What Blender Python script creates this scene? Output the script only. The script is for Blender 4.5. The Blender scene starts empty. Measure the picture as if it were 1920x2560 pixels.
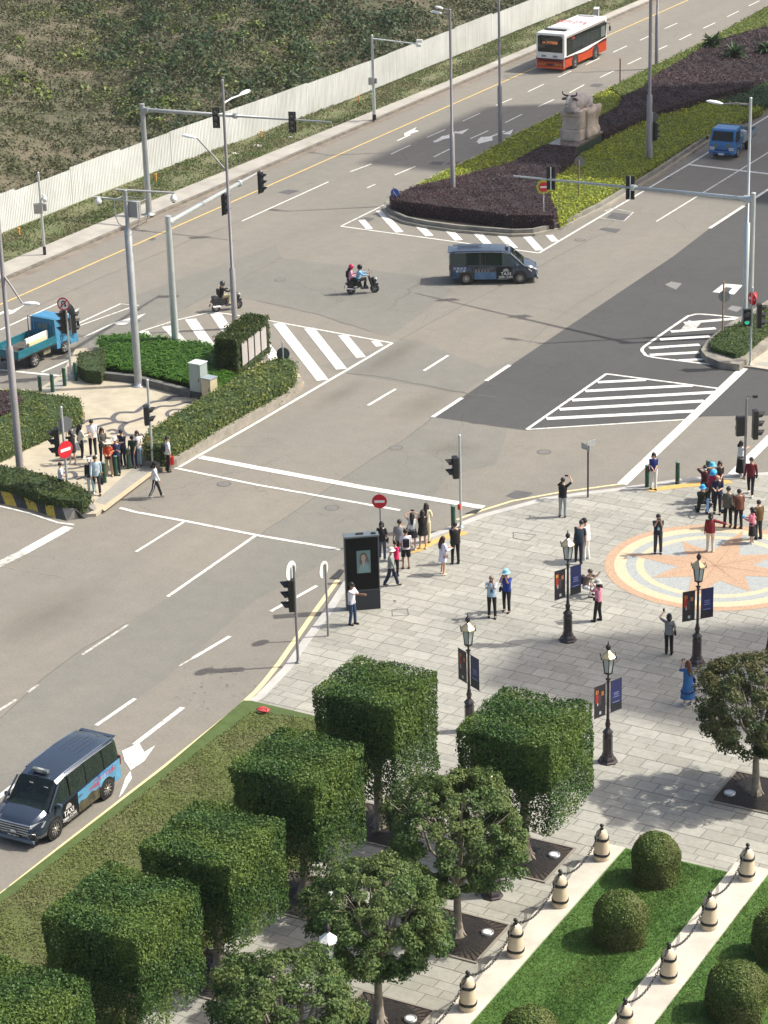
import bpy, bmesh, math, random
import numpy as np
from mathutils import Vector, Matrix

# ---------------------------------------------------------------- camera, sky, sun, exposure
scene = bpy.context.scene
CAMF, PITCH, ROLL, YAW, CAMH = 6091.518, 0.377284590, -0.0299103730, -0.506910462, 38.48592
_fw = Vector((math.sin(YAW)*math.cos(PITCH), math.cos(YAW)*math.cos(PITCH), -math.sin(PITCH)))
_r0 = Vector((math.cos(YAW), -math.sin(YAW), 0)); _u0 = _r0.cross(_fw)
_c, _s = math.cos(ROLL), math.sin(ROLL)
CR = _c*_r0 + _s*_u0; CU = -_s*_r0 + _c*_u0
cam_d = bpy.data.cameras.new('camera'); cam = bpy.data.objects.new('camera', cam_d)
scene.collection.objects.link(cam); scene.camera = cam
cam.matrix_world = Matrix(((CR.x, CU.x, -_fw.x, 0), (CR.y, CU.y, -_fw.y, 0), (CR.z, CU.z, -_fw.z, CAMH), (0, 0, 0, 1)))
cam_d.sensor_fit = 'VERTICAL'; cam_d.sensor_height = 24.0; cam_d.lens = 24.0*CAMF/2560
cam_d.clip_start = 1.0; cam_d.clip_end = 4000

SUN_EL, SUN_AZ = math.radians(48.8), math.radians(56.6)       # azimuth clockwise from +Y
world = bpy.data.worlds.new("World"); scene.world = world; world.use_nodes = True
_nt = world.node_tree; _bg = _nt.nodes['Background']; _sky = _nt.nodes.new('ShaderNodeTexSky')
_sky.sky_type = 'NISHITA'; _sky.sun_disc = False; _sky.sun_elevation = SUN_EL; _sky.sun_rotation = SUN_AZ
_sky.air_density = 1.0; _sky.dust_density = 5.0; _sky.ozone_density = 0.4
_nt.links.new(_sky.outputs[0], _bg.inputs[0]); _bg.inputs[1].default_value = 0.125
sd = bpy.data.lights.new('sun', 'SUN'); sd.energy = 3.8; sd.angle = math.radians(0.9); sd.color = (1.0, 0.95, 0.845)
sun = bpy.data.objects.new('sun', sd); scene.collection.objects.link(sun)
SDIR = Vector((math.sin(SUN_AZ)*math.cos(SUN_EL), math.cos(SUN_AZ)*math.cos(SUN_EL), math.sin(SUN_EL)))
sun.rotation_euler = SDIR.to_track_quat('Z', 'Y').to_euler(); sun.location = SDIR*300
scene.view_settings.view_transform = 'Standard'; scene.view_settings.look = 'None'
scene.view_settings.exposure = 0.62; scene.view_settings.gamma = 1.0

# ---------------------------------------------------------------- helpers
def G(px, py, z=0.0):
    """photo measurement -> the point of the horizontal plane z seen there"""
    d = _fw + CR*((px-960)/CAMF) - CU*((py-1280)/CAMF)
    t = (z-CAMH)/d.z
    return Vector((d.x*t, d.y*t, z))
def GV(px, py, axis, val):
    d = _fw + CR*((px-960)/CAMF) - CU*((py-1280)/CAMF)
    t = val/d[axis]
    return Vector((d.x*t, d.y*t, CAMH+d.z*t))
def PJ(P):
    d = Vector(P)-Vector((0, 0, CAMH)); z = d.dot(_fw)
    return 960+CAMF*d.dot(CR)/z, 1280-CAMF*d.dot(CU)/z
def HZ(foot, topy, z0=0.0):
    P = G(foot[0], foot[1], z0); lo, hi = 0.0, 40.0
    for _ in range(40):
        m = (lo+hi)/2
        if PJ(P+Vector((0, 0, m)))[1] > topy: lo = m
        else: hi = m
    return lo
def GP(pts, z=0.0, zoom=None):
    if zoom:
        x0, y0, k = zoom; pts = [(x0+a*k, y0+b*k) for a, b in pts]
    return [G(a, b, z) for a, b in pts]

def lin(c):
    return tuple(((v/255)/12.92 if v/255 <= .04045 else ((v/255+.055)/1.055)**2.4) for v in c)

COL = scene.collection
def link(o, parent=None):
    COL.objects.link(o)
    if parent is not None: o.parent = parent
    return o
def tag(o, label=None, cat=None, group=None, kind=None):
    if label: o['label'] = label
    if cat: o['category'] = cat
    if group: o['group'] = group
    if kind: o['kind'] = kind
    return o
def thing(name, label, cat, loc=(0, 0, 0), rz=0.0, group=None):
    o = bpy.data.objects.new(name, None); COL.objects.link(o)
    o.empty_display_size = .3
    o.location = loc; o.rotation_euler = (0, 0, rz)
    return tag(o, label, cat, group)
def copy_tree(o, parent=None):
    c = o.copy(); COL.objects.link(c); c.parent = parent
    for ch in o.children: copy_tree(ch, c)
    return c

_mats = {}
def mat(name, col, rough=.7, metal=0.0, var=0.0, scale=3.0, col2=None, bump=0.0, bscale=30.0, spec=.5, coat=0.0, emit=None, alpha=None):
    if name in _mats: return _mats[name]
    m = bpy.data.materials.new(name); m.use_nodes = True; nt = m.node_tree
    b = nt.nodes['Principled BSDF']
    b.inputs['Base Color'].default_value = (*col, 1); b.inputs['Roughness'].default_value = rough
    b.inputs['Metallic'].default_value = metal; b.inputs['Specular IOR Level'].default_value = spec
    if coat: b.inputs['Coat Weight'].default_value = coat
    if var or col2 or bump:
        tc = nt.nodes.new('ShaderNodeTexCoord')
    if var or col2:
        n = nt.nodes.new('ShaderNodeTexNoise'); n.inputs['Scale'].default_value = scale; n.inputs['Detail'].default_value = 6
        n.inputs['Roughness'].default_value = .65
        nt.links.new(tc.outputs['Object'], n.inputs['Vector'])
        r = nt.nodes.new('ShaderNodeValToRGB'); r.color_ramp.elements[0].position = .33; r.color_ramp.elements[1].position = .67
        c2 = col2 if col2 else tuple(min(1, v*(1+var)) for v in col)
        c1 = col if col2 else tuple(v*(1-var) for v in col)
        r.color_ramp.elements[0].color = (*c1, 1); r.color_ramp.elements[1].color = (*c2, 1)
        nt.links.new(n.outputs[0], r.inputs[0]); nt.links.new(r.outputs[0], b.inputs['Base Color'])
    if bump:
        n2 = nt.nodes.new('ShaderNodeTexNoise'); n2.inputs['Scale'].default_value = bscale; n2.inputs['Detail'].default_value = 4
        nt.links.new(tc.outputs['Object'], n2.inputs['Vector'])
        bm_ = nt.nodes.new('ShaderNodeBump'); bm_.inputs['Strength'].default_value = bump; bm_.inputs['Distance'].default_value = .02
        nt.links.new(n2.outputs[0], bm_.inputs['Height']); nt.links.new(bm_.outputs[0], b.inputs['Normal'])
    if emit:
        b.inputs['Emission Color'].default_value = (*emit[0], 1); b.inputs['Emission Strength'].default_value = emit[1]
    _mats[name] = m
    return m

def leafmat(name, dark, light, pale=None, scale=.8, rough=.5, tl=.25):
    if name in _mats: return _mats[name]
    m = bpy.data.materials.new(name); m.use_nodes = True; nt = m.node_tree; b = nt.nodes['Principled BSDF']
    b.inputs['Roughness'].default_value = rough; b.inputs['Specular IOR Level'].default_value = .22
    geo = nt.nodes.new('ShaderNodeNewGeometry')
    r = nt.nodes.new('ShaderNodeValToRGB'); r.color_ramp.elements[0].color = (*dark, 1); r.color_ramp.elements[1].color = (*light, 1)
    nt.links.new(geo.outputs['Random Per Island'], r.inputs[0])
    out = r.outputs[0]
    if pale:
        tc = nt.nodes.new('ShaderNodeTexCoord'); n = nt.nodes.new('ShaderNodeTexNoise'); n.inputs['Scale'].default_value = scale
        n.inputs['Detail'].default_value = 3
        nt.links.new(tc.outputs['Object'], n.inputs['Vector'])
        rr = nt.nodes.new('ShaderNodeValToRGB'); rr.color_ramp.elements[0].position = .42; rr.color_ramp.elements[1].position = .62
        nt.links.new(n.outputs[0], rr.inputs[0])
        mx = nt.nodes.new('ShaderNodeMixRGB'); mx.inputs[2].default_value = (*pale, 1)
        mul = nt.nodes.new('ShaderNodeMath'); mul.operation = 'MULTIPLY'; mul.inputs[1].default_value = .8
        nt.links.new(rr.outputs[0], mul.inputs[0]); nt.links.new(mul.outputs[0], mx.inputs[0])
        nt.links.new(out, mx.inputs[1]); out = mx.outputs[0]
    nt.links.new(out, b.inputs['Base Color'])
    if tl:
        t = nt.nodes.new('ShaderNodeBsdfTranslucent'); nt.links.new(out, t.inputs[0])
        ms = nt.nodes.new('ShaderNodeMixShader'); ms.inputs[0].default_value = tl
        nt.links.new(b.outputs[0], ms.inputs[1]); nt.links.new(t.outputs[0], ms.inputs[2])
        nt.links.new(ms.outputs[0], nt.nodes['Material Output'].inputs[0])
    _mats[name] = m
    return m

class MB:
    """collects shapes and links them as ONE mesh object"""
    def __init__(self): self.v = []; self.f = []; self.m = []; self.sm = []
    def add(self, vs, fs, mi=0, smooth=False):
        n = len(self.v); self.v += [tuple(v) for v in vs]
        for f in fs: self.f.append(tuple(i+n for i in f)); self.m.append(mi); self.sm.append(smooth)
        return self
    def box(self, c, s, rz=0.0, mi=0, M=None, taper=1.0):
        x, y, z = s[0]/2, s[1]/2, s[2]/2
        vs = [Vector((a*x*(taper if d > 0 else 1), b*y*(taper if d > 0 else 1), d*z)) for d in (-1, 1) for a, b in ((-1, -1), (1, -1), (1, 1), (-1, 1))]
        R = Matrix.Rotation(rz, 3, 'Z') if M is None else M
        vs = [R @ v + Vector(c) for v in vs]
        return self.add(vs, [(3, 2, 1, 0), (4, 5, 6, 7), (0, 1, 5, 4), (1, 2, 6, 5), (2, 3, 7, 6), (3, 0, 4, 7)], mi)
    def rbox(self, c, s, r=.03, rz=0.0, mi=0, M=None):
        """box with bevelled edges"""
        bm = bmesh.new(); bmesh.ops.create_cube(bm, size=1)
        for v in bm.verts: v.co = Vector((v.co.x*s[0], v.co.y*s[1], v.co.z*s[2]))
        bmesh.ops.bevel(bm, geom=bm.edges[:], offset=r, segments=2, affect='EDGES', profile=.5)
        R = Matrix.Rotation(rz, 3, 'Z') if M is None else M
        bm.verts.index_update()
        vs = [R @ v.co + Vector(c) for v in bm.verts]; fs = [[v.index for v in f.verts] for f in bm.faces]
        bm.free(); return self.add(vs, fs, mi)
    def prism(self, poly, z0, z1, mi=0, side=None, caps=True):
        n = len(poly); p = [Vector((q[0], q[1], 0)) for q in poly]
        a = sum(p[i].x*p[(i+1) % n].y-p[(i+1) % n].x*p[i].y for i in range(n))
        if a < 0: p.reverse()
        vs = [(q.x, q.y, z0) for q in p]+[(q.x, q.y, z1) for q in p]
        fs = [(i, (i+1) % n, n+(i+1) % n, n+i) for i in range(n)]
        self.add(vs, fs, mi if side is None else side)
        if caps: self.add(vs, [tuple(range(n, 2*n)), tuple(range(n-1, -1, -1))], mi)
        return self
    def sheet(self, poly, z, mi=0):
        n = len(poly); p = [Vector((q[0], q[1], 0)) for q in poly]
        a = sum(p[i].x*p[(i+1) % n].y-p[(i+1) % n].x*p[i].y for i in range(n))
        if a < 0: p.reverse()
        return self.add([(q.x, q.y, z) for q in p], [tuple(range(n))], mi)
    def tube(self, path, rad, seg=10, mi=0, caps=True, smooth=True, flat=1.0):
        P = [Vector(p) for p in path]; n = len(P)
        R = rad if isinstance(rad, (list, tuple)) else [rad]*n
        T = []
        for i in range(n):
            a = P[max(i-1, 0)]; b = P[min(i+1, n-1)]
            t = (b-a); T.append(t.normalized() if t.length > 1e-9 else Vector((0, 0, 1)))
        up = Vector((0, 0, 1)) if abs(T[0].z) < .95 else Vector((0, 1, 0))
        N = (up-T[0]*up.dot(T[0])).normalized()
        vs = []
        for i in range(n):
            N = (N-T[i]*N.dot(T[i]))
            N = N.normalized() if N.length > 1e-6 else T[i].orthogonal().normalized()
            B = T[i].cross(N)
            for k in range(seg):
                a = 2*math.pi*k/seg
                vs.append(P[i]+(N*math.cos(a)+B*math.sin(a)*flat)*R[i])
        fs = [(i*seg+k, i*seg+(k+1) % seg, (i+1)*seg+(k+1) % seg, (i+1)*seg+k) for i in range(n-1) for k in range(seg)]
        self.add(vs, fs, mi, smooth)
        if caps: self.add(vs, [tuple(range(seg-1, -1, -1)), tuple(range((n-1)*seg, n*seg))], mi)
        return self
    def lathe(self, prof, c=(0, 0, 0), seg=16, mi=0, smooth=True, sq=None, rot=0.0):
        c = Vector(c); vs = []
        for r, z in prof:
            for k in range(seg):
                a = 2*math.pi*k/seg+rot
                vs.append(c+Vector((r*math.cos(a), r*math.sin(a), z)))
        n = len(prof)
        fs = [(i*seg+k, i*seg+(k+1) % seg, (i+1)*seg+(k+1) % seg, (i+1)*seg+k) for i in range(n-1) for k in range(seg)]
        self.add(vs, fs, mi, smooth)
        self.add(vs, [tuple(range(seg-1, -1, -1)), tuple(range((n-1)*seg, n*seg))], mi)
        return self
    def ball(self, c, r, seg=12, rings=8, mi=0, M=None):
        r = (r, r, r) if isinstance(r, (int, float)) else r
        vs = [Vector((0, 0, -1))]
        for i in range(1, rings):
            t = -math.pi/2+math.pi*i/rings
            for k in range(seg):
                a = 2*math.pi*k/seg; vs.append(Vector((math.cos(t)*math.cos(a), math.cos(t)*math.sin(a), math.sin(t))))
        vs.append(Vector((0, 0, 1)))
        fs = [(0, 1+(k+1) % seg, 1+k) for k in range(seg)]
        for i in range(rings-2):
            b = 1+i*seg
            fs += [(b+k, b+(k+1) % seg, b+seg+(k+1) % seg, b+seg+k) for k in range(seg)]
        b = 1+(rings-2)*seg; t = len(vs)-1
        fs += [(b+k, b+(k+1) % seg, t) for k in range(seg)]
        vs = [Vector((v.x*r[0], v.y*r[1], v.z*r[2])) for v in vs]
        if M is not None: vs = [M @ v for v in vs]
        return self.add([v+Vector(c) for v in vs], fs, mi, True)
    def disc(self, c, nrm, r, th=.02, seg=20, mi=0):
        c = Vector(c); n = Vector(nrm).normalized()
        return self.tube([c-n*th/2, c+n*th/2], r, seg, mi, smooth=False)
    def build(self, name, mats, parent=None):
        me = bpy.data.meshes.new(name); me.from_pydata(self.v, [], self.f)
        for m in (mats if isinstance(mats, (list, tuple)) else [mats]): me.materials.append(m)
        me.polygons.foreach_set('material_index', self.m); me.polygons.foreach_set('use_smooth', self.sm)
        me.update()
        return link(bpy.data.objects.new(name, me), parent)

def leaves(pts, nrm, size, rng, spread=.9, aspect=.55):
    """numpy: one leaf-shaped quad per point; returns (verts, faces)"""
    n = len(pts)
    nn = nrm+rng.normal(0, spread*.6, (n, 3)); nn /= np.linalg.norm(nn, axis=1, keepdims=True)+1e-9
    t = rng.normal(0, 1, (n, 3)); t -= nn*(t*nn).sum(1, keepdims=True); t /= np.linalg.norm(t, axis=1, keepdims=True)+1e-9
    b = np.cross(nn, t)
    s = (size*rng.uniform(.7, 1.3, n))[:, None]
    a = pts-t*s*.5; c = pts+t*s*.5
    l = pts-b*s*aspect*.5+nn*s*.08; r = pts+b*s*aspect*.5+nn*s*.08
    v = np.stack([a, r, c, l], 1).reshape(-1, 3)
    f = np.arange(n*4).reshape(-1, 4)
    return v, f
def np_mesh(name, chunks, mats, parent=None):
    """chunks: list of (verts Nx3, quads Mx4, material index)"""
    V = np.concatenate([c[0] for c in chunks]); off = 0; F = []; MI = []
    for v, f, mi in chunks:
        F.append(f+off); MI.append(np.full(len(f), mi, dtype=np.int32)); off += len(v)
    F = np.concatenate(F); MI = np.concatenate(MI)
    me = bpy.data.meshes.new(name); me.vertices.add(len(V)); me.vertices.foreach_set('co', V.astype(np.float32).ravel())
    me.loops.add(F.size); me.loops.foreach_set('vertex_index', F.astype(np.int32).ravel())
    me.polygons.add(len(F)); me.polygons.foreach_set('loop_start', (np.arange(len(F))*4).astype(np.int32))
    me.polygons.foreach_set('material_index', MI)
    for m in mats: me.materials.append(m)
    me.update(calc_edges=True); me.validate()
    return link(bpy.data.objects.new(name, me), parent)
def mb_chunk(mb, mi):
    """turn the quads of an MB into an np chunk"""
    return (np.array(mb.v, float), np.array([f if len(f) == 4 else (*f, f[-1]) for f in mb.f if len(f) == 4]), mi)

def in_poly(x, y, poly):
    n = len(poly); c = np.zeros(len(x), bool)
    for i in range(n):
        x1, y1 = poly[i][0], poly[i][1]; x2, y2 = poly[(i+1) % n][0], poly[(i+1) % n][1]
        if y1 == y2: continue
        h = ((y1 > y) != (y2 > y)) & (x < (x2-x1)*(y-y1)/(y2-y1)+x1)
        c ^= h
    return c
def sample_poly(poly, n, rng):
    xs = [p[0] for p in poly]; ys = [p[1] for p in poly]; out = []
    got = 0
    while got < n:
        x = rng.uniform(min(xs), max(xs), n*2); y = rng.uniform(min(ys), max(ys), n*2)
        k = in_poly(x, y, poly); out.append(np.stack([x[k], y[k]], 1)); got += k.sum()
    return np.concatenate(out)[:n]
def area(poly):
    n = len(poly); return abs(sum(poly[i][0]*poly[(i+1) % n][1]-poly[(i+1) % n][0]*poly[i][1] for i in range(n)))/2
def offset(path, d):
    """offset an open 2-D path to its left by d"""
    P = [Vector((p[0], p[1])) for p in path]; out = []
    for i in range(len(P)):
        a = P[max(i-1, 0)]; b = P[min(i+1, len(P)-1)]; t = (b-a).normalized()
        out.append(P[i]+Vector((-t.y, t.x))*d)
    return out
def smooth_path(P, sub=4, closed=False):
    """Catmull-Rom"""
    P = [Vector(p) for p in P]; n = len(P); out = []
    rng_ = range(n) if closed else range(n-1)
    for i in rng_:
        if closed: p0, p1, p2, p3 = P[i-1], P[i], P[(i+1) % n], P[(i+2) % n]
        else: p0, p1, p2, p3 = P[max(i-1, 0)], P[i], P[i+1], P[min(i+2, n-1)]
        for k in range(sub):
            t = k/sub
            out.append(.5*((2*p1)+(-p0+p2)*t+(2*p0-5*p1+4*p2-p3)*t*t+(-p0+3*p1-3*p2+p3)*t**3))
    if not closed: out.append(P[-1])
    return out
# ---------------------------------------------------------------- ground, roads, markings
STAINS = [(*G(1060, 1010).xy, 1.3, 3.6), (*G(960, 905).xy, 1.2, 3.0), (*G(1010, 870).xy, .9, 2.6), (*G(850, 985).xy, .8, 3.0), (*G(1130, 1120).xy, 1.5, 1.4), (*G(120, 1540).xy, 2.0, 4.0)]
def asphalt(name, c1, c2, c3, streak=.35):
    m = bpy.data.materials.new(name); m.use_nodes = True; nt = m.node_tree; b = nt.nodes['Principled BSDF']
    b.inputs['Roughness'].default_value = .88; b.inputs['Specular IOR Level'].default_value = .3
    tc = nt.nodes.new('ShaderNodeTexCoord')
    def noise(sc, det, mapsc=(1, 1, 1), rough=.6):
        mp = nt.nodes.new('ShaderNodeMapping'); mp.inputs['Scale'].default_value = mapsc
        nt.links.new(tc.outputs['Object'], mp.inputs[0])
        n = nt.nodes.new('ShaderNodeTexNoise'); n.inputs['Scale'].default_value = sc; n.inputs['Detail'].default_value = det
        n.inputs['Roughness'].default_value = rough
        nt.links.new(mp.outputs[0], n.inputs['Vector']); return n.outputs[0]
    def ramp(x, a, b_, ca=(0, 0, 0, 1), cb=(1, 1, 1, 1)):
        r = nt.nodes.new('ShaderNodeValToRGB'); r.color_ramp.elements[0].position = a; r.color_ramp.elements[1].position = b_
        r.color_ramp.elements[0].color = ca; r.color_ramp.elements[1].color = cb
        nt.links.new(x, r.inputs[0]); return r.outputs[0]
    def mix(f, a, b_, mode='MIX'):
        x = nt.nodes.new('ShaderNodeMixRGB'); x.blend_type = mode
        for i, s in ((0, f), (1, a), (2, b_)):
            if isinstance(s, (int, float)): x.inputs[i].default_value = s
            elif isinstance(s, tuple): x.inputs[i].default_value = s
            else: nt.links.new(s, x.inputs[i])
        return x.outputs[0]
    big = ramp(noise(.07, 5), .35, .65)
    col = mix(big, (*c1, 1), (*c2, 1))
    st = ramp(noise(.25, 5, (1.6, .12, 1)), .42, .75)            # wear running along the lanes
    col = mix(mix(streak, (0, 0, 0, 1), st), col, (*c3, 1))
    fine = ramp(noise(9, 4, rough=.75), .25, .75, (.82, .82, .82, 1), (1.13, 1.13, 1.13, 1))
    col = mix(1.0, col, fine, 'MULTIPLY')
    med = ramp(noise(1.2, 6, rough=.7), .3, .7, (.92, .92, .92, 1), (1.06, 1.06, 1.06, 1))
    col = mix(1.0, col, med, 'MULTIPLY')
    # fine cracks
    v = nt.nodes.new('ShaderNodeTexVoronoi'); v.feature = 'DISTANCE_TO_EDGE'; v.inputs['Scale'].default_value = .22
    nz = nt.nodes.new('ShaderNodeTexNoise'); nz.inputs['Scale'].default_value = .9; nz.inputs['Detail'].default_value = 5
    nt.links.new(tc.outputs['Object'], nz.inputs['Vector'])
    ad = nt.nodes.new('ShaderNodeVectorMath'); ad.operation = 'MULTIPLY_ADD'; ad.inputs[1].default_value = (1.6, 1.6, 0)
    nt.links.new(nz.outputs['Color'], ad.inputs[0]); nt.links.new(tc.outputs['Object'], ad.inputs[2])
    nt.links.new(ad.outputs[0], v.inputs['Vector'])
    cr = ramp(v.outputs[0], .0, .006, (.74, .73, .71, 1), (1, 1, 1, 1))
    msk = ramp(noise(.11, 2), .5, .6)
    cr = mix(msk, (1, 1, 1, 1), cr)
    col = mix(1.0, col, cr, 'MULTIPLY')
    for sx_, sy_, ax, ay in STAINS:      # rubber and oil marks left on the surface
        mp = nt.nodes.new('ShaderNodeMapping'); mp.vector_type = 'POINT'; mp.inputs['Location'].default_value = (-sx_/ax, -sy_/ay, 0); mp.inputs['Scale'].default_value = (1/ax, 1/ay, 0)
        nt.links.new(tc.outputs['Object'], mp.inputs[0]); gd = nt.nodes.new('ShaderNodeTexGradient'); gd.gradient_type = 'SPHERICAL'; nt.links.new(mp.outputs[0], gd.inputs[0])
        col = mix(1.0, col, ramp(gd.outputs[0], 0, .9, (1, 1, 1, 1), (.80, .79, .77, 1)), 'MULTIPLY')
    nt.links.new(col, b.inputs['Base Color'])
    bp = nt.nodes.new('ShaderNodeBump'); bp.inputs['Strength'].default_value = .35; bp.inputs['Distance'].default_value = .01
    nt.links.new(noise(40, 3), bp.inputs['Height']); nt.links.new(bp.outputs[0], b.inputs['Normal'])
    return m

m_road = asphalt('worn_asphalt', (.222, .205, .174), (.196, .186, .162), (.150, .144, .130))
m_grey = asphalt('grey_asphalt', (.192, .186, .164), (.172, .168, .150), (.142, .139, .128), .25)
m_dark = asphalt('new_asphalt', (.078, .079, .078), (.064, .066, .067), (.092, .090, .085), .3)
m_patch = mat('patched_asphalt', (.09, .09, .092), .9, var=.15, scale=2)
m_soil = mat('dry_soil', (.17, .13, .09), .95, scale=.6, col2=(.10, .085, .055), bump=.6, bscale=3)

mb = MB(); mb.sheet([(-1500, -1500), (1500, -1500), (1500, 1800), (-1500, 1800)], -.06)
tag(mb.build('ground', m_soil), kind='structure')
mb = MB(); mb.sheet([(-84.1, 0), (60, 0), (60, 420), (-84.1, 420)], 0)
tag(mb.build('road', m_road), kind='structure')

# grey resurfaced areas
mb = MB()
for _i, p in enumerate([[(706, 645), (878, 665), (960, 680), (1064, 690), (1134, 725), (976, 841), (925, 829), (794, 787), (640, 752), (594, 741), (560, 715), (629, 684)],
          [(868, 933), (800, 915), (981, 861), (1000, 845), (1075, 862), (1215, 920), (1275, 905), (1153, 983)],
          [(60, 960), (343, 736), (463, 694), (690, 612), (704, 644), (627, 683), (540, 735), (330, 836), (190, 905), (150, 938)],
          [(-120, 1860), (0, 1797), (143, 1666), (320, 1556), (419, 1497), (640, 1345), (868, 1188), (1026, 1087), (1150, 988), (1170, 1058), (1270, 1074), (1240, 1160), (1120, 1190), (1050, 1290), (850, 1385), (640, 1500), (405, 1704), (0, 1990), (-120, 2060)]]):
    mb.sheet(GP(p), .004+.0007*_i)
tag(mb.build('resurfaced_asphalt', m_grey), kind='structure')
mb = MB()
mb.sheet(GP([(1080, 1043), (1155, 994), (1215, 953), (1280, 911), (1683, 641), (1774, 571), (1920, 475), (2300, 225), (2500, 1100), (1920, 1039), (1758, 1041), (1716, 1050), (1500, 1061), (1317, 1076), (1250, 1068), (1172, 1056)]), .0085)
tag(mb.build('new_asphalt', m_dark), kind='structure')
mb = MB()
for p in ([(1515, 546), (1530, 531), (1577, 536), (1565, 552)], [(1496, 574), (1508, 569), (1553, 573), (1540, 583)],
          [(695, 481), (720, 474), (749, 477), (722, 487)], [(1070, 411), (1083, 404), (1114, 404), (1102, 413)], [(1113, 411), (1124, 404), (1150, 404), (1140, 413)],
          [(1472, 216), (1484, 209), (1510, 210), (1498, 218)], [(1264, 1240), (1290, 1226), (1334, 1232), (1308, 1252)],
          [(366, 598), (378, 593), (391, 597), (380, 602)], [(900, 548), (912, 543), (938, 546), (924, 554)],
          [(1660, 447), (1668, 442), (1680, 444), (1671, 449)]):
    mb.sheet(GP(p), .009)
for p in ([(1662, 712), (1678, 704), (1705, 709), (1690, 724)], [(1818, 773), (1830, 764), (1858, 769), (1842, 780)]):
    mb.sheet(GP(p), .009, 1)
tag(mb.build('road_patches', [m_patch, mat('pale_patch', (.19, .19, .185), .9)]), kind='structure')

# painted markings
def paint(name, col, wear):
    m = bpy.data.materials.new(name); m.use_nodes = True; nt = m.node_tree; b = nt.nodes['Principled BSDF']
    b.inputs['Roughness'].default_value = .6
    tc = nt.nodes.new('ShaderNodeTexCoord'); n = nt.nodes.new('ShaderNodeTexNoise'); n.inputs['Scale'].default_value = 3.5; n.inputs['Detail'].default_value = 9
    n.inputs['Roughness'].default_value = .75
    nt.links.new(tc.outputs['Object'], n.inputs['Vector'])
    r = nt.nodes.new('ShaderNodeValToRGB'); r.color_ramp.elements[0].position = wear; r.color_ramp.elements[1].position = wear+.12
    r.color_ramp.elements[0].color = (.30, .28, .25, 1); r.color_ramp.elements[1].color = (*col, 1)
    nt.links.new(n.outputs[0], r.inputs[0]); nt.links.new(r.outputs[0], b.inputs['Base Color']); return m
m_white = paint('white_road_paint', (.68, .68, .63), .36)
m_worn = paint('worn_road_paint', (.60, .59, .54), .44)
m_yel = paint('yellow_road_paint', (.66, .46, .13), .36)
m_crm = paint('cream_road_paint', (.72, .58, .32), .33)

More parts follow.
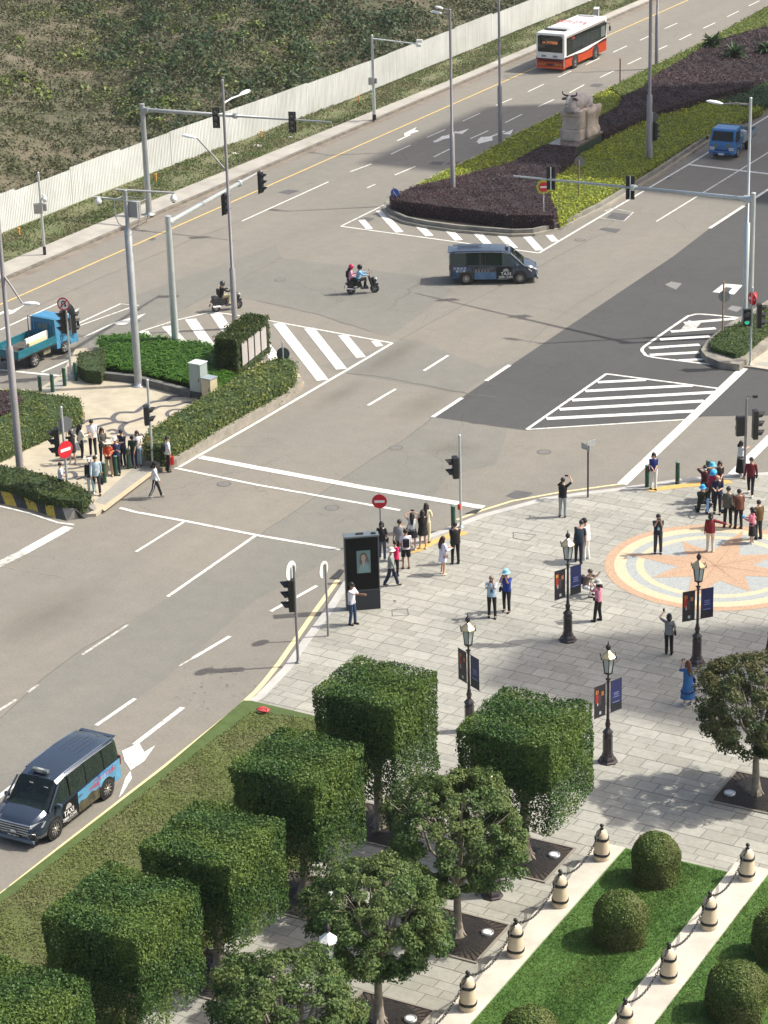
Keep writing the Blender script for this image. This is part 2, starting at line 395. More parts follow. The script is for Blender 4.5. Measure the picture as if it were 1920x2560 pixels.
def strip(mb, pts, w, z=.012, mi=0, world=False, cap=0.0):
    P = [Vector((p[0], p[1])) if world else G(p[0], p[1]).xy for p in pts]
    a = offset(P, w/2); b = offset(P, -w/2)
    n = len(P); vs = [(*q, z) for q in a]+[(*q, z) for q in b]
    mb.add(vs, [(i, n+i, n+i+1, i+1) for i in range(n-1)], mi)
mk = MB()
L = [  # (points, width)
 ([(1347, 633), (1722, 411), (1920, 291), (2100, 180)], .15), ([(852, 566), (1347, 633)], .14), ([(852, 566), (972, 507)], .12),
 ([(1641, 554), (1920, 382), (2050, 300)], .12), ([(1724, 412), (2050, 450)], .32), ([(1774, 571), (1860, 515)], .22), ([(1880, 500), (1925, 471)], .22),
 ([(1082, 1043), (1155, 995)], .22), ([(1215, 952.5), (1274, 913)], .22), ([(920, 1014), (990, 972.5)], .16), ([(1060, 927), (1120, 889)], .16),
 ([(981, 858), (868, 925), (640, 1058), (447, 1168)], .17), ([(525, 781), (560, 784), (640, 796), (981, 858)], .14), ([(525, 781), (436, 802), (334, 835)], .12),
 ([(445, 862), (560, 885)], .14), ([(501, 1143), (640, 1169.5), (925, 1222), (1209, 1269)], .42), ([(428, 1168.5), (640, 1212), (1000, 1276)], .17),
 ([(300, 1270), (336, 1280), (463, 1303), (640, 1338), (850, 1374)], .18), ([(463, 1303), (340, 1380)], .13), ([(638, 1340), (419, 1492)], .15),
 ([(575, 1591), (482, 1646)], .16), ([(338, 1747), (241, 1814)], .16), ([(457, 1769), (336, 1862)], .2), ([(792, 1465), (677, 1529)], .16), ([(39, 1960), (-5, 1995)], .2),
 ([(-60, 1254), (0, 1265.6), (72, 1283), (145, 1307), (185, 1312)], .12), ([(0, 825), (147, 758)], .13), ([(195, 809), (301, 760), (347, 764)], .12), ([(195, 816), (332, 767)], .1),
 ([(104, 931), (185, 896)], .15), ([(-40, 919), (0, 925), (150, 940)], .22), ([(-10, 789), (24, 775)], .28), ([(210, 843), (290, 806)], .13), ([(160, 790), (188, 778)], .13),
 ([(605, 553), (821, 455)], .13), ([(875, 430), (929, 410)], .13), ([(977, 386), (1026, 363)], .12), ([(1067, 344), (1113, 324)], .12), ([(1157, 303), (1200, 283.5)], .12),
 ([(1240, 264), (1280, 247)], .12), ([(1320, 229.5), (1359, 211)], .12), ([(1396, 193), (1428, 178)], .12), ([(1465, 162), (1498, 146)], .12), ([(1533, 131), (1567, 115)], .12), ([(1600, 101), (1631, 87)], .12), ([(1662, 72), (1693, 58)], .12),
 ([(987, 438), (1039, 416)], .13), ([(1084, 393), (1126, 372)], .13), ([(1176, 347), (1220.6, 327)], .13), ([(1263, 307), (1305, 286)], .13), ([(1345, 267), (1385, 249)], .13),
 ([(1424, 232), (1460.5, 212)], .13), ([(1500, 194), (1535, 177)], .13), ([(1569, 161), (1603, 145)], .13), ([(1636, 129), (1668, 114)], .13), ([(1698, 100), (1729, 85)], .13), ([(1758, 71), (1788, 57)], .13),
 ([(1818, 42), (1847, 28)], .13), ([(1872, 15), (1899, 2)], .13), ([(918, 470), (938, 461)], .12), ([(993, 352), (1026, 337)], .15), ([(1084, 354), (1142, 329)], .16), ([(1192, 356), (1262, 328)], .22),
 ([(1516, 935), (1799, 972)], .16), ([(1516, 935), (1317, 1074)], .16), ([(1317, 1074), (1718, 1049)], .13),
 ([(1494, 956), (1614, 950)], .34), ([(1463, 978), (1731, 964)], .36), ([(1430, 1001), (1787, 981)], .38), ([(1399, 1024), (1760, 1003)], .38), ([(1366, 1047), (1737, 1028)], .38),
 ([(1859, 921), (1555, 1211)], .46), ([(1930, 1090), (1832, 1187)], .46),
 ([(1710, 808), (1855, 795.5)], .36), ([(1677, 829.5), (1789, 821)], .36), ([(1650, 849), (1774, 841)], .38), ([(1623, 870.5), (1749, 862)], .38), ([(1625, 888), (1748, 881)], .36), ([(1697, 901.5), (1763, 898)], .3),
]
for i, (p, w) in enumerate(L): strip(mk, p, w, .012+.0005*(i % 5))
rp = smooth_path([(*p, 0) for p in [(1849, 920), (1740, 907), (1630, 893), (1610, 883), (1606, 872), (1626, 856), (1708, 799), (1727, 789), (1758, 786), (1851, 795)]], 5)
strip(mk, [(p.x, p.y) for p in rp], .17, .015)
for p, w in [([(904, 550), (924, 573)], .42), ([(949, 527), (999, 581)], .5), ([(1039, 556), (1074, 590)], .5), ([(1114, 567), (1147, 601)], .5), ([(1188, 578), (1221, 612)], .5),
             ([(1253, 588), (1285, 621)], .5), ([(1318, 592), (1349, 626)], .5), ([(1373, 588), (1388, 604)], .45), ([(359, 829), (379, 851)], .5), ([(417, 816), (463, 864)], .55), ([(476, 798), (537, 884)], .6),
             ([(539, 784), (612, 893)], .6), ([(608, 793), (695, 905)], .6), ([(696, 809), (807, 951)], .6), ([(773, 821), (854, 923)], .55), ([(857, 838), (903, 894)], .5), ([(937, 852), (949, 866)], .4)]:
    strip(mk, p, w, .0125)
for p in ([(22, 780), (63, 762), (34, 783), (22, 787)], [(282, 808), (365, 784), (347, 796), (312, 812), (290, 812)], [(178, 780), (199, 771), (180, 792)],
          [(1010, 334), (1042, 318), (1036, 325), (1048, 328), (1026, 335), (1012, 341)], [(1108, 349), (1130, 344), (1126, 339), (1106, 340), (1082, 356), (1092, 356)], [(1134, 333), (1173, 322), (1156, 335)],
          [(1196, 360), (1232, 351), (1230, 341), (1203, 343), (1194, 350)], [(1256, 335), (1283, 324), (1276, 337)],
          [(305, 1878), (348, 1858), (361, 1881), (388, 1864), (360, 1904), (327, 1926), (312, 1903)], [(297, 1995), (314, 1945), (326, 1928), (330, 1946), (306, 1985)]):
    mk.sheet(GP(p), .0135)
u = [(1300, 235), (1370, 180), (1495, 190), (1440, 250), (1395, 245), (1430, 207), (1385, 202), (1352, 240)]
mk.sheet(GP(u, 0, (1280, 640, .38577)), .0137)
# worn fragments and the broken stop line at the left
for p, w in [([(320, 1562), (206, 1637)], .12), ([(482, 1646), (447, 1666)], .08), ([(96, 1712), (70, 1731)], .12), ([(42, 1749), (-5, 1778)], .13), ([(1512, 528), (1530, 521), (1583, 531)], .12), ([(1583, 531), (1560, 553), (1500, 545)], .12)]:
    strip(mk, p, w, .012, 1)
strip(mk, [(172, 1318), (60, 1380)], .5, .012, 0); strip(mk, [(60, 1380), (-30, 1425)], .5, .012, 1)
mk.sheet(GP([(1722, 801), (1752, 808), (1735, 827), (1700, 826)]), .0122, 1)
# yellow lines
strip(mk, [(-81.42, 60), (-81.42, 330)], .13, .012, 2, world=True)
strip(mk, [(845, 1450), (790, 1525), (735, 1605), (700, 1655), (665, 1700), (640, 1729), (608, 1758)], .2, .012, 3)
strip(mk, [(1141, 1300), (1200, 1278), (1280, 1253), (1400, 1231), (1555, 1210)], .14, .012, 3)
strip(mk, [(609, 1757), (405, 1921), (147, 2121), (0, 2237), (-80, 2300)], .13, .012, 3)
tag(mk.build('road_markings', [m_white, m_worn, m_yel, m_crm]), kind='structure')

W0x = G(405, 1921).x-.4
# tar-sealed seams, trench lines and round covers
sm = MB(); sg_ = random.Random(8)
for p, w in [([(868, 932), (1000, 951), (1153, 981), (1240, 992)], .07), ([(640, 1345), (868, 1188), (1026, 1087), (1080, 1045)], .035), ([(0, 1799), (143, 1668), (320, 1557)], .035), 
             ([(1172, 1058), (1320, 1074)], .06), ([(706, 645), (629, 684), (560, 716), (463, 770)], .03), ([(640, 752), (794, 787), (925, 829)], .03), ([(640, 536), (440, 615), (240, 700), (60, 780)], .03), ([(1000, 850), (1090, 800), (1300, 690), (1500, 585)], .03),
             ([(1540, 700), (1400, 790), (1320, 860)], .02)]:
    q = smooth_path([(*c, 0) for c in p], 5); q = [(c.x+sg_.uniform(-2.5, 2.5), c.y+sg_.uniform(-1.5, 1.5)) for c in q]; strip(sm, q, w, .0095, 0)
for px_, py_ in ((560, 1210), (830, 1270), (1360, 1130), (250, 1880), (990, 1120), (1450, 600), (700, 700)):
    c = G(px_, py_); n_ = 20; sm.add([(c.x+r*math.cos(6.2832*k/n_), c.y+r*math.sin(6.2832*k/n_), .0097) for r in (.33, .27) for k in range(n_)], [(k, (k+1) % n_, n_+(k+1) % n_, n_+k) for k in range(n_)])
    sm.add([(c.x+.27*math.cos(6.2832*k/n_), c.y+.27*math.sin(6.2832*k/n_), .0098) for k in range(n_)], [tuple(range(n_))], 1)
for k in range(60):     # fallen leaves and gum spots by the kerb
    c = G(sg_.uniform(430, 640), sg_.uniform(1640, 1850)); r = sg_.uniform(.03, .07); a_ = sg_.uniform(0, 6)
    if c.x > W0x: continue
    sm.add([(c.x+r*math.cos(a_+j*2.09), c.y+r*.6*math.sin(a_+j*2.09), .0099) for j in range(3)], [(0, 1, 2)], 2)
tag(sm.build('road_seams', [mat('tar_seam', (.10, .095, .085), .9), mat('cover_iron', (.15, .145, .135), .7, var=.3, scale=10), mat('spot_brown', (.11, .055, .04), .9)]), kind='structure')

# drain grates in the gutter
gr = MB()
for p in ([(823, 1447), (849, 1423), (862, 1427), (846, 1450)], [(1162, 1285), (1185, 1275), (1206, 1273), (1190, 1285)]):
    gr.sheet(GP(p), .015)
tag(gr.build('drain_grates', mat('cast_iron', (.03, .03, .032), .7, var=.9, scale=9)), kind='structure')

# ---- far pavement with kerb, grass verge, waste ground
m_pave = mat('concrete_pavement', (.40, .38, .34), .9, scale=.5, col2=(.28, .265, .235), bump=.2)
m_kerb_d = mat('dirty_kerb', (.16, .145, .12), .9, var=.35, scale=1.5)
mb = MB(); mb.prism([(-84.3, 40), (-84.3, 400), (-85.2, 400), (-85.2, 170), (-85.6, 150), (-86.1, 125), (-86.1, 100), (-86.1, 40)], -.05, .15)
tag(mb.build('pavement', m_pave), kind='structure')
mb = MB(); mb.prism([(-84.05, 40), (-84.05, 400), (-84.3, 400), (-84.3, 40)], -.05, .14)
tag(mb.build('kerb', m_kerb_d), kind='structure')
m_gut = mat('gutter_dirt', (.15, .125, .10), .95, scale=1.2, col2=(.23, .20, .165))
mb = MB(); strip(mb, [(-83.75, 60), (-83.75, 400)], .6, .006, 0, world=True)
tag(mb.build('gutter', m_gut), kind='structure')
m_verge = mat('verge_turf', (.08, .11, .035), .95, scale=.55, col2=(.15, .14, .08), bump=.8, bscale=4)
mb = MB(); mb.prism([(-85.2, 400), (-89.1, 400), (-89.1, 160), (-90.4, 130), (-90.5, 60), (-86.1, 60), (-86.1, 125), (-85.6, 150), (-85.2, 170)], -.05, .11)
tag(mb.build('verge', m_verge), kind='structure')
rng = np.random.default_rng(5)
n = 70000
Y = rng.uniform(98, 235, n); X = rng.uniform(-90.1, -85.3, n)
X = np.where(Y > 155, np.clip(X, -89.0, None), X)
dens = np.sin(X*1.7+Y*.35)+np.sin(Y*.9-X)*.6+rng.normal(0, .8, n)
k = (dens > -.5) & (X < np.interp(Y, [100, 125, 150, 170, 400], [-86.15, -86.15, -85.65, -85.25, -85.25])); X, Y = X[k], Y[k]
near = rng.uniform(0, 1, len(X)) < .3
P = np.stack([X, Y, .13+rng.uniform(0, .07, len(X))], 1)
v, f = leaves(P, np.tile([[.3, -.6, .5]], (len(P), 1)), .17, rng, .8, .35)
g = np_mesh('grass', [(v, f, 0)], [leafmat('verge_grass', (.055, .085, .022), (.12, .155, .05), (.16, .145, .08), .45)])
tag(g, kind='stuff')

# waste ground: low mounds beyond the hoarding
GX = np.linspace(-260, -90.2, 120); GY = np.linspace(80, 420, 180)
xx, yy = np.meshgrid(GX, GY, indexing='ij')
def hgt(x, y):  # gently rolling
    d = np.clip((-91-x)/12, 0, 1)
    return d*(.8+.9*np.sin(x*.11+1)*np.sin(y*.07)+.5*np.sin(x*.31+y*.17)+.3*np.sin(y*.43-x*.2)+d*1.0)
zz = hgt(xx, yy)
V = np.stack([xx, yy, zz], -1).reshape(-1, 3)
idx = np.arange(120*180).reshape(120, 180)
F = np.stack([idx[:-1, :-1], idx[1:, :-1], idx[1:, 1:], idx[:-1, 1:]], -1).reshape(-1, 4)
w = np_mesh('waste_ground', [(V, F, 0)], [mat('waste_soil', (.15, .125, .085), .95, scale=.35, col2=(.06, .065, .032), bump=1.0, bscale=2)])
tag(w, kind='structure')

# scrub: tangled weeds, creepers and bushes nobody could count
rng = np.random.default_rng(11)
def fbm(x, y, s):
    return (np.sin(x*s+1.3*np.sin(y*s*.7))+np.sin(y*s*1.1+1.7*np.sin(x*s*.6+2))+.6*np.sin((x+y)*s*2.1+1)+.4*np.sin((x-y)*s*3.7))/3
ch = []
def scrub(n, xr, yr, lift, size, mi, thr, sd, asp=.6, clump=.5, nl=26, dens_s=.09):
    x = rng.uniform(*xr, n); y = rng.uniform(*yr, n)
    k = fbm(x+sd, y-sd, dens_s) > thr; x, y = x[k], y[k]
    r = rng.uniform(.5, 1.3, len(x))*clump
    hh = rng.uniform(.5, 1.2, len(x))*lift
    a = rng.uniform(0, 2*np.pi, (len(x), nl)); e = np.arcsin(rng.uniform(0, 1, (len(x), nl)))
    q = np.stack([np.cos(a)*np.cos(e), np.sin(a)*np.cos(e), np.sin(e)], -1)
    rr = rng.uniform(.6, 1.1, (len(x), nl, 1))
    c = np.stack([x, y, hgt(x, y)], -1)[:, None, :]
    pts = c+q*rr*np.stack([r, r, hh], -1)[:, None, :]
    pts = pts.reshape(-1, 3); nn = q.reshape(-1, 3)+np.array([0, 0, .3])
    pts[:, 0] = np.minimum(pts[:, 0], -90.9)
    v, f = leaves(pts, nn, size, rng, .9, asp); ch.append((v, f, mi))
fx, fy = (-165, -91.2), (112, 262)
def nearband(n, lift, size, mi, thr, sd, **k): scrub(n, fx, fy, lift, size, mi, thr, sd, **k)
nearband(14000, .6, .24, 0, -.7, 3, clump=.95)            # olive creeper carpet
nearband(7500, .65, .24, 1, .0, 40, clump=.9, asp=.25, dens_s=.05)      # dry brown stalks
nearband(4200, 1.2, .26, 2, .1, 91, clump=1.2, nl=34, dens_s=.06)           # darker bushes
nearband(1500, 2.3, .34, 3, .3, 17, clump=1.7, nl=85, dens_s=.055)
nearband(1600, .7, .30, 5, .35, 29, clump=1.3, nl=40, dens_s=.06)     # dense dark green shrubs
nearband(3800, .5, .22, 4, -.05, 63, clump=.8, asp=.22)   # straw
scrub(260, (-125, -91.5), (130, 175), .8, .42, 5, .1, 8, clump=.8)
w = np_mesh('scrub', ch, [leafmat('scrub_olive', (.082, .094, .045), (.112, .126, .060)), leafmat('scrub_brown', (.10, .088, .062), (.155, .135, .092)),
    leafmat('scrub_dark', (.052, .068, .034), (.085, .105, .048)), leafmat('scrub_deep', (.030, .058, .028), (.065, .10, .044)),
    leafmat('scrub_straw', (.125, .11, .075), (.175, .155, .105)), leafmat('scrub_lime', (.10, .14, .03), (.2, .24, .07))])
tag(w, kind='stuff')

# ---- plaza, lawn strip and their kerb
def paving():
    m = bpy.data.materials.new('granite_paving'); m.use_nodes = True; nt = m.node_tree; b = nt.nodes['Principled BSDF']
    b.inputs['Roughness'].default_value = .75
    tc = nt.nodes.new('ShaderNodeTexCoord'); mp = nt.nodes.new('ShaderNodeMapping'); mp.inputs['Rotation'].default_value = (0, 0, math.radians(1.5))
    nt.links.new(tc.outputs['Object'], mp.inputs[0])
    # rows of three heights: warp y so courses alternate wide / narrow
    sp = nt.nodes.new('ShaderNodeSeparateXYZ'); nt.links.new(mp.outputs[0], sp.inputs[0])
    def mth(op, a, b_=None, c=None):
        x = nt.nodes.new('ShaderNodeMath'); x.operation = op
        for i, s in enumerate((a, b_, c)):
            if s is None: continue
            if isinstance(s, (int, float)): x.inputs[i].default_value = s
            else: nt.links.new(s, x.inputs[i])
        return x.outputs[0]
    s1 = mth('SINE', mth('MULTIPLY', sp.outputs[1], 2*math.pi/2.08)); yw = mth('ADD', sp.outputs[1], mth('MULTIPLY', s1, .13))
    cb = nt.nodes.new('ShaderNodeCombineXYZ'); nt.links.new(sp.outputs[0], cb.inputs[0]); nt.links.new(yw, cb.inputs[1])
    br = nt.nodes.new('ShaderNodeTexBrick'); nt.links.new(cb.outputs[0], br.inputs[0])
    br.offset = .37; br.offset_frequency = 2; br.squash = .62; br.squash_frequency = 3
    br.inputs['Scale'].default_value = 1.0; br.inputs['Brick Width'].default_value = 1.12; br.inputs['Row Height'].default_value = .52
    br.inputs['Mortar Size'].default_value = .014; br.inputs['Mortar Smooth'].default_value = .3
    br.inputs['Color1'].default_value = (.275, .272, .240, 1); br.inputs['Color2'].default_value = (.345, .342, .305, 1); br.inputs['Mortar'].default_value = (.115, .11, .10, 1)
    n = nt.nodes.new('ShaderNodeTexNoise'); n.inputs['Scale'].default_value = .35; n.inputs['Detail'].default_value = 7; nt.links.new(tc.outputs['Object'], n.inputs['Vector'])
    r = nt.nodes.new('ShaderNodeValToRGB'); r.color_ramp.elements[0].position = .3; r.color_ramp.elements[1].position = .7
    r.color_ramp.elements[0].color = (.86, .86, .85, 1); r.color_ramp.elements[1].color = (1.1, 1.09, 1.07, 1)
    nt.links.new(n.outputs[0], r.inputs[0])
    n2 = nt.nodes.new('ShaderNodeTexNoise'); n2.inputs['Scale'].default_value = 5; n2.inputs['Detail'].default_value = 6; n2.inputs['Roughness'].default_value = .7; nt.links.new(tc.outputs['Object'], n2.inputs['Vector'])
    r2 = nt.nodes.new('ShaderNodeValToRGB'); r2.color_ramp.elements[0].position = .3; r2.color_ramp.elements[1].position = .72
    r2.color_ramp.elements[0].color = (.84, .84, .84, 1); r2.color_ramp.elements[1].color = (1.12, 1.12, 1.12, 1); nt.links.new(n2.outputs[0], r2.inputs[0])
    m1 = nt.nodes.new('ShaderNodeMixRGB'); m1.blend_type = 'MULTIPLY'; m1.inputs[0].default_value = 1
    m2 = nt.nodes.new('ShaderNodeMixRGB'); m2.blend_type = 'MULTIPLY'; m2.inputs[0].default_value = 1
    nt.links.new(br.outputs[0], m1.inputs[1]); nt.links.new(r.outputs[0], m1.inputs[2])
    nt.links.new(m1.outputs[0], m2.inputs[1]); nt.links.new(r2.outputs[0], m2.inputs[2]); nt.links.new(m2.outputs[0], b.inputs['Base Color'])
    bp = nt.nodes.new('ShaderNodeBump'); bp.invert = True; bp.inputs['Strength'].default_value = .5; bp.inputs['Distance'].default_value = .01
    nt.links.new(br.outputs['Fac'], bp.inputs['Height']); nt.links.new(bp.outputs[0], b.inputs['Normal'])
    return m
m_plaza = paving(); PZ = .13
kerbpx = [(612, 1757), (640, 1738), (706, 1670), (752, 1604), (810, 1527), (858, 1454), (905, 1404), (960, 1376), (1010, 1358), (1065, 1339), (1122, 1317), (1200, 1286), (1280, 1265), (1357, 1244), (1450, 1231), (1550, 1219), (1704, 1196), (1828, 1186), (1925, 1180), (2300, 1150)]
kp = [G(a, b, PZ) for a, b in kerbpx]
pl = [(p.x, p.y) for p in offset(kp, -.34)]
lawnx = G(405, 1920, PZ).x
mb = MB(); mb.prism(pl+[(40, 110), (40, 5), (-34.8, 5), (-34.8, 58), (-36.6, 66.3)], -.05, PZ)
plaza = tag(mb.build('plaza', m_plaza), kind='structure')
m_kerb = mat('granite_kerb', (.46, .45, .42), .8, scale=1.2, col2=(.36, .355, .34))
mb = MB(); a = [(p.x, p.y) for p in kp]
for i in range(len(a)-1):
    q = [a[i], a[i+1], pl[i+1], pl[i]]; mb.prism(q, -.05, PZ+.004)
tag(mb.build('kerb', m_kerb), kind='structure')
# tactile strips
m_tac = mat('tactile_yellow', (.62, .40, .13), .8, scale=6, col2=(.50, .31, .09), bump=.6, bscale=25)
mb = MB()
for p in ([(1026, 1384), (1060, 1375), (1100, 1352), (1165, 1336), (1172, 1331), (1150, 1327), (1120, 1334), (1040, 1368)],
          [(1613, 1224), (1628, 1229), (1704, 1219), (1790, 1212), (1835, 1207), (1820, 1199), (1740, 1206), (1660, 1215)]):
    mb.sheet(GP(p, PZ+.01), PZ+.01)
tag(mb.build('tactile_paving', m_tac), kind='structure')
# compass rose of granite inlay
C0 = G(1788.6, 1415, PZ); R0 = (G(1511, 1416, PZ)-C0).length
m_tan = mat('tan_granite', (.40, .27, .18), .8, var=.22, scale=12)
m_cream = mat('cream_granite', (.50, .43, .29), .8, var=.15, scale=12)
m_bgrey = mat('blue_grey_granite', (.31, .33, .325), .8, var=.18, scale=12)
mb = MB()
def disc_ring(r0, r1, z, mi, n=96):
    vs = [(C0.x+r*math.cos(2*math.pi*k/n), C0.y+r*math.sin(2*math.pi*k/n), z) for r in (r0, r1) for k in range(n)]
    mb.add(vs, [(k, n+k, n+(k+1) % n, (k+1) % n) for k in range(n)], mi)
rr = [(1500+a*.2532, 1300+456*.2532) for a in (140, 255, 355, 432)]
rad = [(G(*p, PZ)-C0).length for p in rr]
disc_ring(rad[0], R0, PZ+.008, 0); disc_ring(rad[1], rad[0], PZ+.008, 1); disc_ring(rad[2], rad[1], PZ+.008, 2); disc_ring(rad[3], rad[2], PZ+.008, 1); disc_ring(.01, rad[3], PZ+.008, 2)
t1 = G(1500+210*.2532, 1300+326*.2532, PZ)-C0; t2 = G(1500+500*.2532, 1300+555*.2532, PZ)-C0
a1, l1 = math.atan2(t1.y, t1.x), rad[0]*.99; a2 = a1+math.pi/4; l2 = rad[3]*1.0
inn = (G(1500+770*.2532, 1300+455*.2532, PZ)-C0).length
star = []
for k in range(8):
    L_ = l1 if k % 2 == 0 else l2; aa = a1+k*math.pi/4
    star.append((C0.x+L_*math.cos(aa), C0.y+L_*math.sin(aa))); aa += math.pi/8
    star.append((C0.x+inn*math.cos(aa), C0.y+inn*math.sin(aa)))
mb.sheet(star, PZ+.013, 0)
for k in range(8):
    aa = a1+k*math.pi/4+(math.pi/8 if 0 else 0); L_ = (l1 if k % 2 == 0 else l2)*.97
    d = Vector((math.cos(aa), math.sin(aa))); q = Vector((-d.y, d.x))*.018
    mb.sheet([C0.xy-q, C0.xy+d*L_, C0.xy+q], PZ+.016+.0005*k, 3)
tag(mb.build('compass_rose_inlay', [m_tan, m_cream, m_bgrey, mat('joint_brown', (.30, .17, .10), .8)]), kind='structure')

# covers and patched slabs on the plaza
mb = MB()
for p, zm in (([(885, 575), (893, 570), (912, 573), (903, 582)], (640, 1280, .38577)),):
    mb.sheet(GP(p, PZ+.01, zm), PZ+.01)
def outline(mbx, pts, w, z, mi=0):
    P = [G(a, b, z).xy for a, b in pts]; P.append(P[0])
    for i in range(len(P)-1):
        strip(mbx, [P[i], P[i+1]], w, z, mi, world=True)
outline(mb, [(980, 1524), (1018, 1522), (1022, 1537), (981, 1540)], .03, PZ+.011)
outline(mb, [(1378, 1516), (1420, 1500), (1480, 1506), (1452, 1527)], .035, PZ+.011)
outline(mb, [(1283, 1330), (1340, 1337), (1320, 1352), (1283, 1345)], .03, PZ+.011)
tag(mb.build('inspection_covers', mat('cover_joint', (.11, .105, .095), .8)), kind='structure')

# grassed strip and clipped ground cover between the road and the plaza
W = [G(*p, .05).xy for p in [(612, 1757), (405, 1921), (147, 2121), (0, 2237)]]
wx = sum(w.x for w in W[1:])/3
m_turf = mat('mown_turf', (.050, .080, .018), .9, scale=2.5, col2=(.075, .115, .028), bump=.9, bscale=14)
mb = MB(); mb.prism([(W[0].x-.05, W[0].y), (W[0].x+.25, W[0].y+.1), (-36.6, 66.3), (-34.8, 58), (-34.8, 5), (wx+.1, 5), (wx+.1, W[1].y)], -.05, .14)
tag(mb.build('turf', m_turf), kind='structure')

# garden with white stone edging
m_stone = mat('white_stone_edging', (.55, .52, .45), .7, scale=1.1, col2=(.42, .395, .34), bump=.3)
mb = MB()
EDG = []
for x0, x1 in ((-27.2, -26.3), (-22.85, -21.72)):
    y1 = 62.3 if x0 < -25 else 62.95
    mb.prism([(x0, 20), (x1, 20), (x1, y1), (x0, y1)], .0, .27)
tag(mb.build('stone_edging', m_stone), kind='structure')
mb = MB()
for x0, x1, y1 in ((-26.3, -22.85, 62.35), (-21.72, -17.0, 62.9)):
    mb.prism([(x0, 20), (x1, 20), (x1, y1), (x0, y1)], .0, .22)
tag(mb.build('lawn', mat('lawn_turf', (.040, .105, .012), .9, scale=.7, col2=(.065, .15, .025), bump=1.0, bscale=16)), kind='structure')
rng = np.random.default_rng(21); n = 90000
xs = rng.uniform(-26.25, -17.2, n); xs = np.where((xs > -22.9) & (xs < -21.7), xs-2.0, xs); ys = rng.uniform(47, 62.25, n)
P = np.stack([xs, ys, rng.uniform(.22, .27, n)], 1)
v, f = leaves(P, np.tile([[.2, -.5, .6]], (n, 1)), .075, rng, .9, .25)
g = np_mesh('grass', [(v, f, 0)], [leafmat('lawn_grass', (.038, .092, .013), (.085, .17, .032), (.11, .17, .035), .7, tl=.3)])
tag(g, kind='stuff')
# ---------------------------------------------------------------- islands: pavements and kerbs
IZ = .14
m_calc = mat('cream_mosaic', (.44, .395, .30), .85, scale=1.3, col2=(.345, .305, .23), bump=.4, bscale=22)
isl = [(-150, 965), (0, 972), (93, 974), (150, 939), (189, 872), (240, 868), (440, 870), (560, 888), (690, 905), (746, 932), (760, 955), (750, 968), (700, 1003), (641, 1040), (536, 1101), (430, 1160), (386, 1172), (300, 1240), (240, 1284), (205, 1286), (150, 1268), (72, 1248), (0, 1233), (-150, 1200)]
mb = MB(); mb.prism([G(a, b, IZ) for a, b in isl], -.05, IZ)
tag(mb.build('island_pavement', m_calc), kind='structure')
m_blk = mat('black_mosaic', (.085, .085, .095), .85, var=.25, scale=9)
mb = MB(); zm = (160, 960, .24111)
for p, w in [([(1310, 125), (1130, 130), (1060, 165), (900, 190), (800, 250), (740, 290), (640, 292), (560, 300), (510, 340), (515, 370), (560, 395), (650, 400)], .22),
             ([(105, 520), (130, 450), (190, 405), (280, 370), (420, 355), (530, 368)], .18), ([(330, 450), (420, 420), (560, 390), (650, 400), (760, 370), (830, 345)], .2),
             ([(650, 400), (600, 435), (595, 480), (640, 522), (740, 532), (820, 520)], .24), ([(910, 270), (1000, 230), (1130, 225), (1270, 190), (1400, 185)], .18),
             ([(1290, 265), (1130, 265), (1070, 300), (1090, 335), (1170, 330), (1200, 310), (1150, 290)], .16), ([(450, 490), (500, 472), (560, 490), (540, 512), (480, 512)], .18),
             ([(335, 450), (325, 510), (390, 545), (480, 565)], .2), ([(130, 690), (130, 640), (190, 600), (240, 590)], .3), ([(-120, 800), (0, 790), (60, 775), (200, 745)], .15),
             ([(0, 880), (130, 870), (250, 840), (400, 815)], .16), ([(-60, 935), (0, 920), (80, 912), (120, 940), (95, 975), (20, 985)], .18), ([(130, 990), (190, 970), (330, 940)], .16)]:
    q = smooth_path([(*c, 0) for c in p], 4); P = [G(zm[0]+c.x*zm[2], zm[1]+c.y*zm[2], IZ+.01).xy for c in q]
    strip(mb, P, w*1.2, IZ+.006+.0007*(len(p) % 7), 0, world=True)
tag(mb.build('mosaic_scrolls', m_blk), kind='structure')
mb = MB()
mb.sheet(GP([(345, 1160), (386, 1171), (262, 1262), (236, 1254)], IZ+.006), IZ+.0045, 0)
mb.sheet(GP([(372, 1178), (386, 1187), (262, 1282), (246, 1270)], .06), .142, 1)
tag(mb.build('crossing_ramp', [mat('ramp_grey', (.27, .26, .23), .85, var=.1), mat('ramp_cream', (.45, .37, .25), .85, var=.15, scale=12)]), kind='structure')
mb = MB(); mb.sheet(GP([(101, 975), (130, 985), (206, 935), (186, 927)], IZ+.01), IZ+.009)
tag(mb.build('ramp_slab', mat('ramp_slab', (.30, .30, .27), .85)), kind='structure')

def raised_kerb(name, pts, w, z1, m, z0=-.02, blocks=None):
    P = [G(a, b, z1) for a, b in pts]; A = [p.xy for p in P]; B = offset(P, w)
    mb = MB()
    for i in range(len(A)-1): mb.prism([A[i], A[i+1], B[i+1], B[i]], z0, z1)
    return tag(mb.build(name, m), kind='structure')
m_gk = mat('old_stone_kerb', (.20, .185, .155), .9, scale=2.2, col2=(.30, .275, .235))
m_gk2 = mat('yellowed_stone_kerb', (.36, .30, .20), .9, scale=3.5, col2=(.22, .19, .145))
m_darkk = mat('dark_stone_kerb', (.085, .09, .085), .85, scale=2.5, col2=(.14, .14, .13))
